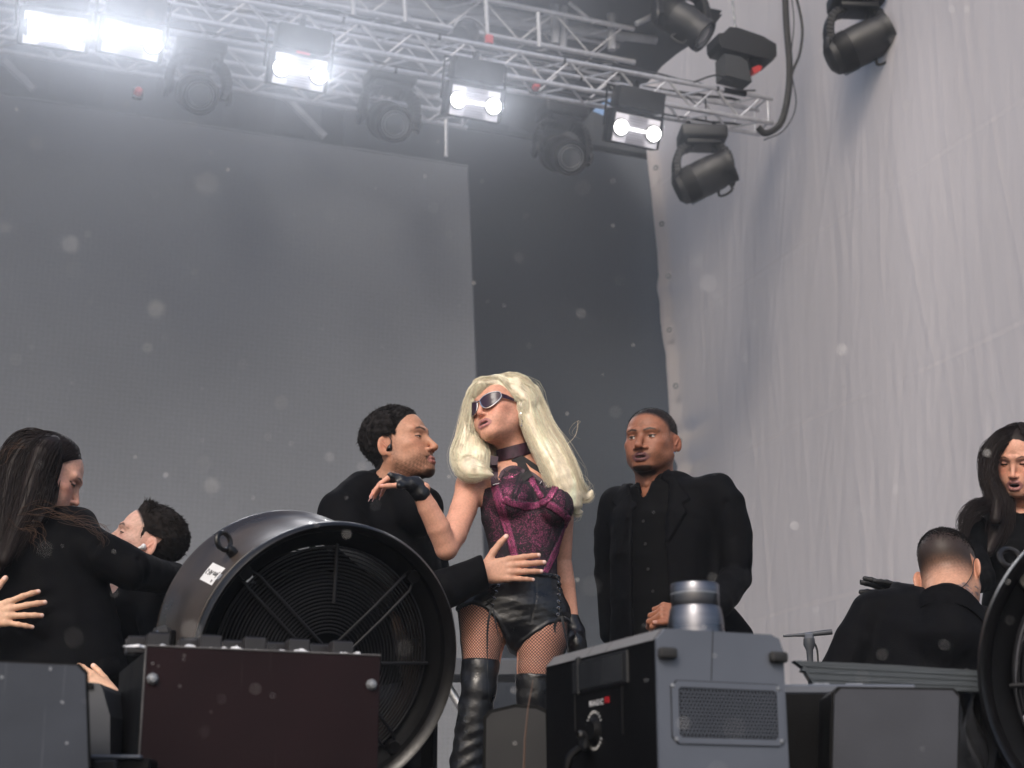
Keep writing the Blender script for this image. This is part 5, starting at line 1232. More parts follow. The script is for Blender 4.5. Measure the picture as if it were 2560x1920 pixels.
    J.rbox(P(1600, 1475, 5.27), (.062, .13, .30), RJ, r=.01, k=.01, op='s')
    J.seg(P(1618, 1200, 5.3), P(1600, 1430, 5.27), side, (.080, .13), (.064, .13), k=.008, op='s')
    nbk = place(np.array([(0, -.02, -.10)]), c, Rm)[0]; J.rc(nbk + ZZ * .10, place(np.array([(0, .0, -.20)]), c, Rm)[0], .078, .080, k=.006, op='s')
    cloth(J, 'jacket', m_wool, t, wr=.0028, seed=8, folds=[([P(1815, 1255, 5.28), P(1795, 1330, 5.27), P(1790, 1400, 5.27)], .010, .012), ([P(1870, 1420, 5.33), P(1800, 1440, 5.30)], .010, .014), ([P(1865, 1460, 5.33), P(1805, 1462, 5.28)], .009, .012), ([P(1840, 1500, 5.3), P(1800, 1480, 5.22)], .008, .012),
        ([P(1650, 1215, 5.3), P(1722, 1255, 5.28), P(1700, 1300, 5.25), P(1655, 1375, 5.22)], .006, .006), ([P(1682, 1322, 5.25), P(1745, 1322, 5.28)], .005, .005), ([P(1670, 1455, 5.22), P(1760, 1470, 5.28)], .006, .006), ([P(1832, 1340, 5.29), P(1800, 1370, 5.29)], .007, .014)],
        raised=[([(1655, 1160), (1680, 1185), (1726, 1250), (1706, 1262), (1716, 1280), (1655, 1384), (1640, 1300), (1640, 1200)], .009), ([(1582, 1185), (1560, 1210), (1532, 1255), (1546, 1268), (1536, 1282), (1546, 1400), (1570, 1300), (1580, 1225)], .009)])
    ep = place(np.array([(-.0835, .000, -.042)]), c, Rm)[0]
    MB().lathe([(0, .006), (.004, .0055), (.0062, .002), (.0062, 0), (0, -.003)], ep, nrm(side * .8 + fw * .5), 14).build('earring', m_chrome, t, True)
    hp = W(1655, 1625, d); leg_pair(hp, side, fw, [hp + np.array((-.10, -.02, -.45)), hp + np.array((.10, .02, -.45))], [np.array((hp[0] - .13, hp[1], .09)), np.array((hp[0] + .13, hp[1], .09))], m_wool, m_leather, t)
man_standing()

# ---------------------------------------------------------------- man leaning in behind the wind machine
def man_leaning():
    d = 5.08; fw = nrm((.90, -.36, .22)); c = W(999, 1120, d); Rm = frame_from(fw, (-.22, .03, .97)); sk = (.50, .255, .165)
    t = thing('person', 'bearded man in black jacket leaning towards the blonde singer, hand on her waist', 'person', np.array((W(960, 1500, 5.25)[0], W(960, 1500, 5.25)[1], 0)), LBL)
    def fade(V, C):
        x, y, z = V.T; s = scalp(V); return mixc(C, (.02, .016, .015), np.where(y < .03, sstep(-.02, .035, s), sstep(.0, .010, s)) * (y < .09) * .93)
    V, F, C = head_mesh(sk, nose=1.08, lips=.95, mouth=0, lipc=(.36, .15, .13), stub=.85, chin_b=.85, mous=.95, jaw=1.05, brow=(.022, .016, .013), lid=.62, gaze=(0, -.3), fade=fade, neckdir=(0, -.07, -.20)); V = V * 1.085
    def dep(v):
        s = scalp(v); y = v[:, 1]; return np.where(y < .085, .0105 * sstep(.002, .045, s) + .003 * sstep(-.01, .02, s) * (y < .02), 0)
    def flow(v):
        x, y, z = v.T; cx = np.stack((x * .25, y + .075, z - .085), 1); r = cx - 0; r = r / (np.linalg.norm(r, axis=1)[:, None] + 1e-6); return r * 1.3 + np.stack((0 * x, .35 + 0 * x, -.15 + 0 * x), 1)
    V2, F2, C2 = short_hair(V, F, dep, flow, .015, 9000, (.013, .011, .011), 11, r0=.0011, lift=.02)
    P = lambda x, y, dd=5.2: W(x, y, dd); side = nrm((-.55, -.80, 0))
    secs = [(P(962, 1205), (.07, .06)), (P(950, 1250), (.15, .10)), (P(955, 1330), (.19, .13)), (P(975, 1420), (.18, .13)), (P(985, 1520), (.17, .125)), (P(980, 1640), (.17, .12))]
    wr = W(1207, 1428, 4.845); hand = SDF(W(1270, 1400, 4.85) - .15, W(1270, 1400, 4.85) + .15, .0019)
    tips = hand_sdf(hand, wr + np.array((-.012, 0, -.004)), (.985, -.02, .10), (0.03, .99, -.08), side=1, size=1.03, spread=.09, fcurl=[(.10, .14, .10), (.06, .12, .10), (.08, .14, .10), (.12, .16, .12)], thumb=(.95, -.02, .10), thumb_bend=.15)
    hv = hand.mesh(); hc = skin_color(hv[0], (.56, .30, .205), tips, nail=(.82, .62, .56))
    for i in range(4):
        p = tips[i][0] - tips[i][1] * .050; hc = mixc(hc, np.array((.52, .22, .15)), gau(np.linalg.norm(hv[0] - p, axis=1), .006) * .35)
    arm = [P(905, 1250, 5.08), P(868, 1330, 5.0), P(890, 1400, 4.95), P(1005, 1505, 4.83), wr - np.array((.03, 0, .004))]
    body_obj(t, [(place(V, c, Rm), F, C), with_color(inner_trunk([(p, (a * .85, b * .85)) for p, (a, b) in secs], side, [(arm, (.045, .045, .045, .042, .028)), ([P(1030, 1290, 5.4), P(1080, 1450, 5.4), P(1100, 1560, 5.3)], (.05, .04, .03))]), sk), (hv[0], hv[1], hc)])
    link_mesh('hair', place(V2, c, Rm), F2, m_crop, t, True, pig=C2)
    J = SDF(P(985, 1420) - (.50, .62, .62), P(985, 1420) + (.50, .45, .45), .006)
    J.loft([(p, (a * 1.10, b * 1.14)) for p, (a, b) in secs], side, k=.04)
    J.chain([P(905, 1225, 5.1), P(852, 1285, 5.02), P(880, 1400, 4.95), P(1005, 1510, 4.83), W(1120, 1468, 4.83), W(1208, 1430, 4.845)], [.06, .075, .075, .070, .062, .052], k=.04)
    J.chain([P(1020, 1240, 5.35), P(1062, 1330, 5.38), P(1082, 1440, 5.38), P(1095, 1560, 5.3)], [.06, .062, .058, .05], k=.04)
    nk = place(np.array([(0, -.06, -.13)]), c, Rm)[0]; J.rc(nk, nk + np.array((-.02, .02, -.05)), .070, .098, k=.02); J.rc(place(np.array([(0, -.02, -.155)]), c, Rm)[0], place(np.array([(0, .02, -.22)]), c, Rm)[0], .062, .085, k=.03)
    J.rc(place(np.array([(0, -.03, -.02)]), c, Rm)[0], place(np.array([(0, -.035, -.135)]), c, Rm)[0], .0615, .0615, k=.003, op='s')
    J.half(wr - np.array((-.010, 0, 0)), (.96, .0, .22), k=.004) if False else None
    cut = wr + np.array((.000, 0, 0)); J.rbox(cut + np.array((.105, -.02, .02)), (.10, .12, .12), np.stack((nrm((.97, 0, .24)), (0, 1.0, 0), nrm((-.24, 0, .97))), 1), k=.003, op='s')
    cloth(J, 'jacket', m_wool, t, wr=.0032, seed=12, folds=[([P(925, 1175, 5.05), P(985, 1260, 5.0), P(1000, 1350, 5.0)], .006, .006), ([P(860, 1300, 4.95), P(930, 1350, 4.92)], .008, .015), ([W(1130, 1440, 4.78), W(1160, 1490, 4.78)], .006, .012), ([W(1100, 1450, 4.78), W(1120, 1500, 4.78)], .006, .012), ([P(1010, 1300, 5.05), P(1030, 1420, 5.05)], .008, .02), ([P(1050, 1290, 5.2), P(1075, 1400, 5.2)], .008, .015)])
    # ear monitor
    e = lambda x, y, z: place(np.array([(x, y, z)]), c, Rm)[0]
    em = SDF(e(.085, 0, -.02) - .05, e(.085, 0, -.02) + .05, .0015); em.ell(e(.0865, .001, -.018), (.009, .011, .010)).rc(e(.088, -.006, -.022), e(.089, .008, -.008), .006, .004, k=.003)
    V3, F3 = em.mesh(); o = link_mesh('ear_monitor', V3, F3, m_blackm, t, True)
    MB().tube(catmull([e(.087, .008, -.008), e(.086, .012, .010), e(.083, .002, .027), e(.079, -.018, .026), e(.075, -.03, .005)], 16), .0018, 6).build('ear_wire', m_rubber, o, True)
    hp = W(985, 1650, 5.25); leg_pair(hp, (-.55, -.8, 0), (.8, -.6, 0), [hp + np.array((-.05, -.10, -.44)), hp + np.array((.08, .10, -.44))], [np.array((hp[0] - .12, hp[1] - .12, .09)), np.array((hp[0] + .05, hp[1] + .15, .09))], m_wool, m_leather, t)
man_leaning()

# ---------------------------------------------------------------- crouching man seen from behind
def man_back():
    d = 4.42; fw = nrm((.50, .76, -.40)); c = W(2374, 1440, d); Rm = frame_from(fw, (.10, .45, 1)); sk = (.52, .28, .19)
    t = thing('person', 'man with faded dark haircut and neck tattoo seen from behind in a black suit', 'person', np.array((W(2330, 1650, d)[0], W(2330, 1650, d)[1], 0)), LBL)
    ink = np.array((.10, .10, .12))
    def fade(V, C):
        x, y, z = V.T; m = np.where(y < .045, sstep(-.080, .010, z - .006 + .10 * np.maximum(y, -.05)), sstep(.0, .01, scalp(V))) ** 1.15
        m = np.clip(m * (1 + .25 * vnoise(V, 700, 14) * (1 - m)), 0, 1); C = mixc(C, (.016, .012, .011), m * (y < .085) * .96)
        tt = (x > .020) * (z < -.055) * (z > -.16) * sstep(.35, .75, vnoise(V, 130, 21) * .5 + .5 * vnoise(V, 300, 9)) * (y < .05)
        C = mixc(C, ink, tt * .75)
        st = sstep(-.05, -.075, z) * sstep(.03, .05, y) * (z > -.125); return mixc(C, (.05, .032, .026), st * .7 * (.7 + .3 * vnoise(V, 800, 2)))
    V, F, C = head_mesh(sk, h=.002, nose=1.1, lipc=(.35, .16, .14), jaw=1.03, fade=fade, neckdir=(0, -.045, -.20), neck=1.05)
    V2, F2, C2 = short_hair(V, F, lambda v: np.where(v[:, 1] < .085, .0075 * sstep(.035, .095, v[:, 2]), 0), lambda v: np.stack((v[:, 0] * 2, v[:, 0] * 0 + .8, v[:, 0] * 0), 1), .007, 8000, (.012, .010, .010), 5, r0=.0009, cap=False, lift=.1)
    P = lambda x, y, dd=d: W(x, y, dd); side = nrm((.93, -.35, 0))
    secs = [(P(2375, 1520), (.07, .065)), (P(2345, 1552), (.155, .10)), (P(2322, 1610), (.185, .125)), (P(2310, 1700), (.185, .13)), (P(2310, 1820), (.18, .13)), (P(2310, 1960), (.18, .13))]
    body_obj(t, [(place(V, c, Rm), F, C), with_color(inner_trunk([(p, (a * .85, b * .85)) for p, (a, b) in secs], side, [([P(2185, 1535), P(2110, 1690), P(2150, 1850, 4.7)], (.05, .042, .03)), ([P(2470, 1585, 4.35), P(2510, 1720, 4.45), P(2450, 1850, 4.7)], (.05, .042, .03))]), sk)])
    link_mesh('hair', place(V2, c, Rm), F2, m_crop, t, True, pig=C2)
    J = SDF(P(2310, 1720) - (.5, .4, .5), P(2310, 1720) + (.5, .5, .42), .006)
    J.loft([(p, (a * 1.06, b * 1.1)) for p, (a, b) in secs], side, k=.035)
    J.rc(P(2190, 1518), P(2460, 1560, 4.36), .042, .05, k=.05)
    J.chain([P(2172, 1528), P(2140, 1600), P(2105, 1690), P(2150, 1850, 4.7)], [.052, .060, .064, .05], k=.025)
    J.chain([P(2462, 1585, 4.34), P(2500, 1680, 4.4), P(2505, 1760, 4.45), P(2450, 1860, 4.7)], [.058, .062, .060, .05], k=.03)
    nk = place(np.array([(0, -.045, -.135)]), c, Rm)[0]; J.rc(nk, nk + np.array((0, 0, -.07)), .070, .11, k=.03)
    J.rc(place(np.array([(0, -.03, -.06)]), c, Rm)[0], place(np.array([(0, -.02, -.165)]), c, Rm)[0], .058, .060, k=.004, op='s')
    cloth(J, 'jacket', m_wool, t, wr=.0028, seed=31, folds=[([P(2165, 1505, 4.34), P(2160, 1560, 4.32), P(2165, 1660, 4.31)], .008, .008), ([P(2310, 1540, 4.3), P(2305, 1700, 4.27), P(2303, 1900, 4.27)], .005, .006), ([P(2330, 1500, 4.3), P(2400, 1535, 4.27), P(2490, 1605, 4.27)], .007, .007), ([P(2120, 1620, 4.33), P(2160, 1640, 4.30)], .007, .014), ([P(2420, 1640, 4.25), P(2370, 1760, 4.25)], .007, .02)])
    # turned collar
    cp = catmull([place(np.array([q]), c, Rm)[0] for q in ((-.066, -.02, -.115), (-.062, -.075, -.105), (-.01, -.108, -.100), (.055, -.085, -.112), (.082, -.02, -.150), (.085, .05, -.215))], 22); V3 = []; 
    for i, p in enumerate(cp):
        out = nrm((p - c) * (1, 1, 0)); k_ = .036 + .024 * i / 21; p = p + out * .008
        V3 += [p - out * .004, p + out * .006 + ZZ * .002, p + out * (.016 + .008 * i / 21) - ZZ * k_, p + out * .010 - ZZ * k_]
    F3 = [(4 * i + a, 4 * i + (a + 1) % 4, 4 * i + 4 + (a + 1) % 4, 4 * i + 4 + a) for i in range(21) for a in range(4)]
    MB().add(V3, F3).build('collar', m_wool, t, True)
    e = lambda x, y, z: place(np.array([(x, y, z)]), c, Rm)[0]
    MB().tube(catmull([e(.086, .005, -.01), e(.083, -.012, .028), e(.078, -.028, .010), e(.074, -.035, -.03), e(.062, -.058, -.075), e(.045, -.085, -.11)], 20), .0014, 6).build('ear_wire', m_rubber, t, True)
    hp = np.array((W(2310, 1900, d)[0], W(2310, 1900, d)[1] + .05, .34)); 
    leg_pair(hp, side, fw, [hp + np.array((-.05, .38, -.20)), hp + np.array((.22, .36, -.20))], [hp + np.array((-.12, -.05, -.25)), hp + np.array((.14, -.06, -.25))], m_wool, m_leather, t)
man_back()
def locks(guides, per, pig, seed, r0=.0011, spread=1.0, wave=.004, segs=26, var=.25, frizz=.0015, sides=3, end=.6, grad=None):
    """guides: list of (list of (px, py, d), [radii px]) -> strands following each guide"""
    out = []; 
    for gi, (pts, rad) in enumerate(guides):
        g = np.random.default_rng(seed + gi); P = np.array([W(*p) for p in pts]); C_ = catmull(P, segs)
        rr = np.interp(np.linspace(0, 1, segs), np.linspace(0, 1, len(rad)), rad) / 800.0
        T = np.gradient(C_, axis=0); T /= np.linalg.norm(T, axis=1)[:, None]; A = np.cross(T, np.array((0, 1.0, 0))); A /= np.linalg.norm(A, axis=1)[:, None] + 1e-9; B = np.cross(T, A)
        n = per if np.isscalar(per) else per[gi]
        th = g.uniform(0, 6.283, n); q = np.sqrt(g.uniform(0.05, 1, n)) * spread; ph = g.uniform(0, 6.28, n); fr = g.uniform(.6, 1.6, n); s = np.linspace(0, 1, segs)
        tw = th[:, None] + .45 * g.normal(0, 1, (n, 1)) * s[None, :]
        qq = q[:, None] * (1 + (end - .6) * s[None, :])
        off = (qq * np.cos(tw))[..., None] * (A * rr[:, None])[None] + (qq * np.sin(tw) * .75)[..., None] * (B * rr[:, None])[None]
        wv = wave * np.sin(ph[:, None] + fr[:, None] * 9 * s[None, :])[..., None] * A[None] + frizz * np.cumsum(g.normal(0, .35, (n, segs, 3)), 1) * s[None, :, None]
        tr = g.uniform(.82, 1.0, n); paths = C_[None] + off + wv
        k = (np.linspace(0, 1, segs)[None, :] * tr[:, None]) * (segs - 1); i0 = np.minimum(k.astype(int), segs - 2); f_ = (k - i0)[..., None]; ar = np.arange(n)[:, None]
        paths = paths[ar, i0] * (1 - f_) + paths[ar, i0 + 1] * f_
        out.append(tubes(paths, r0 * g.uniform(.7, 1.2, (n, 1)), pig, seed + gi, var, sides, grad=grad))
    return join(*out)
def lock_core(guides, pig, scale=.78, h=.006, seed=0, extra=()):
    P = np.array([W(*p) for pts, _ in guides for p in pts]); S_ = SDF(P.min(0) - .09, P.max(0) + .09, h)
    for pts, rad in guides:
        C_ = catmull(np.array([W(*p) for p in pts]), 14); rr = np.interp(np.linspace(0, 1, 14), np.linspace(0, 1, len(rad)), rad) / 800.0 * scale; S_.chain(list(C_), list(np.maximum(rr, .004)), k=.012)
    for fn in extra: fn(S_)
    V, F = S_.mesh(); V = relax(V, F, 2); return V, F, np.tile(np.asarray(pig), (len(V), 1)) * (1 + .18 * vnoise(V * (1, 1, .35), 160, seed))[:, None]
m_blonde = Mvc('blonde_hair', 0.36, 0.0, 0.0, spec=0.5, sheen=0.15)
n, l = m_blonde.node_tree.nodes, m_blonde.node_tree.links; b = n['Principled BSDF']; trn = n.new('ShaderNodeBsdfTranslucent'); l.new(b.inputs['Base Color'].links[0].from_socket, trn.inputs[0]); mxs = n.new('ShaderNodeMixShader'); mxs.inputs[0].default_value = .06; l.new(b.outputs[0], mxs.inputs[1]); l.new(trn.outputs[0], mxs.inputs[2]); l.new(mxs.outputs[0], n['Material Output'].inputs['Surface'])
m_glit, n, l, b = new_mat('glitter_corset')
at = n.new('ShaderNodeAttribute'); at.attribute_name = 'pigment'
tc = n.new('ShaderNodeTexCoord'); vo_ = n.new('ShaderNodeTexVoronoi'); vo_.inputs['Scale'].default_value = 750; l.new(tc.outputs['Object'], vo_.inputs['Vector'])
sepc = n.new('ShaderNodeSeparateColor'); l.new(vo_.outputs['Color'], sepc.inputs[0]); sepa = n.new('ShaderNodeSeparateColor'); l.new(at.outputs['Color'], sepa.inputs[0])
nz = n.new('ShaderNodeTexNoise'); nz.inputs['Scale'].default_value = 45; nz.inputs['Detail'].default_value = 5; l.new(tc.outputs['Object'], nz.inputs['Vector'])
# red channel of the pigment = how densely the cloth is sprinkled
thr = n.new('ShaderNodeMath'); thr.operation = 'MULTIPLY_ADD'; l.new(nz.outputs['Fac'], thr.inputs[0]); thr.inputs[1].default_value = .55; l.new(sepa.outputs[0], thr.inputs[2])
th2 = n.new('ShaderNodeMath'); th2.operation = 'SUBTRACT'; th2.inputs[1].default_value = .30; l.new(thr.outputs[0], th2.inputs[0])
lt = n.new('ShaderNodeMath'); lt.operation = 'LESS_THAN'; l.new(sepc.outputs[0], lt.inputs[0]); l.new(th2.outputs[0], lt.inputs[1])
cm = n.new('ShaderNodeMix'); cm.data_type = 'RGBA'; cm.inputs[6].default_value = (.012, .006, .012, 1); l.new(lt.outputs[0], cm.inputs[0])
bri = n.new('ShaderNodeMix'); bri.data_type = 'RGBA'; bri.inputs[6].default_value = (.12, .015, .055, 1); bri.inputs[7].default_value = (.60, .11, .28, 1); l.new(sepc.outputs[1], bri.inputs[0]); l.new(bri.outputs[2], cm.inputs[7])
l.new(cm.outputs[2], b.inputs['Base Color']); mt = n.new('ShaderNodeMath'); mt.operation = 'MULTIPLY'; mt.inputs[1].default_value = .55; l.new(lt.outputs[0], mt.inputs[0]); l.new(mt.outputs[0], b.inputs['Metallic'])
rg = n.new('ShaderNodeMapRange'); rg.inputs[3].default_value = .75; rg.inputs[4].default_value = .34; l.new(lt.outputs[0], rg.inputs[0]); l.new(rg.outputs[0], b.inputs['Roughness'])
bp = n.new('ShaderNodeBump'); bp.inputs['Strength'].default_value = .5; bp.inputs['Distance'].default_value = .002; l.new(sepc.outputs[2], bp.inputs['Height']); l.new(bp.outputs[0], b.inputs['Normal'])

# ---------------------------------------------------------------- the singer
def singer():
    d = 5.0; fw = nrm((-.62, -.76, .12)); c = W(1249, 1037, d); up = (-.30, .05, .95); Rm = frame_from(fw, up); sk = (.66, .335, .235); P = lambda x, y, dd=d: W(x, y, dd)
    t = thing('person', 'blonde singer in magenta glitter corset, black leather shorts, fishnets and silver sunglasses', 'person', np.array((P(1280, 1600)[0], P(1280, 1600)[1], 0)))
    nb = P(1292, 1150, 5.02); nl = Rm.T @ (nb - c)
    V, F, C = head_mesh(sk, female=True, nose=.92, lips=1.02, mouth=.0065, lipc=(.40, .165, .155), jaw=.86, lid=.3, shadow=(.30, .16, .14), blush=.35, brow=(.16, .09, .06), neckdir=tuple(nl), neck=.92)
    side = np.array((1.0, .06, 0))
    # bare arms, shoulders and neck as one skin with the trunk
    B = SDF(P(1285, 1300) - (.36, .34, .36), P(1285, 1300) + (.30, .28, .28), .004)
    secs = [(P(1288, 1140, 5.02), (.052, .050)), (P(1296, 1166, 5.03), (.075, .055)), (P(1298, 1190, 5.02), (.140, .066)), (P(1306, 1240, 5.0), (.138, .084)), (P(1310, 1300, 5.0), (.130, .084)), (P(1308, 1380, 5.0), (.104, .076)), (P(1305, 1440, 5.0), (.108, .080)), (P(1290, 1510, 5.0), (.150, .10))]
    B.loft(secs, side, k=.03)
    shR, elR, wrR = P(1176, 1214, 4.99), P(1116, 1372, 4.84), P(1048, 1226, 4.76)
    B.ell(shR, (.044, .046, .050), k=.03)
    B.chain([shR, P(1158, 1275, 4.95), P(1135, 1335, 4.88), elR], [.043, .0425, .040, .034], k=.02)
    B.chain([elR, P(1096, 1320, 4.81), P(1070, 1270, 4.785), wrR], [.034, .0365, .031, .0245], k=.008)
    shL, elL, wrL = P(1408, 1208, 5.06), P(1404, 1400, 5.13), P(1428, 1545, 5.14)
    B.ell(shL, (.044, .046, .050), k=.03); B.chain([shL, elL], [.040, .032], k=.02)
    Vb, Fb = B.mesh(); Vb = relax(Vb, Fb, 1, .4); Cb = skin_color(Vb, sk, seed=6)
    Cb = mixc(Cb, np.array(sk) * (.62, .50, .46), gau(poly_dist(Vb, [P(1120, 1330, 4.83), P(1140, 1350, 4.86), P(1148, 1342, 4.86)]), .0025) * .6)
    B2 = SDF(P(1415, 1480, 5.13) - (.10, .12, .20), P(1415, 1480, 5.13) + (.10, .12, .16), .004); B2.chain([elL, P(1412, 1460, 5.13), wrL], [.032, .033, .024]); Va, Fa = B2.mesh()
    # thighs (inside fishnets)
    T = SDF(P(1285, 1640) - (.32, .30, .42), P(1285, 1640) + (.32, .25, .22), .005)
    hR, hL = P(1212, 1530, 4.99), P(1350, 1535, 5.0); kR, kL = P(1195, 1735, 4.93), P(1334, 1745, 4.95)
    T.loft([(P(1292, 1470), (.140, .095)), (P(1286, 1520), (.158, .108)), (P(1282, 1560), (.142, .10))], side, k=.03)
    T.chain([hR, P(1207, 1600, 4.97), P(1203, 1660, 4.95), kR], [.084, .0685, .057, .050], k=.02)
    T.chain([hL, P(1354, 1600, 4.98), P(1344, 1670, 4.96), kL], [.088, .080, .064, .052], k=.02)
    Vt, Ft = T.mesh(); Vt = relax(Vt, Ft, 1, .4); Ct = skin_color(Vt, (.60, .285, .20), seed=8)
    # raised hand, limp, in a fingerless glove
    Hd = SDF(P(1010, 1215, 4.75) - .14, P(1010, 1215, 4.75) + .14, .0018)
    hw = P(1040, 1214, 4.755); tips = hand_sdf(Hd, hw, (-.90, -.10, .30), (-.22, .12, -.95), side=1, size=.86, spread=.12, fcurl=[(.95, .28, .18), (1.02, .22, .16), (1.06, .22, .16), (1.12, .22, .16)], thumb=(.45, .42, .2), thumb_bend=.25, thin=.92)
    Vh, Fh = Hd.mesh(); Ch = skin_color(Vh, sk, tips, nail=(.75, .45, .45))
    body_obj(t, [(place(V, c, Rm), F, C), (Vb, Fb, Cb), (Va, Fa, skin_color(Va, sk, seed=4)), (Vt, Ft, Ct), (Vh, Fh, Ch)])
    # nails
    for p, fd, a, r, pn in tips[:4]:
        q = fd * math.cos(a) + pn * math.sin(a); MB().box(p + q * .008, (.007, .015, .0025), frame_from(q, -(pn * math.cos(a) - fd * math.sin(a))), .001).build('nail', M_nail, t, True)
    # gloves
    Gl = SDF(P(1020, 1210, 4.755) - .12, P(1020, 1210, 4.755) + .12, .0022); dv = nrm((-.90, -.10, .30)); pn = np.array((-.22, .12, -.95)); pn = nrm(pn - dv * (pn @ dv)); tt = np.cross(dv, pn)
    gw = P(1052, 1232, 4.76)
    Gl.rc(gw, hw + dv * .005, .0295, .0275); s = .86
    for i, (L_, o_) in enumerate(zip((.093, .097, .092, .084), (.030, .0105, -.0095, -.028))): Gl.rc(hw + dv * .01 * s + tt * o_ * .55 * s, hw + dv * L_ * s + tt * o_ * s, .0155 * s, .0122 * s, k=.014)
    Gl.ell(hw + dv * .050 * s + pn * .006 * s, (.039 * s, .050 * s, .016 * s), np.stack((tt, dv, pn), 1), k=.014)
    Gl.rc(hw + dv * .02 * s + tt * .022 * s + pn * .006, hw + dv * .055 * s + tt * .045 * s + pn * .02, .0165 * s, .0135 * s, k=.012)
    Vg, Fg = Gl.mesh(); Vg = relax(Vg, Fg, 1); Vg = Vg + vnormals(Vg, Fg) * (.0012 * vnoise(Vg, 190, 5))[:, None]; go = link_mesh('glove', Vg, Fg, m_leather, t, True)
    for i in range(9):
        p = hw + dv * (.030 + .011 * i) * s * .86 + tt * .020 * s - pn * .0165 * s; MB().lathe([(0, .0015), (.0016, .001), (.002, 0)], p, -pn, 6).build('stud', m_chrome, go, True)
    g2 = SDF(P(1440, 1595, 5.14) - .14, P(1440, 1595, 5.14) + .14, .004); g2.chain([P(1426, 1548, 5.14), P(1434, 1580, 5.13), P(1444, 1625, 5.10)], [.029, .037, .030], k=.01).ell(P(1440, 1612, 5.09), (.030, .034, .042), k=.015); Vg, Fg = g2.mesh(); link_mesh('glove', Vg, Fg, m_leather, t, True)
    # ---- corset
    K_ = SDF(P(1310, 1320) - (.24, .20, .20), P(1310, 1320) + (.24, .18, .20), .003)
    K_.loft([(P(1310, 1205, 5.0), (.140, .085)), (P(1311, 1245, 5.0), (.145, .092)), (P(1311, 1300, 5.0), (.136, .092)), (P(1309, 1375, 5.0), (.109, .084)), (P(1308, 1412, 5.0), (.105, .083)), (P(1306, 1465, 5.0), (.114, .088))], side, k=.03)
    cR, cL = P(1280, 1252, 4.935), P(1388, 1264, 4.94)
    K_.ell(cR, (.066, .066, .066), k=.012); K_.ell(cL, (.060, .064, .064), k=.012)
    top = SDF
    # neckline: cut away above the cup edges
    def above(X, Y, Z):
        px_ = (X - c[0]) * 770 + 1249; pz = 1037 - (Z - c[2]) * 770
        return None
    xs = np.array([1100, 1196, 1212, 1236, 1250, 1262, 1280, 1300, 1325, 1352, 1366, 1378, 1392, 1410, 1424, 1500]); ys = np.array([1232, 1230, 1216, 1212, 1196, 1180, 1168, 1172, 1186, 1204, 1214, 1200, 1192, 1202, 1228, 1240])
    wx = np.array([W(a, b_, 4.92)[0] for a, b_ in zip(xs, ys)]); wz = np.array([W(a, b_, 4.92)[2] for a, b_ in zip(xs, ys)])
    X = K_.ax[0][:, None, None]; Z = K_.ax[2][None, None, :]; cut = (Z - np.interp(K_.ax[0], wx, wz)[:, None, None]) * .75 + 0 * K_.ax[1][None, :, None]; K_.f = np.maximum(K_.f, cut.astype(np.float32))
    zb = P(1308, 1458, 4.92)[2]; K_.f = np.maximum(K_.f, (zb - Z + 0 * K_.f).astype(np.float32))
    V, F = K_.mesh(); V = relax(V, F, 1, .4); N = vnormals(V, F); front = N[:, 1] < .35
    q2 = V * (1, 0, 1)
    def pl(*pp): return [np.array((W(x, y, 4.90)[0], 0, W(x, y, 4.90)[2])) for x, y in pp]
    bands = [(pl((1237, 1215), (1246, 1250), (1262, 1300), (1276, 1345), (1288, 1390), (1300, 1440)), .0135, .78, .0025), (pl((1264, 1253), (1280, 1262), (1310, 1267), (1340, 1262), (1360, 1258)), .0125, .74, .0028), (pl((1360, 1258), (1385, 1272), (1405, 1284), (1422, 1294)), .0125, .66, .0028),
             (pl((1392, 1205), (1386, 1225), (1374, 1246), (1360, 1258)), .0115, .66, .0028), (pl((1422, 1294), (1405, 1340), (1385, 1380), (1360, 1436)), .0095, .75, .002), (pl((1326, 1186), (1336, 1210), (1352, 1240)), .010, .8, .002), (pl((1360, 1300), (1345, 1340)), .03, .28, 0)]
    den = np.full(len(V), .03); disp = np.zeros(len(V))
    den += .22 * gau(poly_dist(q2, pl((1300, 1300), (1350, 1320))), .050) + .30 * gau(poly_dist(q2, pl((1262, 1230), (1275, 1200))), .020) + .26 * gau(poly_dist(q2, pl((1305, 1225), (1300, 1248))), .018) + .22 * gau(poly_dist(q2, pl((1228, 1250), (1245, 1340))), .016) + .18 * gau(poly_dist(q2, pl((1400, 1240), (1405, 1270))), .02) + .12 * gau(poly_dist(q2, pl((1320, 1380), (1340, 1350))), .03)
    seams = [pl((1318, 1182), (1302, 1220), (1290, 1255)), pl((1300, 1182), (1290, 1215), (1282, 1255)), pl((1332, 1220), (1338, 1252)), pl((1408, 1215), (1418, 1250), (1412, 1282))]
    for p_, w_, dn, hh in bands:
        ds = poly_dist(q2, p_); den = np.maximum(den, dn * sstep(w_, w_ * .8, ds) * (.75 + .25 * gau(ds - w_ * .45, w_ * .2))); disp += hh * sstep(w_ * 1.05, w_ * .85, ds) * front; disp -= .0016 * gau(ds - w_ * 1.12, .002) * front
    for p_ in seams: disp -= .0018 * gau(poly_dist(q2, p_), .003) * front; den *= 1 - .9 * gau(poly_dist(q2, p_), .005)
    den = np.where(front, den, .02); V = V + N * disp[:, None]
    co = link_mesh('corset', V, F, m_glit, t, True, pig=np.stack((den, den, den), 1))
    from mathutils.bvhtree import BVHTree
    bv = BVHTree.FromPolygons([tuple(x) for x in V], [tuple(x) for x in F]); bskin = BVHTree.FromPolygons([tuple(x) for x in Vb], [tuple(x) for x in Fb])
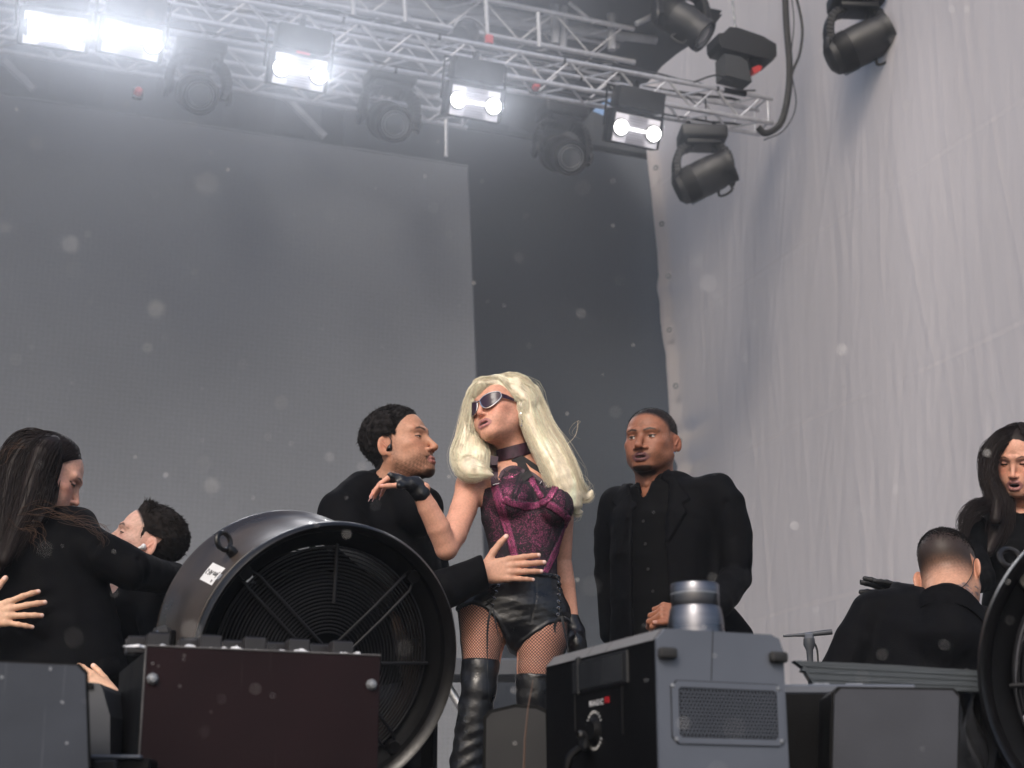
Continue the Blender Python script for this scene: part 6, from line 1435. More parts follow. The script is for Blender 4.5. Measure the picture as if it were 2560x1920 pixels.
    def drape(pp, off=.002, trees=(bv, bskin)):
        out = []
        for x, y in pp:
            r = ray(x, y); best = None
            for tr in trees:
                h = tr.ray_cast(Vector(CAM), Vector(nrm(r)))
                if h[0] is not None and (best is None or h[3] < best[1]): best = (np.array(h[0]), h[3])
            out.append(best[0] - nrm(r) * off if best is not None else W(x, y, 4.93))
        return np.array(out)
    def strap(pp, wpx, name, m, off=.002, n=18, parent=t, thick=.0018):
        a = catmull(np.array(pp, float), n); tg = np.gradient(a, axis=0); tg /= np.linalg.norm(tg, axis=1)[:, None]; nn = np.stack((-tg[:, 1], tg[:, 0]), 1) * wpx / 2
        dep = drape(a, off)[:, 1]; sm = np.convolve(np.pad(dep, 3, 'edge'), np.ones(7) / 7, 'valid'); dep = np.minimum(dep, sm) - .001; V = []
        L = np.array([W(*q, y + .0012) for q, y in zip(a - nn, dep)]); Mi = np.array([W(*q, y) for q, y in zip(a, dep)]); Rr = np.array([W(*q, y + .0012) for q, y in zip(a + nn, dep)])
        back = np.array((0, thick, 0))
        for i in range(n): V += [L[i], Mi[i], Rr[i], Rr[i] + back, L[i] + back]
        F = [(5 * i + k_, 5 * i + (k_ + 1) % 5, 5 * i + 5 + (k_ + 1) % 5, 5 * i + 5 + k_) for i in range(n - 1) for k_ in range(5)]
        return MB().add(V, F).build(name, m, parent, True)
    strap([(1236, 1140), (1234, 1165), (1236, 1190), (1238, 1214)], 20, 'strap', m_plum, off=.004)
    strap([(1290, 1143), (1300, 1160), (1312, 1182), (1322, 1196)], 28, 'strap', m_shirt2, off=.003)
    strap([(1300, 1143), (1325, 1160), (1352, 1180), (1378, 1200)], 15, 'strap', m_shirt2, off=.004)
    strap([(1250, 1196), (1258, 1180), (1275, 1170), (1292, 1170), (1310, 1180)], 11, 'trim', m_plum)
    strap([(1318, 1180), (1338, 1192), (1352, 1204), (1366, 1216)], 13, 'trim', m_plum)
    strap([(1366, 1216), (1378, 1204), (1394, 1192), (1412, 1198)], 13, 'trim', m_plum)
    for x, y, rx, a_ in ((1240, 1210, 12, -.25), (1312, 1176, 12, .35), (1352, 1206, 7, -1.0), (1370, 1216, 9, .2), (1402, 1196, 13, .3)):
        p = drape([(x, y)], .0045)[0]; e1 = np.array((math.cos(a_), 0, -math.sin(a_))); MB().box(p, (rx * 1.5 / 800, .002, .0028), np.stack((e1, (0, 1.0, 0), np.cross(e1, (0, 1.0, 0))), 1), .001).build('buckle', m_chrome, t, True)
    for x, y in ((1234, 1160), (1235, 1172), (1237, 1197), (1262, 1177), (1283, 1167), (1336, 1193), (1372, 1207)):
        p = drape([(x, y)], .0052)[0]; MB().tube([p + .003 * np.array((math.cos(a), 0, .7 * math.sin(a))) for a in np.linspace(0, 6.28, 10, endpoint=False)], .0008, 5, closed=True).build('eyelet', m_chrome, t, True)
    # choker
    ch0, ch1 = P(1287, 1146, 5.02), P(1279, 1116, 5.012); axc = nrm(ch1 - ch0); hl = np.linalg.norm(ch1 - ch0)
    MB().lathe([(.0555, 0), (.0570, .002), (.0530, hl), (.0505, hl), (.0505, 0)], ch0, axc, 48, closed=True).build('choker', m_plum, t, True)
    # ---- leather shorts
    H = SDF(P(1285, 1520) - (.30, .22, .22), P(1285, 1520) + (.28, .22, .17), .004)
    H.loft([(P(1308, 1418, 5.0), (.116, .090)), (P(1300, 1466, 5.0), (.132, .097)), (P(1290, 1515, 5.0), (.164, .114)), (P(1284, 1560, 5.0), (.154, .110))], side, k=.03)
    H.chain([hR + .0, P(1225, 1580, 4.98)], [.089, .078], k=.02); H.chain([hL, P(1345, 1585, 4.99)], [.093, .088], k=.02); H.ell(P(1280, 1590, 5.0), (.055, .085, .06), k=.03)
    zt_ = P(1308, 1428, 4.9)[2]; X = K_.ax
    hx = np.array([W(a, 1500, 4.9)[0] for a in (1130, 1150, 1182, 1215, 1240, 1262, 1276, 1290, 1310, 1340, 1370, 1400, 1430)]); hz = np.array([W(1285, a, 4.9)[2] for a in (1522, 1512, 1506, 1520, 1545, 1585, 1616, 1622, 1602, 1580, 1560, 1548, 1545)])
    low = np.interp(H.ax[0], hx, hz)[:, None, None]; Zh = H.ax[2][None, None, :]; Yh = H.ax[1][None, :, None]
    H.f = np.maximum(H.f, ((low - Zh) * .8 + 0 * Yh).astype(np.float32)); H.f = np.maximum(H.f, (Zh - zt_ + 0 * H.f).astype(np.float32))
    V, F = H.mesh(); V = relax(V, F, 2, .4); N = vnormals(V, F); fr_ = N[:, 1] < .2; q2 = V * (1, 0, 1)
    ed = poly_dist(q2, [np.array((a, 0, b_)) for a, b_ in zip(hx, hz)]); dd = .004 * sstep(.010, .006, ed) + .0035 * sstep(.008, .004, np.abs(V[:, 2] - zt_ + .006)) - .0015 * gau(poly_dist(q2, pl((1340, 1440), (1340, 1500), (1325, 1560))), .002) * fr_
    dd += .0008 * vnoise(V * (1, 1, 1.6), 60, 4) + .0007 * vnoise(V * (.6, 1, 2), 130, 7)
    V = V + N * dd[:, None]; so = link_mesh('leather_shorts', V, F, m_leather, t, True)
    bvs = BVHTree.FromPolygons([tuple(x) for x in V], [tuple(x) for x in F]); bvt = BVHTree.FromPolygons([tuple(x) for x in Vt], [tuple(x) for x in Ft])
    # lacing with eyelets and hanging ribbon ends
    for lx in ([(1252, 1448), (1246, 1464), (1240, 1480), (1235, 1496), (1230, 1512)], [(1391, 1440), (1393, 1456), (1396, 1472), (1397, 1488), (1396, 1504), (1396, 1520), (1395, 1536)]):
        pts = drape(lx, .003, (bvs, bvt)); 
        for p in pts: MB().tube([p + .0042 * np.array((math.cos(a), 0, math.sin(a))) for a in np.linspace(0, 6.28, 12, endpoint=False)], .0012, 5, closed=True).build('eyelet', m_chrome, so, True)
        sg = -1 if lx[0][0] < 1300 else 1
        q = drape([(x + sg * 20 if sg < 0 else x + 9, y + 4) for x, y in lx], .003, (bvs, bvt))
        for i in range(len(lx) - 1):
            MB().tube([pts[i], (pts[i] + q[i + 1]) / 2 - DEEP * .002, q[i + 1]], .0022, 5).build('lace', m_blackp, so, True); MB().tube([q[i], (q[i] + pts[i + 1]) / 2 - DEEP * .004, pts[i + 1]], .0022, 5).build('lace', m_blackp, so, True)
    for pp, w_ in (([(1228, 1520), (1220, 1560), (1218, 1610), (1219, 1680), (1224, 1760)], 6), ([(1232, 1520), (1238, 1550), (1246, 1590), (1254, 1630)], 4), ([(1404, 1540), (1412, 1580), (1420, 1620), (1426, 1660)], 6), ([(1400, 1540), (1388, 1560), (1388, 1580), (1400, 1584)], 9), ([(1410, 1540), (1424, 1550), (1430, 1565), (1420, 1575)], 5)):
        a = catmull(np.array([W(x, y, 4.865) for x, y in pp]), 16); V = []
        for i, p in enumerate(a): e = np.array((math.cos(i * .12), .5 * math.sin(i * .3), 0)) * w_ / 1600; V += [p - e, p + e, p + e + (0, .0008, 0), p - e + (0, .0008, 0)]
        MB().add(V, [(4 * i + k_, 4 * i + (k_ + 1) % 4, 4 * i + 4 + (k_ + 1) % 4, 4 * i + 4 + k_) for i in range(15) for k_ in range(4)]).build('ribbon', m_blackp, so, True)
    # ---- fishnet stockings: crossing threads laid on each thigh
    for hip, mid, kn, lenz in ((hR, P(1205, 1620, 4.96), kR, 1), (hL, P(1350, 1630, 4.97), kL, 1)):
        net = []; axis = catmull(np.array([hip + ZZ * .03, mid, kn]), 60); ns = 44
        for sgn in (-1, 1):
            for k_ in range(ns):
                path = []
                for i in range(0, 60):
                    a = 2 * math.pi * k_ / ns + sgn * i / 59 * 4.2; o_ = axis[i]; dr = np.array((math.cos(a), math.sin(a), 0.0))
                    if dr[1] > .35: 
                        if len(path) > 2: net.append(np.array(path))
                        path = []; continue
                    h = bvt.ray_cast(Vector(o_ + dr * .25), Vector(-dr), .3)
                    if h[0] is None or abs((np.array(h[0]) - o_) @ dr) < .02: 
                        if len(path) > 2: net.append(np.array(path))
                        path = []; continue
                    q_ = np.array(h[0]) + np.array(h[1]) * .0008
                    if abs((q_ - o_) @ dr) > .115 or (path and np.linalg.norm(q_ - path[-1]) > .022):
                        if len(path) > 2: net.append(np.array(path))
                        path = []; continue
                    path.append(q_)
                if len(path) > 2: net.append(np.array(path))
        V, F = [], []; nn = 0
        for p in net:
            mb = MB().tube(p, .00105, 3, caps=False); V.append(np.concatenate(mb.v)); F.append(np.array(mb.f) + nn); nn += len(V[-1])
        link_mesh('fishnet_stocking', np.concatenate(V), np.concatenate(F), m_rubber, t, True)
    # ---- thigh boots
    for kn, top_, an, ft in ((kR, P(1204, 1650, 4.952), P(1132, 1960, 4.90), (-.25, -.9)), (kL, P(1341, 1688, 4.957), P(1340, 1960, 4.98), (.1, -1))):
        an = np.array((an[0], an[1], .16)); Bt = SDF(np.minimum(top_, an) - (.16, .26, .2), np.maximum(top_, an) + (.16, .16, .03), .005)
        cf = kn * .55 + an * .45 + DEEP * .02
        Bt.chain([top_ + ZZ * .03, kn, cf, an], [.0615 if kn is kR else .068, .0535, .056, .040], k=.02)
        f_ = nrm((ft[0], ft[1], 0)); Bt.rc(an - ZZ * .02, np.array((an[0], an[1], .05)) + f_ * .10, .040, .030, k=.03); Bt.rc(an - ZZ * .02 - f_ * .03, np.array((an[0], an[1], .02)) - f_ * .055, .030, .014, k=.01)
        zc = top_[2]; Bt.f = np.maximum(Bt.f, (Bt.ax[2][None, None, :] - zc + .03 * (Bt.ax[0][:, None, None] - top_[0]) + 0 * Bt.f).astype(np.float32))
        V, F = Bt.mesh(); V = relax(V, F, 1, .4); N = vnormals(V, F); low_ = sstep(top_[2] - .05, an[2] + .25, V[:, 2])
        w_ = (.0020 * np.sin((V[:, 2] + .25 * (V[:, 0] - kn[0]) * np.sign(vnoise(V, 7, 3))) * 150 + 3.4 * vnoise(V, 16, 2)) * low_ + .002 * vnoise(V, 60, 9)) * sstep(0, .02, top_[2] - V[:, 2]); V = V + N * w_[:, None]
        link_mesh('boot', V, F, m_leather, t, True)
    # ---- sunglasses
    sg = thing_child('sunglasses', t)
    e = lambda x, y, z: place(np.array([(x, y, z)]), c, Rm)[0]
    yv = lambda x: .104 - 6.2 * x * x
    out = [(.005, .009), (.020, .0165), (.042, .0215), (.060, .0205), (.0665, .0125), (.0640, .001), (.050, -.0125), (.032, -.0205), (.017, -.0175), (.008, -.006)]
    out = [(x * 1.05, z * 1.22 + .001) for x, z in out]
    for s_ in (-1, 1):
        o2 = catmull(np.array(out + out[:1]), 41)[:-1]; rim = np.array([e(s_ * x, yv(x), z) for x, z in o2])
        MB().tube(rim, .0021, 6, closed=True).build('frame', m_chrome, sg, True)
        cen = np.array([.038, .001]); V = []; k_ = len(o2)
        for f_ in (1, .66, .33): 
            for x, z in o2: xx, zz_ = cen + (np.array((x, z)) - cen) * f_; V.append(e(s_ * xx, yv(xx) + .0008, zz_))
        V.append(e(s_ * cen[0], yv(cen[0]) + .0008, cen[1])); F = []
        for a in range(2):
            for i in range(k_): F.append((a * k_ + i, a * k_ + (i + 1) % k_, (a + 1) * k_ + (i + 1) % k_, (a + 1) * k_ + i))
        F += [(2 * k_ + i, 2 * k_ + (i + 1) % k_, 3 * k_) for i in range(k_)]; MB().add(V, F).build('lens', m_shade, sg, True)
        ta = [e(s_ * .066, .076, .0135), e(s_ * .074, .050, .0125), e(s_ * .0785, .02, .010), e(s_ * .080, -.012, .006)]
        V = []; 
        for p, w_ in zip(ta, (.0085, .0075, .005, .003)): V += [p + Rm[:, 2] * w_, p - Rm[:, 2] * w_, p - Rm[:, 2] * w_ - Rm[:, 0] * s_ * .002, p + Rm[:, 2] * w_ - Rm[:, 0] * s_ * .002]
        MB().add(V, [(4 * i + a, 4 * i + (a + 1) % 4, 4 * i + 4 + (a + 1) % 4, 4 * i + 4 + a) for i in range(3) for a in range(4)] + [(0, 1, 2, 3)]).build('temple', m_chrome, sg)
        MB().add(np.array(V) + Rm[:, 0] * s_ * .0006 + 0, [(4, 5, 9, 8), (0, 1, 5, 4)]).build('temple_inlay', m_shade, sg)
    MB().tube([e(-.006, .1045, .009), e(0, .106, .0105), e(.006, .1045, .009)], .002, 6).build('bridge', m_chrome, sg, True)
    # ---- ear piece and drop earring on the visible ear
    V3, F3 = (lambda q: q.mesh())(SDF(e(-.088, 0, -.01) - .03, e(-.088, 0, -.01) + .03, .0013).ell(e(-.0875, -.002, -.008), (.007, .009, .012))); link_mesh('ear_monitor', V3, F3, m_pearl, t, True)
    ep = e(-.083, .0, -.038); er = MB(); er.lathe([(0, .005), (.004, .004), (.0055, 0), (.004, -.004), (0, -.005)], ep, (0, -1, 0), 8)
    for i in range(5): er.lathe([(0, .0035), (.003, .002), (.004, 0), (.003, -.002), (0, -.0035)], ep + np.array((.0035 * math.sin(i * .6), -.001, -.009 - .0075 * i)), (.1, -1, .2), 7)
    er.build('earring', m_chrome, t)
    # ---- hair
    bl = np.array((.90, .775, .575))
    G = [([(1222, 952, 5.0), (1290, 950, 5.0), (1338, 1005, 5.01), (1362, 1080, 4.99), (1398, 1150, 4.95), (1428, 1205, 4.94), (1440, 1262, 4.96)], [24, 44, 40, 38, 40, 38, 16]),
         ([(1236, 950, 4.98), (1296, 968, 4.965), (1326, 1030, 4.955), (1345, 1105, 4.94), (1378, 1165, 4.925), (1405, 1215, 4.92), (1428, 1262, 4.93)], [20, 28, 26, 28, 32, 32, 14]),
         ([(1250, 955, 5.06), (1320, 975, 5.08), (1352, 1060, 5.08), (1382, 1140, 5.05), (1420, 1195, 5.02), (1444, 1240, 5.0)], [30, 44, 40, 40, 40, 18]),
         ([(1300, 1000, 5.1), (1330, 1090, 5.12), (1345, 1160, 5.12), (1385, 1225, 5.08), (1425, 1275, 5.04)], [40, 42, 40, 36, 16]),
         ([(1216, 948, 5.0), (1180, 962, 4.97), (1165, 1004, 4.965), (1158, 1058, 4.965), (1156, 1100, 4.96), (1152, 1140, 4.94), (1172, 1176, 4.91), (1208, 1176, 4.89), (1232, 1186, 4.89)], [22, 26, 20, 22, 28, 34, 34, 22, 8]),
         ([(1222, 946, 5.02), (1188, 955, 5.0), (1170, 1000, 5.0), (1168, 1060, 5.0), (1190, 1110, 4.98), (1196, 1150, 4.93), (1184, 1180, 4.91), (1160, 1170, 4.91), (1165, 1145, 4.9), (1188, 1150, 4.89)], [22, 24, 18, 18, 26, 32, 28, 22, 16, 8]),
         ([(1178, 1010, 5.02), (1168, 1070, 5.03), (1160, 1110, 5.02), (1170, 1150, 4.98), (1200, 1190, 4.96)], [16, 22, 30, 34, 14]),
         ([(1262, 956, 4.985), (1235, 943, 4.96), (1206, 945, 4.945), (1184, 962, 4.945), (1170, 990, 4.955)], [18, 20, 17, 12, 10]),
         ([(1215, 1090, 5.04), (1222, 1130, 5.04), (1205, 1165, 5.0), (1190, 1200, 4.98)], [18, 26, 26, 10])]
    def capx(S_):
        S_.ell(place(np.array([(0, -.022, .055)]), c, Rm)[0], (.079, .098, .0805), Rm, k=.01)
        S_.ell(place(np.array([(0, .075, -.02)]), c, Rm)[0], (.071, .062, .098), Rm, k=.006, op='s'); S_.ell(place(np.array([(0, .03, -.07)]), c, Rm)[0], (.058, .075, .075), Rm, k=.006, op='s')
        S_.rc(place(np.array([(-.085, .0, -.01)]), c, Rm)[0], place(np.array([(-.110, .02, -.03)]), c, Rm)[0], .022, .03, k=.004, op='s')
    G.append(([(1392, 1130, 4.97), (1420, 1185, 4.95), (1440, 1225, 4.95), (1462, 1240, 4.97), (1480, 1228, 4.98)], [18, 26, 24, 16, 8])); G.append(([(1400, 1180, 4.95), (1425, 1235, 4.94), (1440, 1270, 4.96), (1452, 1282, 4.98)], [20, 24, 16, 8]))
    def wavy(p_, r_, i_):
        n_ = 16; q_ = catmull(np.array(p_, float), n_); s_ = np.linspace(0, 1, n_); tg = np.gradient(q_[:, :2], axis=0); tg /= np.linalg.norm(tg, axis=1)[:, None] + 1e-9
        q_[:, :2] += np.stack((-tg[:, 1], tg[:, 0]), 1) * (6 * s_ ** 1.2 * np.sin(s_ * 9 + (i_ % 4) * .5))[:, None]; return [tuple(a_) for a_ in q_], list(np.interp(s_, np.linspace(0, 1, len(r_)), r_))
    def mid_(a_, b_, f_=.5):
        n_ = 9; pa, pb = catmull(np.array(G[a_][0], float), n_), catmull(np.array(G[b_][0], float), n_); ra, rb = (np.interp(np.linspace(0, 1, n_), np.linspace(0, 1, len(G[q_][1])), G[q_][1]) for q_ in (a_, b_))
        return [tuple(q_) for q_ in pa * (1 - f_) + pb * f_], list(ra * (1 - f_) + rb * f_)
    G += [mid_(0, 1), mid_(0, 2), mid_(1, 2), mid_(4, 5), mid_(0, 1, .25), mid_(0, 1, .75)]
    G = [wavy(p_, r_, i_) for i_, (p_, r_) in enumerate(G)]
    G = [([(x_ + (14 * max(0, min(1, (1120 - y_) / 100)) * (1 if x_ < 1200 else (-1 if x_ > 1320 else 0))), y_ + (14 if y_ < 985 else 0), d_) for x_, y_, d_ in p_], [r_ * .80 for r_ in q_]) for p_, q_ in G]
    core = lock_core(G, bl * .95, scale=.80, h=.0045, seed=2, extra=(capx,))
    st = locks(G, [1200, 900, 700, 500, 800, 760, 460, 620, 340, 300, 260, 900, 700, 800, 600, 800, 800], bl, 50, r0=.0006, spread=1.04, wave=.005, frizz=.0007, var=.22, end=.75)
    fly = locks([(p, [r * 1.12 for r in rad]) for p, rad in G[:6]], 14, bl, 90, r0=.0004, wave=.008, frizz=.004, var=.2, end=1.3)
    wisps = locks([([(1400, 1120, 5.0), (1440, 1085, 5.0), (1450, 1050, 5.0), (1430, 1080, 5.0), (1450, 1100, 5.0)], [2, 3]), ([(1410, 1180, 4.98), (1460, 1200, 5.0), (1478, 1240, 5.0)], [6, 16]), ([(1420, 1230, 4.98), (1455, 1230, 5.0), (1480, 1215, 5.0)], [6, 14]), ([(1425, 1255, 4.97), (1440, 1285, 5.0), (1428, 1300, 5.0)], [8, 10])], [2, 14, 18, 26], bl, 120, r0=.0005, wave=.006, frizz=.004)
    cr_ = crown(c, Rm, np.array((0, -.020, .055)), (.083, .101, .084), 2600, bl, 70, part=.25, r0=.0007)
    V, F, C = join(core, st, fly, wisps, cr_); link_mesh('hair', V, F, m_blonde, t, True, pig=np.clip(C, 0, .9))
def thing_child(name, parent):
    o = bpy.data.objects.new(name, None); COL.objects.link(o); o.parent = parent; return o
M_nail = M('nail_varnish', (.72, .42, .42), .2, var=.05)
m_plum = M('plum_trim', (.045, .016, .030), .5, var=.5, scale=60, bump=.2, bscale=400)
m_shirt2 = M('matte_black_cloth', (.010, .009, .011), .8, var=.2)
m_shade = M('tinted_lens', (.032, .016, .034), .14, .0, var=.05, spec=.2)
m_pearl = M('clear_plastic', (.55, .50, .47), .15, var=.1, coat=.5)
singer()
# ---------------------------------------------------------------- woman with long dark hair at the left, embracing the man beside her
def woman_left():
    d = 4.5; fw = nrm((.90, .18, -.36)); c = W(120, 1198, d); Rm = frame_from(fw, (.26, .10, .95)); sk = (.66, .36, .27); P = lambda x, y, dd=d: W(x, y, dd)
    t = thing('person', 'woman with very long dark hair in a black blazer, back turned, at the left edge', 'person', np.array((P(130, 1690)[0], P(130, 1690)[1], 0)), LBL)
    V, F, C = head_mesh(sk, female=True, nose=.95, lips=1.05, lipc=(.42, .17, .16), jaw=.92, lid=.72, shadow=(.22, .10, .10), blush=.5, brow=(.03, .018, .014), gaze=(0, -.4), neckdir=(-.01, -.05, -.19)); V = V * .955
    side = nrm((.97, .10, 0))
    secs = [(P(110, 1285), (.06, .06)), (P(105, 1318), (.145, .085)), (P(112, 1390), (.165, .11)), (P(140, 1490), (.150, .11)), (P(150, 1580), (.165, .12)), (P(160, 1700), (.18, .13))]
    arm = [P(205, 1340, 4.47), P(318, 1412, 4.47), P(448, 1448, 4.80)]
    body_obj(t, [(place(V, c, Rm), F, C), with_color(inner_trunk([(p, (a * .82, b * .82)) for p, (a, b) in secs], side, [(arm, (.042, .036, .026)), ([P(0, 1340), P(-60, 1480), P(20, 1600, 4.7)], (.042, .036, .026))]), sk)])
    J = SDF(P(180, 1500) - (.50, .42, .40), P(180, 1500) + (.50, .55, .34), .006)
    J.loft([(p, (a, b * 1.06)) for p, (a, b) in secs], side, k=.03); J.rc(P(20, 1330), P(205, 1325), .045, .048, k=.03)
    J.chain([P(203, 1345, 4.46), P(255, 1385, 4.44), P(325, 1425, 4.46), P(395, 1440, 4.62), P(452, 1450, 4.82)], [.058, .062, .058, .050, .042], k=.03)
    J.chain([P(0, 1340), P(-62, 1480), P(20, 1600, 4.7)], [.055, .052, .045], k=.03)
    J.rc(P(165, 1640), P(170, 1700), .16, .17, k=.03) if False else None
    cloth(J, 'blazer', m_wool, t, wr=.0034, seed=41, folds=[([P(150, 1320, 4.36), P(160, 1400, 4.36), P(175, 1450, 4.36)], .008, .008), ([P(240, 1360, 4.38), P(215, 1400, 4.37), P(200, 1420, 4.36)], .010, .012), ([P(80, 1500, 4.38), P(150, 1480, 4.36), P(215, 1440, 4.37)], .011, .016), ([P(90, 1560, 4.38), P(120, 1530, 4.36), P(200, 1500, 4.36)], .010, .016), ([P(200, 1450, 4.36), P(210, 1560, 4.36)], .007, .012), ([P(300, 1390, 4.38), P(330, 1450, 4.38)], .009, .012), ([P(350, 1400, 4.42), P(370, 1460, 4.45)], .009, .012), ([P(205, 1545, 4.36), P(206, 1640, 4.35)], .005, .006), ([P(50, 1570, 4.38), P(110, 1600, 4.37)], .01, .016)],
          raised=[([(250, 1652), (298, 1648), (306, 1690), (254, 1697)], .005)])
    hp = np.array((P(150, 1690)[0], P(150, 1690)[1], .74)); leg_pair(hp, side, (.3, 1, 0), [hp + np.array((-.10, .25, -.32)), hp + np.array((.12, .25, -.32))], [np.array((hp[0] - .10, hp[1] + .05, .09)), np.array((hp[0] + .12, hp[1] + .05, .09))], m_wool, m_leather, t)
    dk = np.array((.013, .0085, .008))
    G = [([(120, 1108, 4.47), (70, 1115, 4.46), (36, 1170, 4.44), (18, 1250, 4.41), (0, 1330, 4.38), (-14, 1420, 4.36)], [26, 46, 50, 46, 40, 30]),
         ([(135, 1105, 4.45), (110, 1130, 4.42), (85, 1200, 4.41), (66, 1270, 4.39), (40, 1330, 4.37), (12, 1400, 4.35)], [24, 44, 44, 40, 34, 24]),
         ([(150, 1118, 4.45), (132, 1150, 4.43), (110, 1205, 4.42), (95, 1260, 4.40), (70, 1300, 4.38), (40, 1330, 4.36)], [14, 24, 28, 28, 24, 16]),
         ([(160, 1115, 4.50), (158, 1145, 4.47), (136, 1200, 4.45), (122, 1262, 4.41), (100, 1300, 4.38)], [8, 10, 12, 14, 12]),
         ([(100, 1110, 4.55), (60, 1150, 4.56), (40, 1240, 4.52), (20, 1320, 4.46)], [30, 44, 44, 30])]
    G = [(p, [r * .92 for r in q]) for p, q in G]
    def capx(S_): S_.ell(place(np.array([(0, -.020, .050)]), c, Rm)[0], (.0755, .0965, .0775), Rm, k=.01); S_.ell(place(np.array([(0, .085, -.02)]), c, Rm)[0], (.070, .060, .080), Rm, k=.006, op='s')
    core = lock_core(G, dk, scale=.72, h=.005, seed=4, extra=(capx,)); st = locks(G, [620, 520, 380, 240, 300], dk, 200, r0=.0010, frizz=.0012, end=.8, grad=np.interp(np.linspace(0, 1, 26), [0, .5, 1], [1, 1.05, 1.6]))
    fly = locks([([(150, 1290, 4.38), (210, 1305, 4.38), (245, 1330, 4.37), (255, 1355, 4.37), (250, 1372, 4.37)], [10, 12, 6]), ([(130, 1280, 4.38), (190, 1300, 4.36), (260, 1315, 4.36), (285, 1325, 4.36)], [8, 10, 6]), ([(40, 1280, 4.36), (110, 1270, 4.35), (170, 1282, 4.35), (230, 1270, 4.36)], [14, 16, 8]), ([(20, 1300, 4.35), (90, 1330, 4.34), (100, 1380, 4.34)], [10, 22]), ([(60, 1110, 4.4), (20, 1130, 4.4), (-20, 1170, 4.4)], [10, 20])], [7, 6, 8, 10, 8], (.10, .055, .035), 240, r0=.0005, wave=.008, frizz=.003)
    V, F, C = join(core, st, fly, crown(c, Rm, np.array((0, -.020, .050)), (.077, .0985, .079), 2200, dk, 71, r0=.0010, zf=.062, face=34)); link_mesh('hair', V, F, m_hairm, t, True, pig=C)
woman_left()

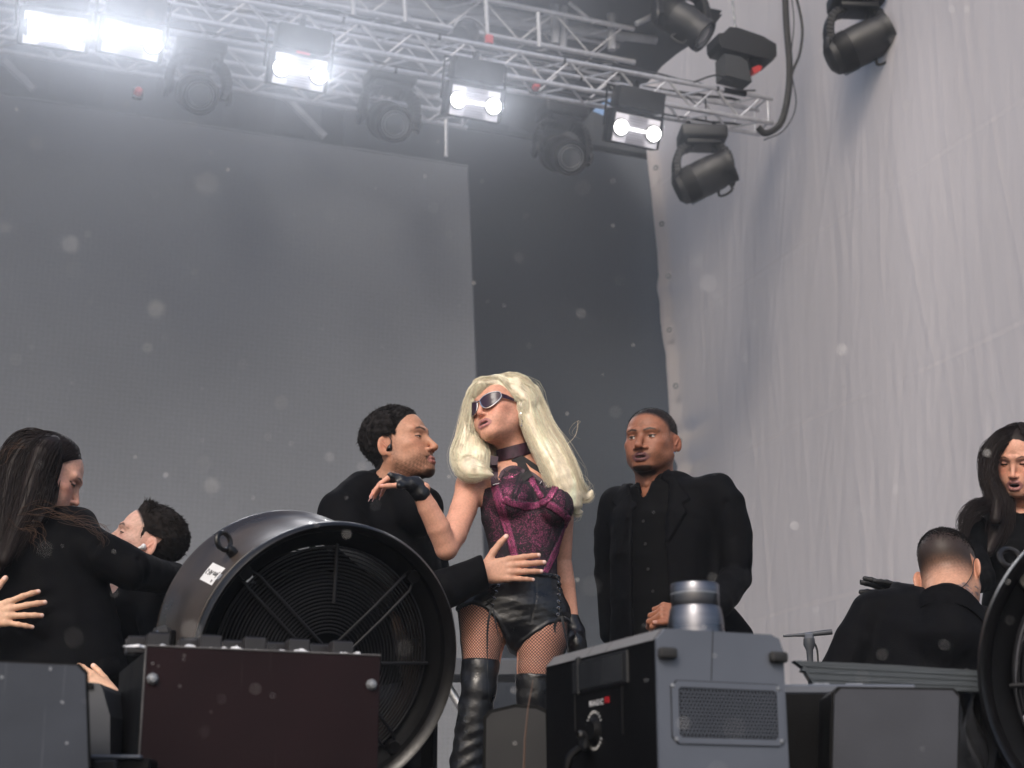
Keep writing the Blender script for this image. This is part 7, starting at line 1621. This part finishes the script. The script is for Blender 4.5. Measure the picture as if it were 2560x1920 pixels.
# ---------------------------------------------------------------- man in her arms
def man_held():
    d = 4.86; fw = nrm((-.88, -.30, .36)); c = W(362, 1364, d); Rm = frame_from(fw, (.36, .02, .93)); sk = (.62, .37, .29); P = lambda x, y, dd=d: W(x, y, dd)
    t = thing('person', 'man with a dark quiff and white ear piece, face up, held in her arms', 'person', np.array((P(330, 1700)[0], P(330, 1700)[1], 0)), LBL)
    def fade(V, C):
        x, y, z = V.T; s = scalp(V); m = np.where(y < .035, sstep(-.045, .05, s) ** 1.3, sstep(.0, .012, s)); C = mixc(C, (.016, .012, .011), m * (y < .09) * .93)
        return C
    V, F, C = head_mesh(sk, h=.002, nose=1.05, lipc=(.42, .2, .18), stub=.3, brow=(.03, .02, .016), lid=.8, fade=fade, neckdir=(0, -.03, -.20))
    def dep(v):
        s = scalp(v); return np.where(v[:, 1] < .09, .001 * sstep(-.012, .02, s) * (v[:, 1] < .03) + (.009 + .022 * sstep(.02, .07, v[:, 1])) * sstep(.012, .05, s), 0)
    V2, F2, C2 = short_hair(V, F, dep, lambda v: np.stack((v[:, 0] * 2, -.55 + 0 * v[:, 0], .6 * sstep(.0, .07, v[:, 1])), 1), .022, 5200, (.014, .011, .010), 17, r0=.0011, lift=.16)
    side = nrm((.25, .95, 0))
    secs = [(P(408, 1462, 4.92), (.065, .06)), (P(400, 1490, 4.92), (.17, .085)), (P(370, 1560, 4.92), (.19, .115)), (P(340, 1650, 4.9), (.17, .115)), (P(330, 1760, 4.88), (.17, .12))]
    # hand spread on her back at the photo's left edge, and the wrist below the blazer
    H1 = SDF(W(0, 1520, 4.30) - (.16, .12, .13), W(0, 1520, 4.30) + (.13, .12, .13), .002); w1 = W(-62, 1545, 4.30); tip1 = hand_sdf(H1, w1, (.97, .03, .16), (.05, 1, -.05), side=1, size=.94, spread=.27, fcurl=[(.05, .25, .2), (.08, .2, .2), (.1, .2, .2), (.1, .25, .2)], thumb=(.95, 0, .05), thumb_bend=.1)
    v1 = H1.mesh()
    H2 = SDF(W(250, 1735, 4.30) - .14, W(250, 1735, 4.30) + .14, .0024); w2 = W(282, 1748, 4.30); tip2 = hand_sdf(H2, w2, (-.86, .02, .50), (.2, .9, -.3), side=-1, size=.92, spread=.08, curl=(.35, .5, .4), thumb=(.4, .3, .2)); H2.rc(w2, W(318, 1790, 4.34), .026, .032, k=.01); v2 = H2.mesh()
    body_obj(t, [(place(V, c, Rm), F, C), with_color(inner_trunk([(p, (a * .82, b * .82)) for p, (a, b) in secs], side, [([P(395, 1500, 4.75), P(412, 1650, 4.62), W(318, 1790, 4.34)], (.045, .04, .03)), ([P(330, 1500, 5.05), P(-150, 1560, 4.75), w1], (.045, .036, .026))]), sk), (v1[0], v1[1], skin_color(v1[0], (.66, .40, .27), tip1)), (v2[0], v2[1], skin_color(v2[0], (.66, .40, .27), tip2))])
    link_mesh('hair', place(V2, c, Rm), F2, m_crop, t, True, pig=C2)
    J = SDF(P(300, 1600) - (.75, .68, .36), P(300, 1600) + (.40, .45, .26), .007)
    J.loft([(p, (a * 1.04, b * 1.06)) for p, (a, b) in secs], side, k=.03); J.chain([P(392, 1500, 4.78), P(412, 1650, 4.64), P(372, 1745, 4.45), W(322, 1775, 4.36)], [.062, .060, .054, .048], k=.03)
    J.chain([P(330, 1500, 5.05), P(-150, 1560, 4.76), W(-78, 1549, 4.33)], [.06, .055, .042], k=.02)
    cloth(J, 'jacket', m_wool, t, wr=.003, seed=55)
    e = lambda x, y, z: place(np.array([(x, y, z)]), c, Rm)[0]
    Q = SDF(e(-.088, 0, -.02) - .03, e(-.088, 0, -.02) + .03, .0015).ell(e(-.0865, .004, -.014), (.008, .011, .010)).rc(e(-.087, .006, -.016), e(-.088, .014, -.022), .006, .004, k=.003); v = Q.mesh(); link_mesh('ear_monitor', v[0], v[1], m_pearl2, t, True)
    hp = np.array((P(330, 1760)[0], 4.9, .52)); leg_pair(hp, (.25, .95, 0), (-1, 0, 0), [hp + np.array((-.36, -.12, -.06)), hp + np.array((-.30, .26, -.04))], [np.array((hp[0] - .30, hp[1] - .12, .09)), np.array((hp[0] - .28, hp[1] + .30, .09))], m_wool, m_leather, t)
m_pearl2 = M('white_plastic', (.75, .75, .76), .3, var=.05)
man_held()

# ---------------------------------------------------------------- singing woman at the right edge
def woman_right():
    d = 5.5; fw = nrm((-.50, -.79, -.34)); c = W(2548, 1155, d); Rm = frame_from(fw, (-.05, -.28, .95)); sk = (.62, .315, .22); P = lambda x, y, dd=d: W(x, y, dd)
    t = thing('person', 'singing woman with windblown dark hair and black top at the right edge', 'person', np.array((P(2540, 1600)[0], P(2540, 1600)[1], 0)), LBL)
    V, F, C = head_mesh(sk, female=True, nose=.95, lips=1.15, mouth=.012, lipc=(.36, .16, .15), jaw=.94, lid=.78, shadow=(.20, .10, .10), blush=.35, brow=(.028, .017, .013), gaze=(0, -.5), neckdir=(.01, -.03, -.20))
    side = nrm((.98, -.18, 0))
    secs = [(P(2552, 1290, 5.55), (.058, .055)), (P(2552, 1312, 5.55), (.14, .075)), (P(2550, 1380, 5.53), (.160, .115)), (P(2558, 1460, 5.55), (.135, .10)), (P(2560, 1560, 5.55), (.145, .105)), (P(2560, 1680, 5.55), (.165, .11))]
    gl = [W(2325, 1492, 4.62), W(2305, 1482, 4.60)]
    body_obj(t, [(place(V, c, Rm), F, C), with_color(inner_trunk([(p, (a * .9, b * .9)) for p, (a, b) in secs], side, [([P(2432, 1335), P(2452, 1440, 5.25), gl[0]], (.042, .034, .024)), ([P(2660, 1330), P(2680, 1480), P(2620, 1600, 5.3)], (.042, .036, .026))]), sk)])
    J = SDF(P(2540, 1480) - (.42, 1.0, .42), P(2540, 1480) + (.36, .35, .32), .007)
    J.loft([(p, (a, b)) for p, (a, b) in secs], side, k=.03); J.chain([P(2440, 1325), P(2428, 1385, 5.42), P(2455, 1445, 5.22), gl[0]], [.050, .050, .044, .032], k=.03); J.chain([P(2655, 1325), P(2680, 1480), P(2620, 1600, 5.3)], [.052, .048, .04], k=.03)
    J.rc(P(2540, 1235, 5.42), P(2528, 1300, 5.39), .075, .016, k=.004, op='s'); J.rc(P(2552, 1260, 5.55), P(2552, 1285, 5.55), .062, .062, k=.004, op='s')
    cloth(J, 'top', m_shirt, t, wr=.0022, seed=61, folds=[([P(2475, 1330, 5.4), P(2480, 1400, 5.38), P(2500, 1480, 5.4)], .008, .012), ([P(2425, 1350, 5.4), P(2400, 1365, 5.4)], .008, .01)])
    H = SDF(W(2270, 1475, 4.585) - .13, W(2270, 1475, 4.585) + .13, .0024); tp = hand_sdf(H, gl[1], (-.93, -.02, .10), (-.1, -.35, -.95), side=-1, size=.92, spread=.20, fcurl=[(-.15, .1, .1), (-.32, .1, .1), (-.30, .12, .1), (-.1, .2, .1)], thumb=(.6, .1, .1), thin=1.05); H.rc(gl[1], gl[0], .026, .030, k=.01); v = H.mesh(); link_mesh('glove', v[0], v[1], m_glove2, t, True)
    hp = np.array((P(2560, 1650)[0], 5.55, .90)); leg_pair(hp, side, fw, [hp + np.array((-.10, -.05, -.44)), hp + np.array((.10, -.02, -.44))], [np.array((hp[0] - .11, hp[1], .09)), np.array((hp[0] + .11, hp[1], .09))], m_shirt, m_leather, t)
    dk = np.array((.013, .0085, .008))
    G = [([(2556, 1076, 5.45), (2510, 1092, 5.43), (2480, 1130, 5.43), (2472, 1190, 5.43), (2490, 1250, 5.42), (2488, 1300, 5.40)], [14, 22, 20, 22, 26, 24]),
         ([(2550, 1074, 5.47), (2498, 1098, 5.45), (2466, 1120, 5.46), (2455, 1160, 5.47), (2462, 1210, 5.47), (2480, 1250, 5.45)], [10, 16, 12, 10, 10, 8]),
         ([(2520, 1090, 5.50), (2490, 1130, 5.52), (2490, 1200, 5.52), (2500, 1260, 5.5), (2495, 1320, 5.46), (2470, 1380, 5.43)], [20, 26, 30, 34, 36, 24]),
         ([(2500, 1235, 5.45), (2470, 1262, 5.42), (2436, 1276, 5.40), (2412, 1306, 5.39), (2404, 1362, 5.39)], [16, 22, 24, 18, 8]),
         ([(2495, 1235, 5.46), (2470, 1255, 5.45), (2440, 1256, 5.45), (2418, 1262, 5.45)], [8, 10, 8, 4]),
         ([(2552, 1072, 5.46), (2580, 1085, 5.44), (2600, 1140, 5.46), (2606, 1220, 5.46), (2600, 1300, 5.44)], [14, 24, 26, 30, 24]),
         ([(2556, 1080, 5.60), (2560, 1150, 5.64), (2560, 1260, 5.62)], [40, 56, 50])]
    def capx(S_): S_.ell(place(np.array([(0, -.018, .050)]), c, Rm)[0], (.0785, .1005, .0805), Rm, k=.01); S_.ell(place(np.array([(0, .088, -.018)]), c, Rm)[0], (.070, .064, .098), Rm, k=.006, op='s')
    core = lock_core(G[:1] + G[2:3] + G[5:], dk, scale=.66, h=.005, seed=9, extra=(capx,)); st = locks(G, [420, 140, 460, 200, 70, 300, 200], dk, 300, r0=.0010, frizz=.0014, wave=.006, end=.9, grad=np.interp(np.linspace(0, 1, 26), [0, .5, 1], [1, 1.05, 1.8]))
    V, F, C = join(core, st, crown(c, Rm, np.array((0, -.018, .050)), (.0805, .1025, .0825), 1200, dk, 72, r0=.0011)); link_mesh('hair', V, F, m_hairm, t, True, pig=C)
m_glove2 = M('black_glove', (.010, .010, .012), .6, var=.2, bump=.1, bscale=300)
woman_right()
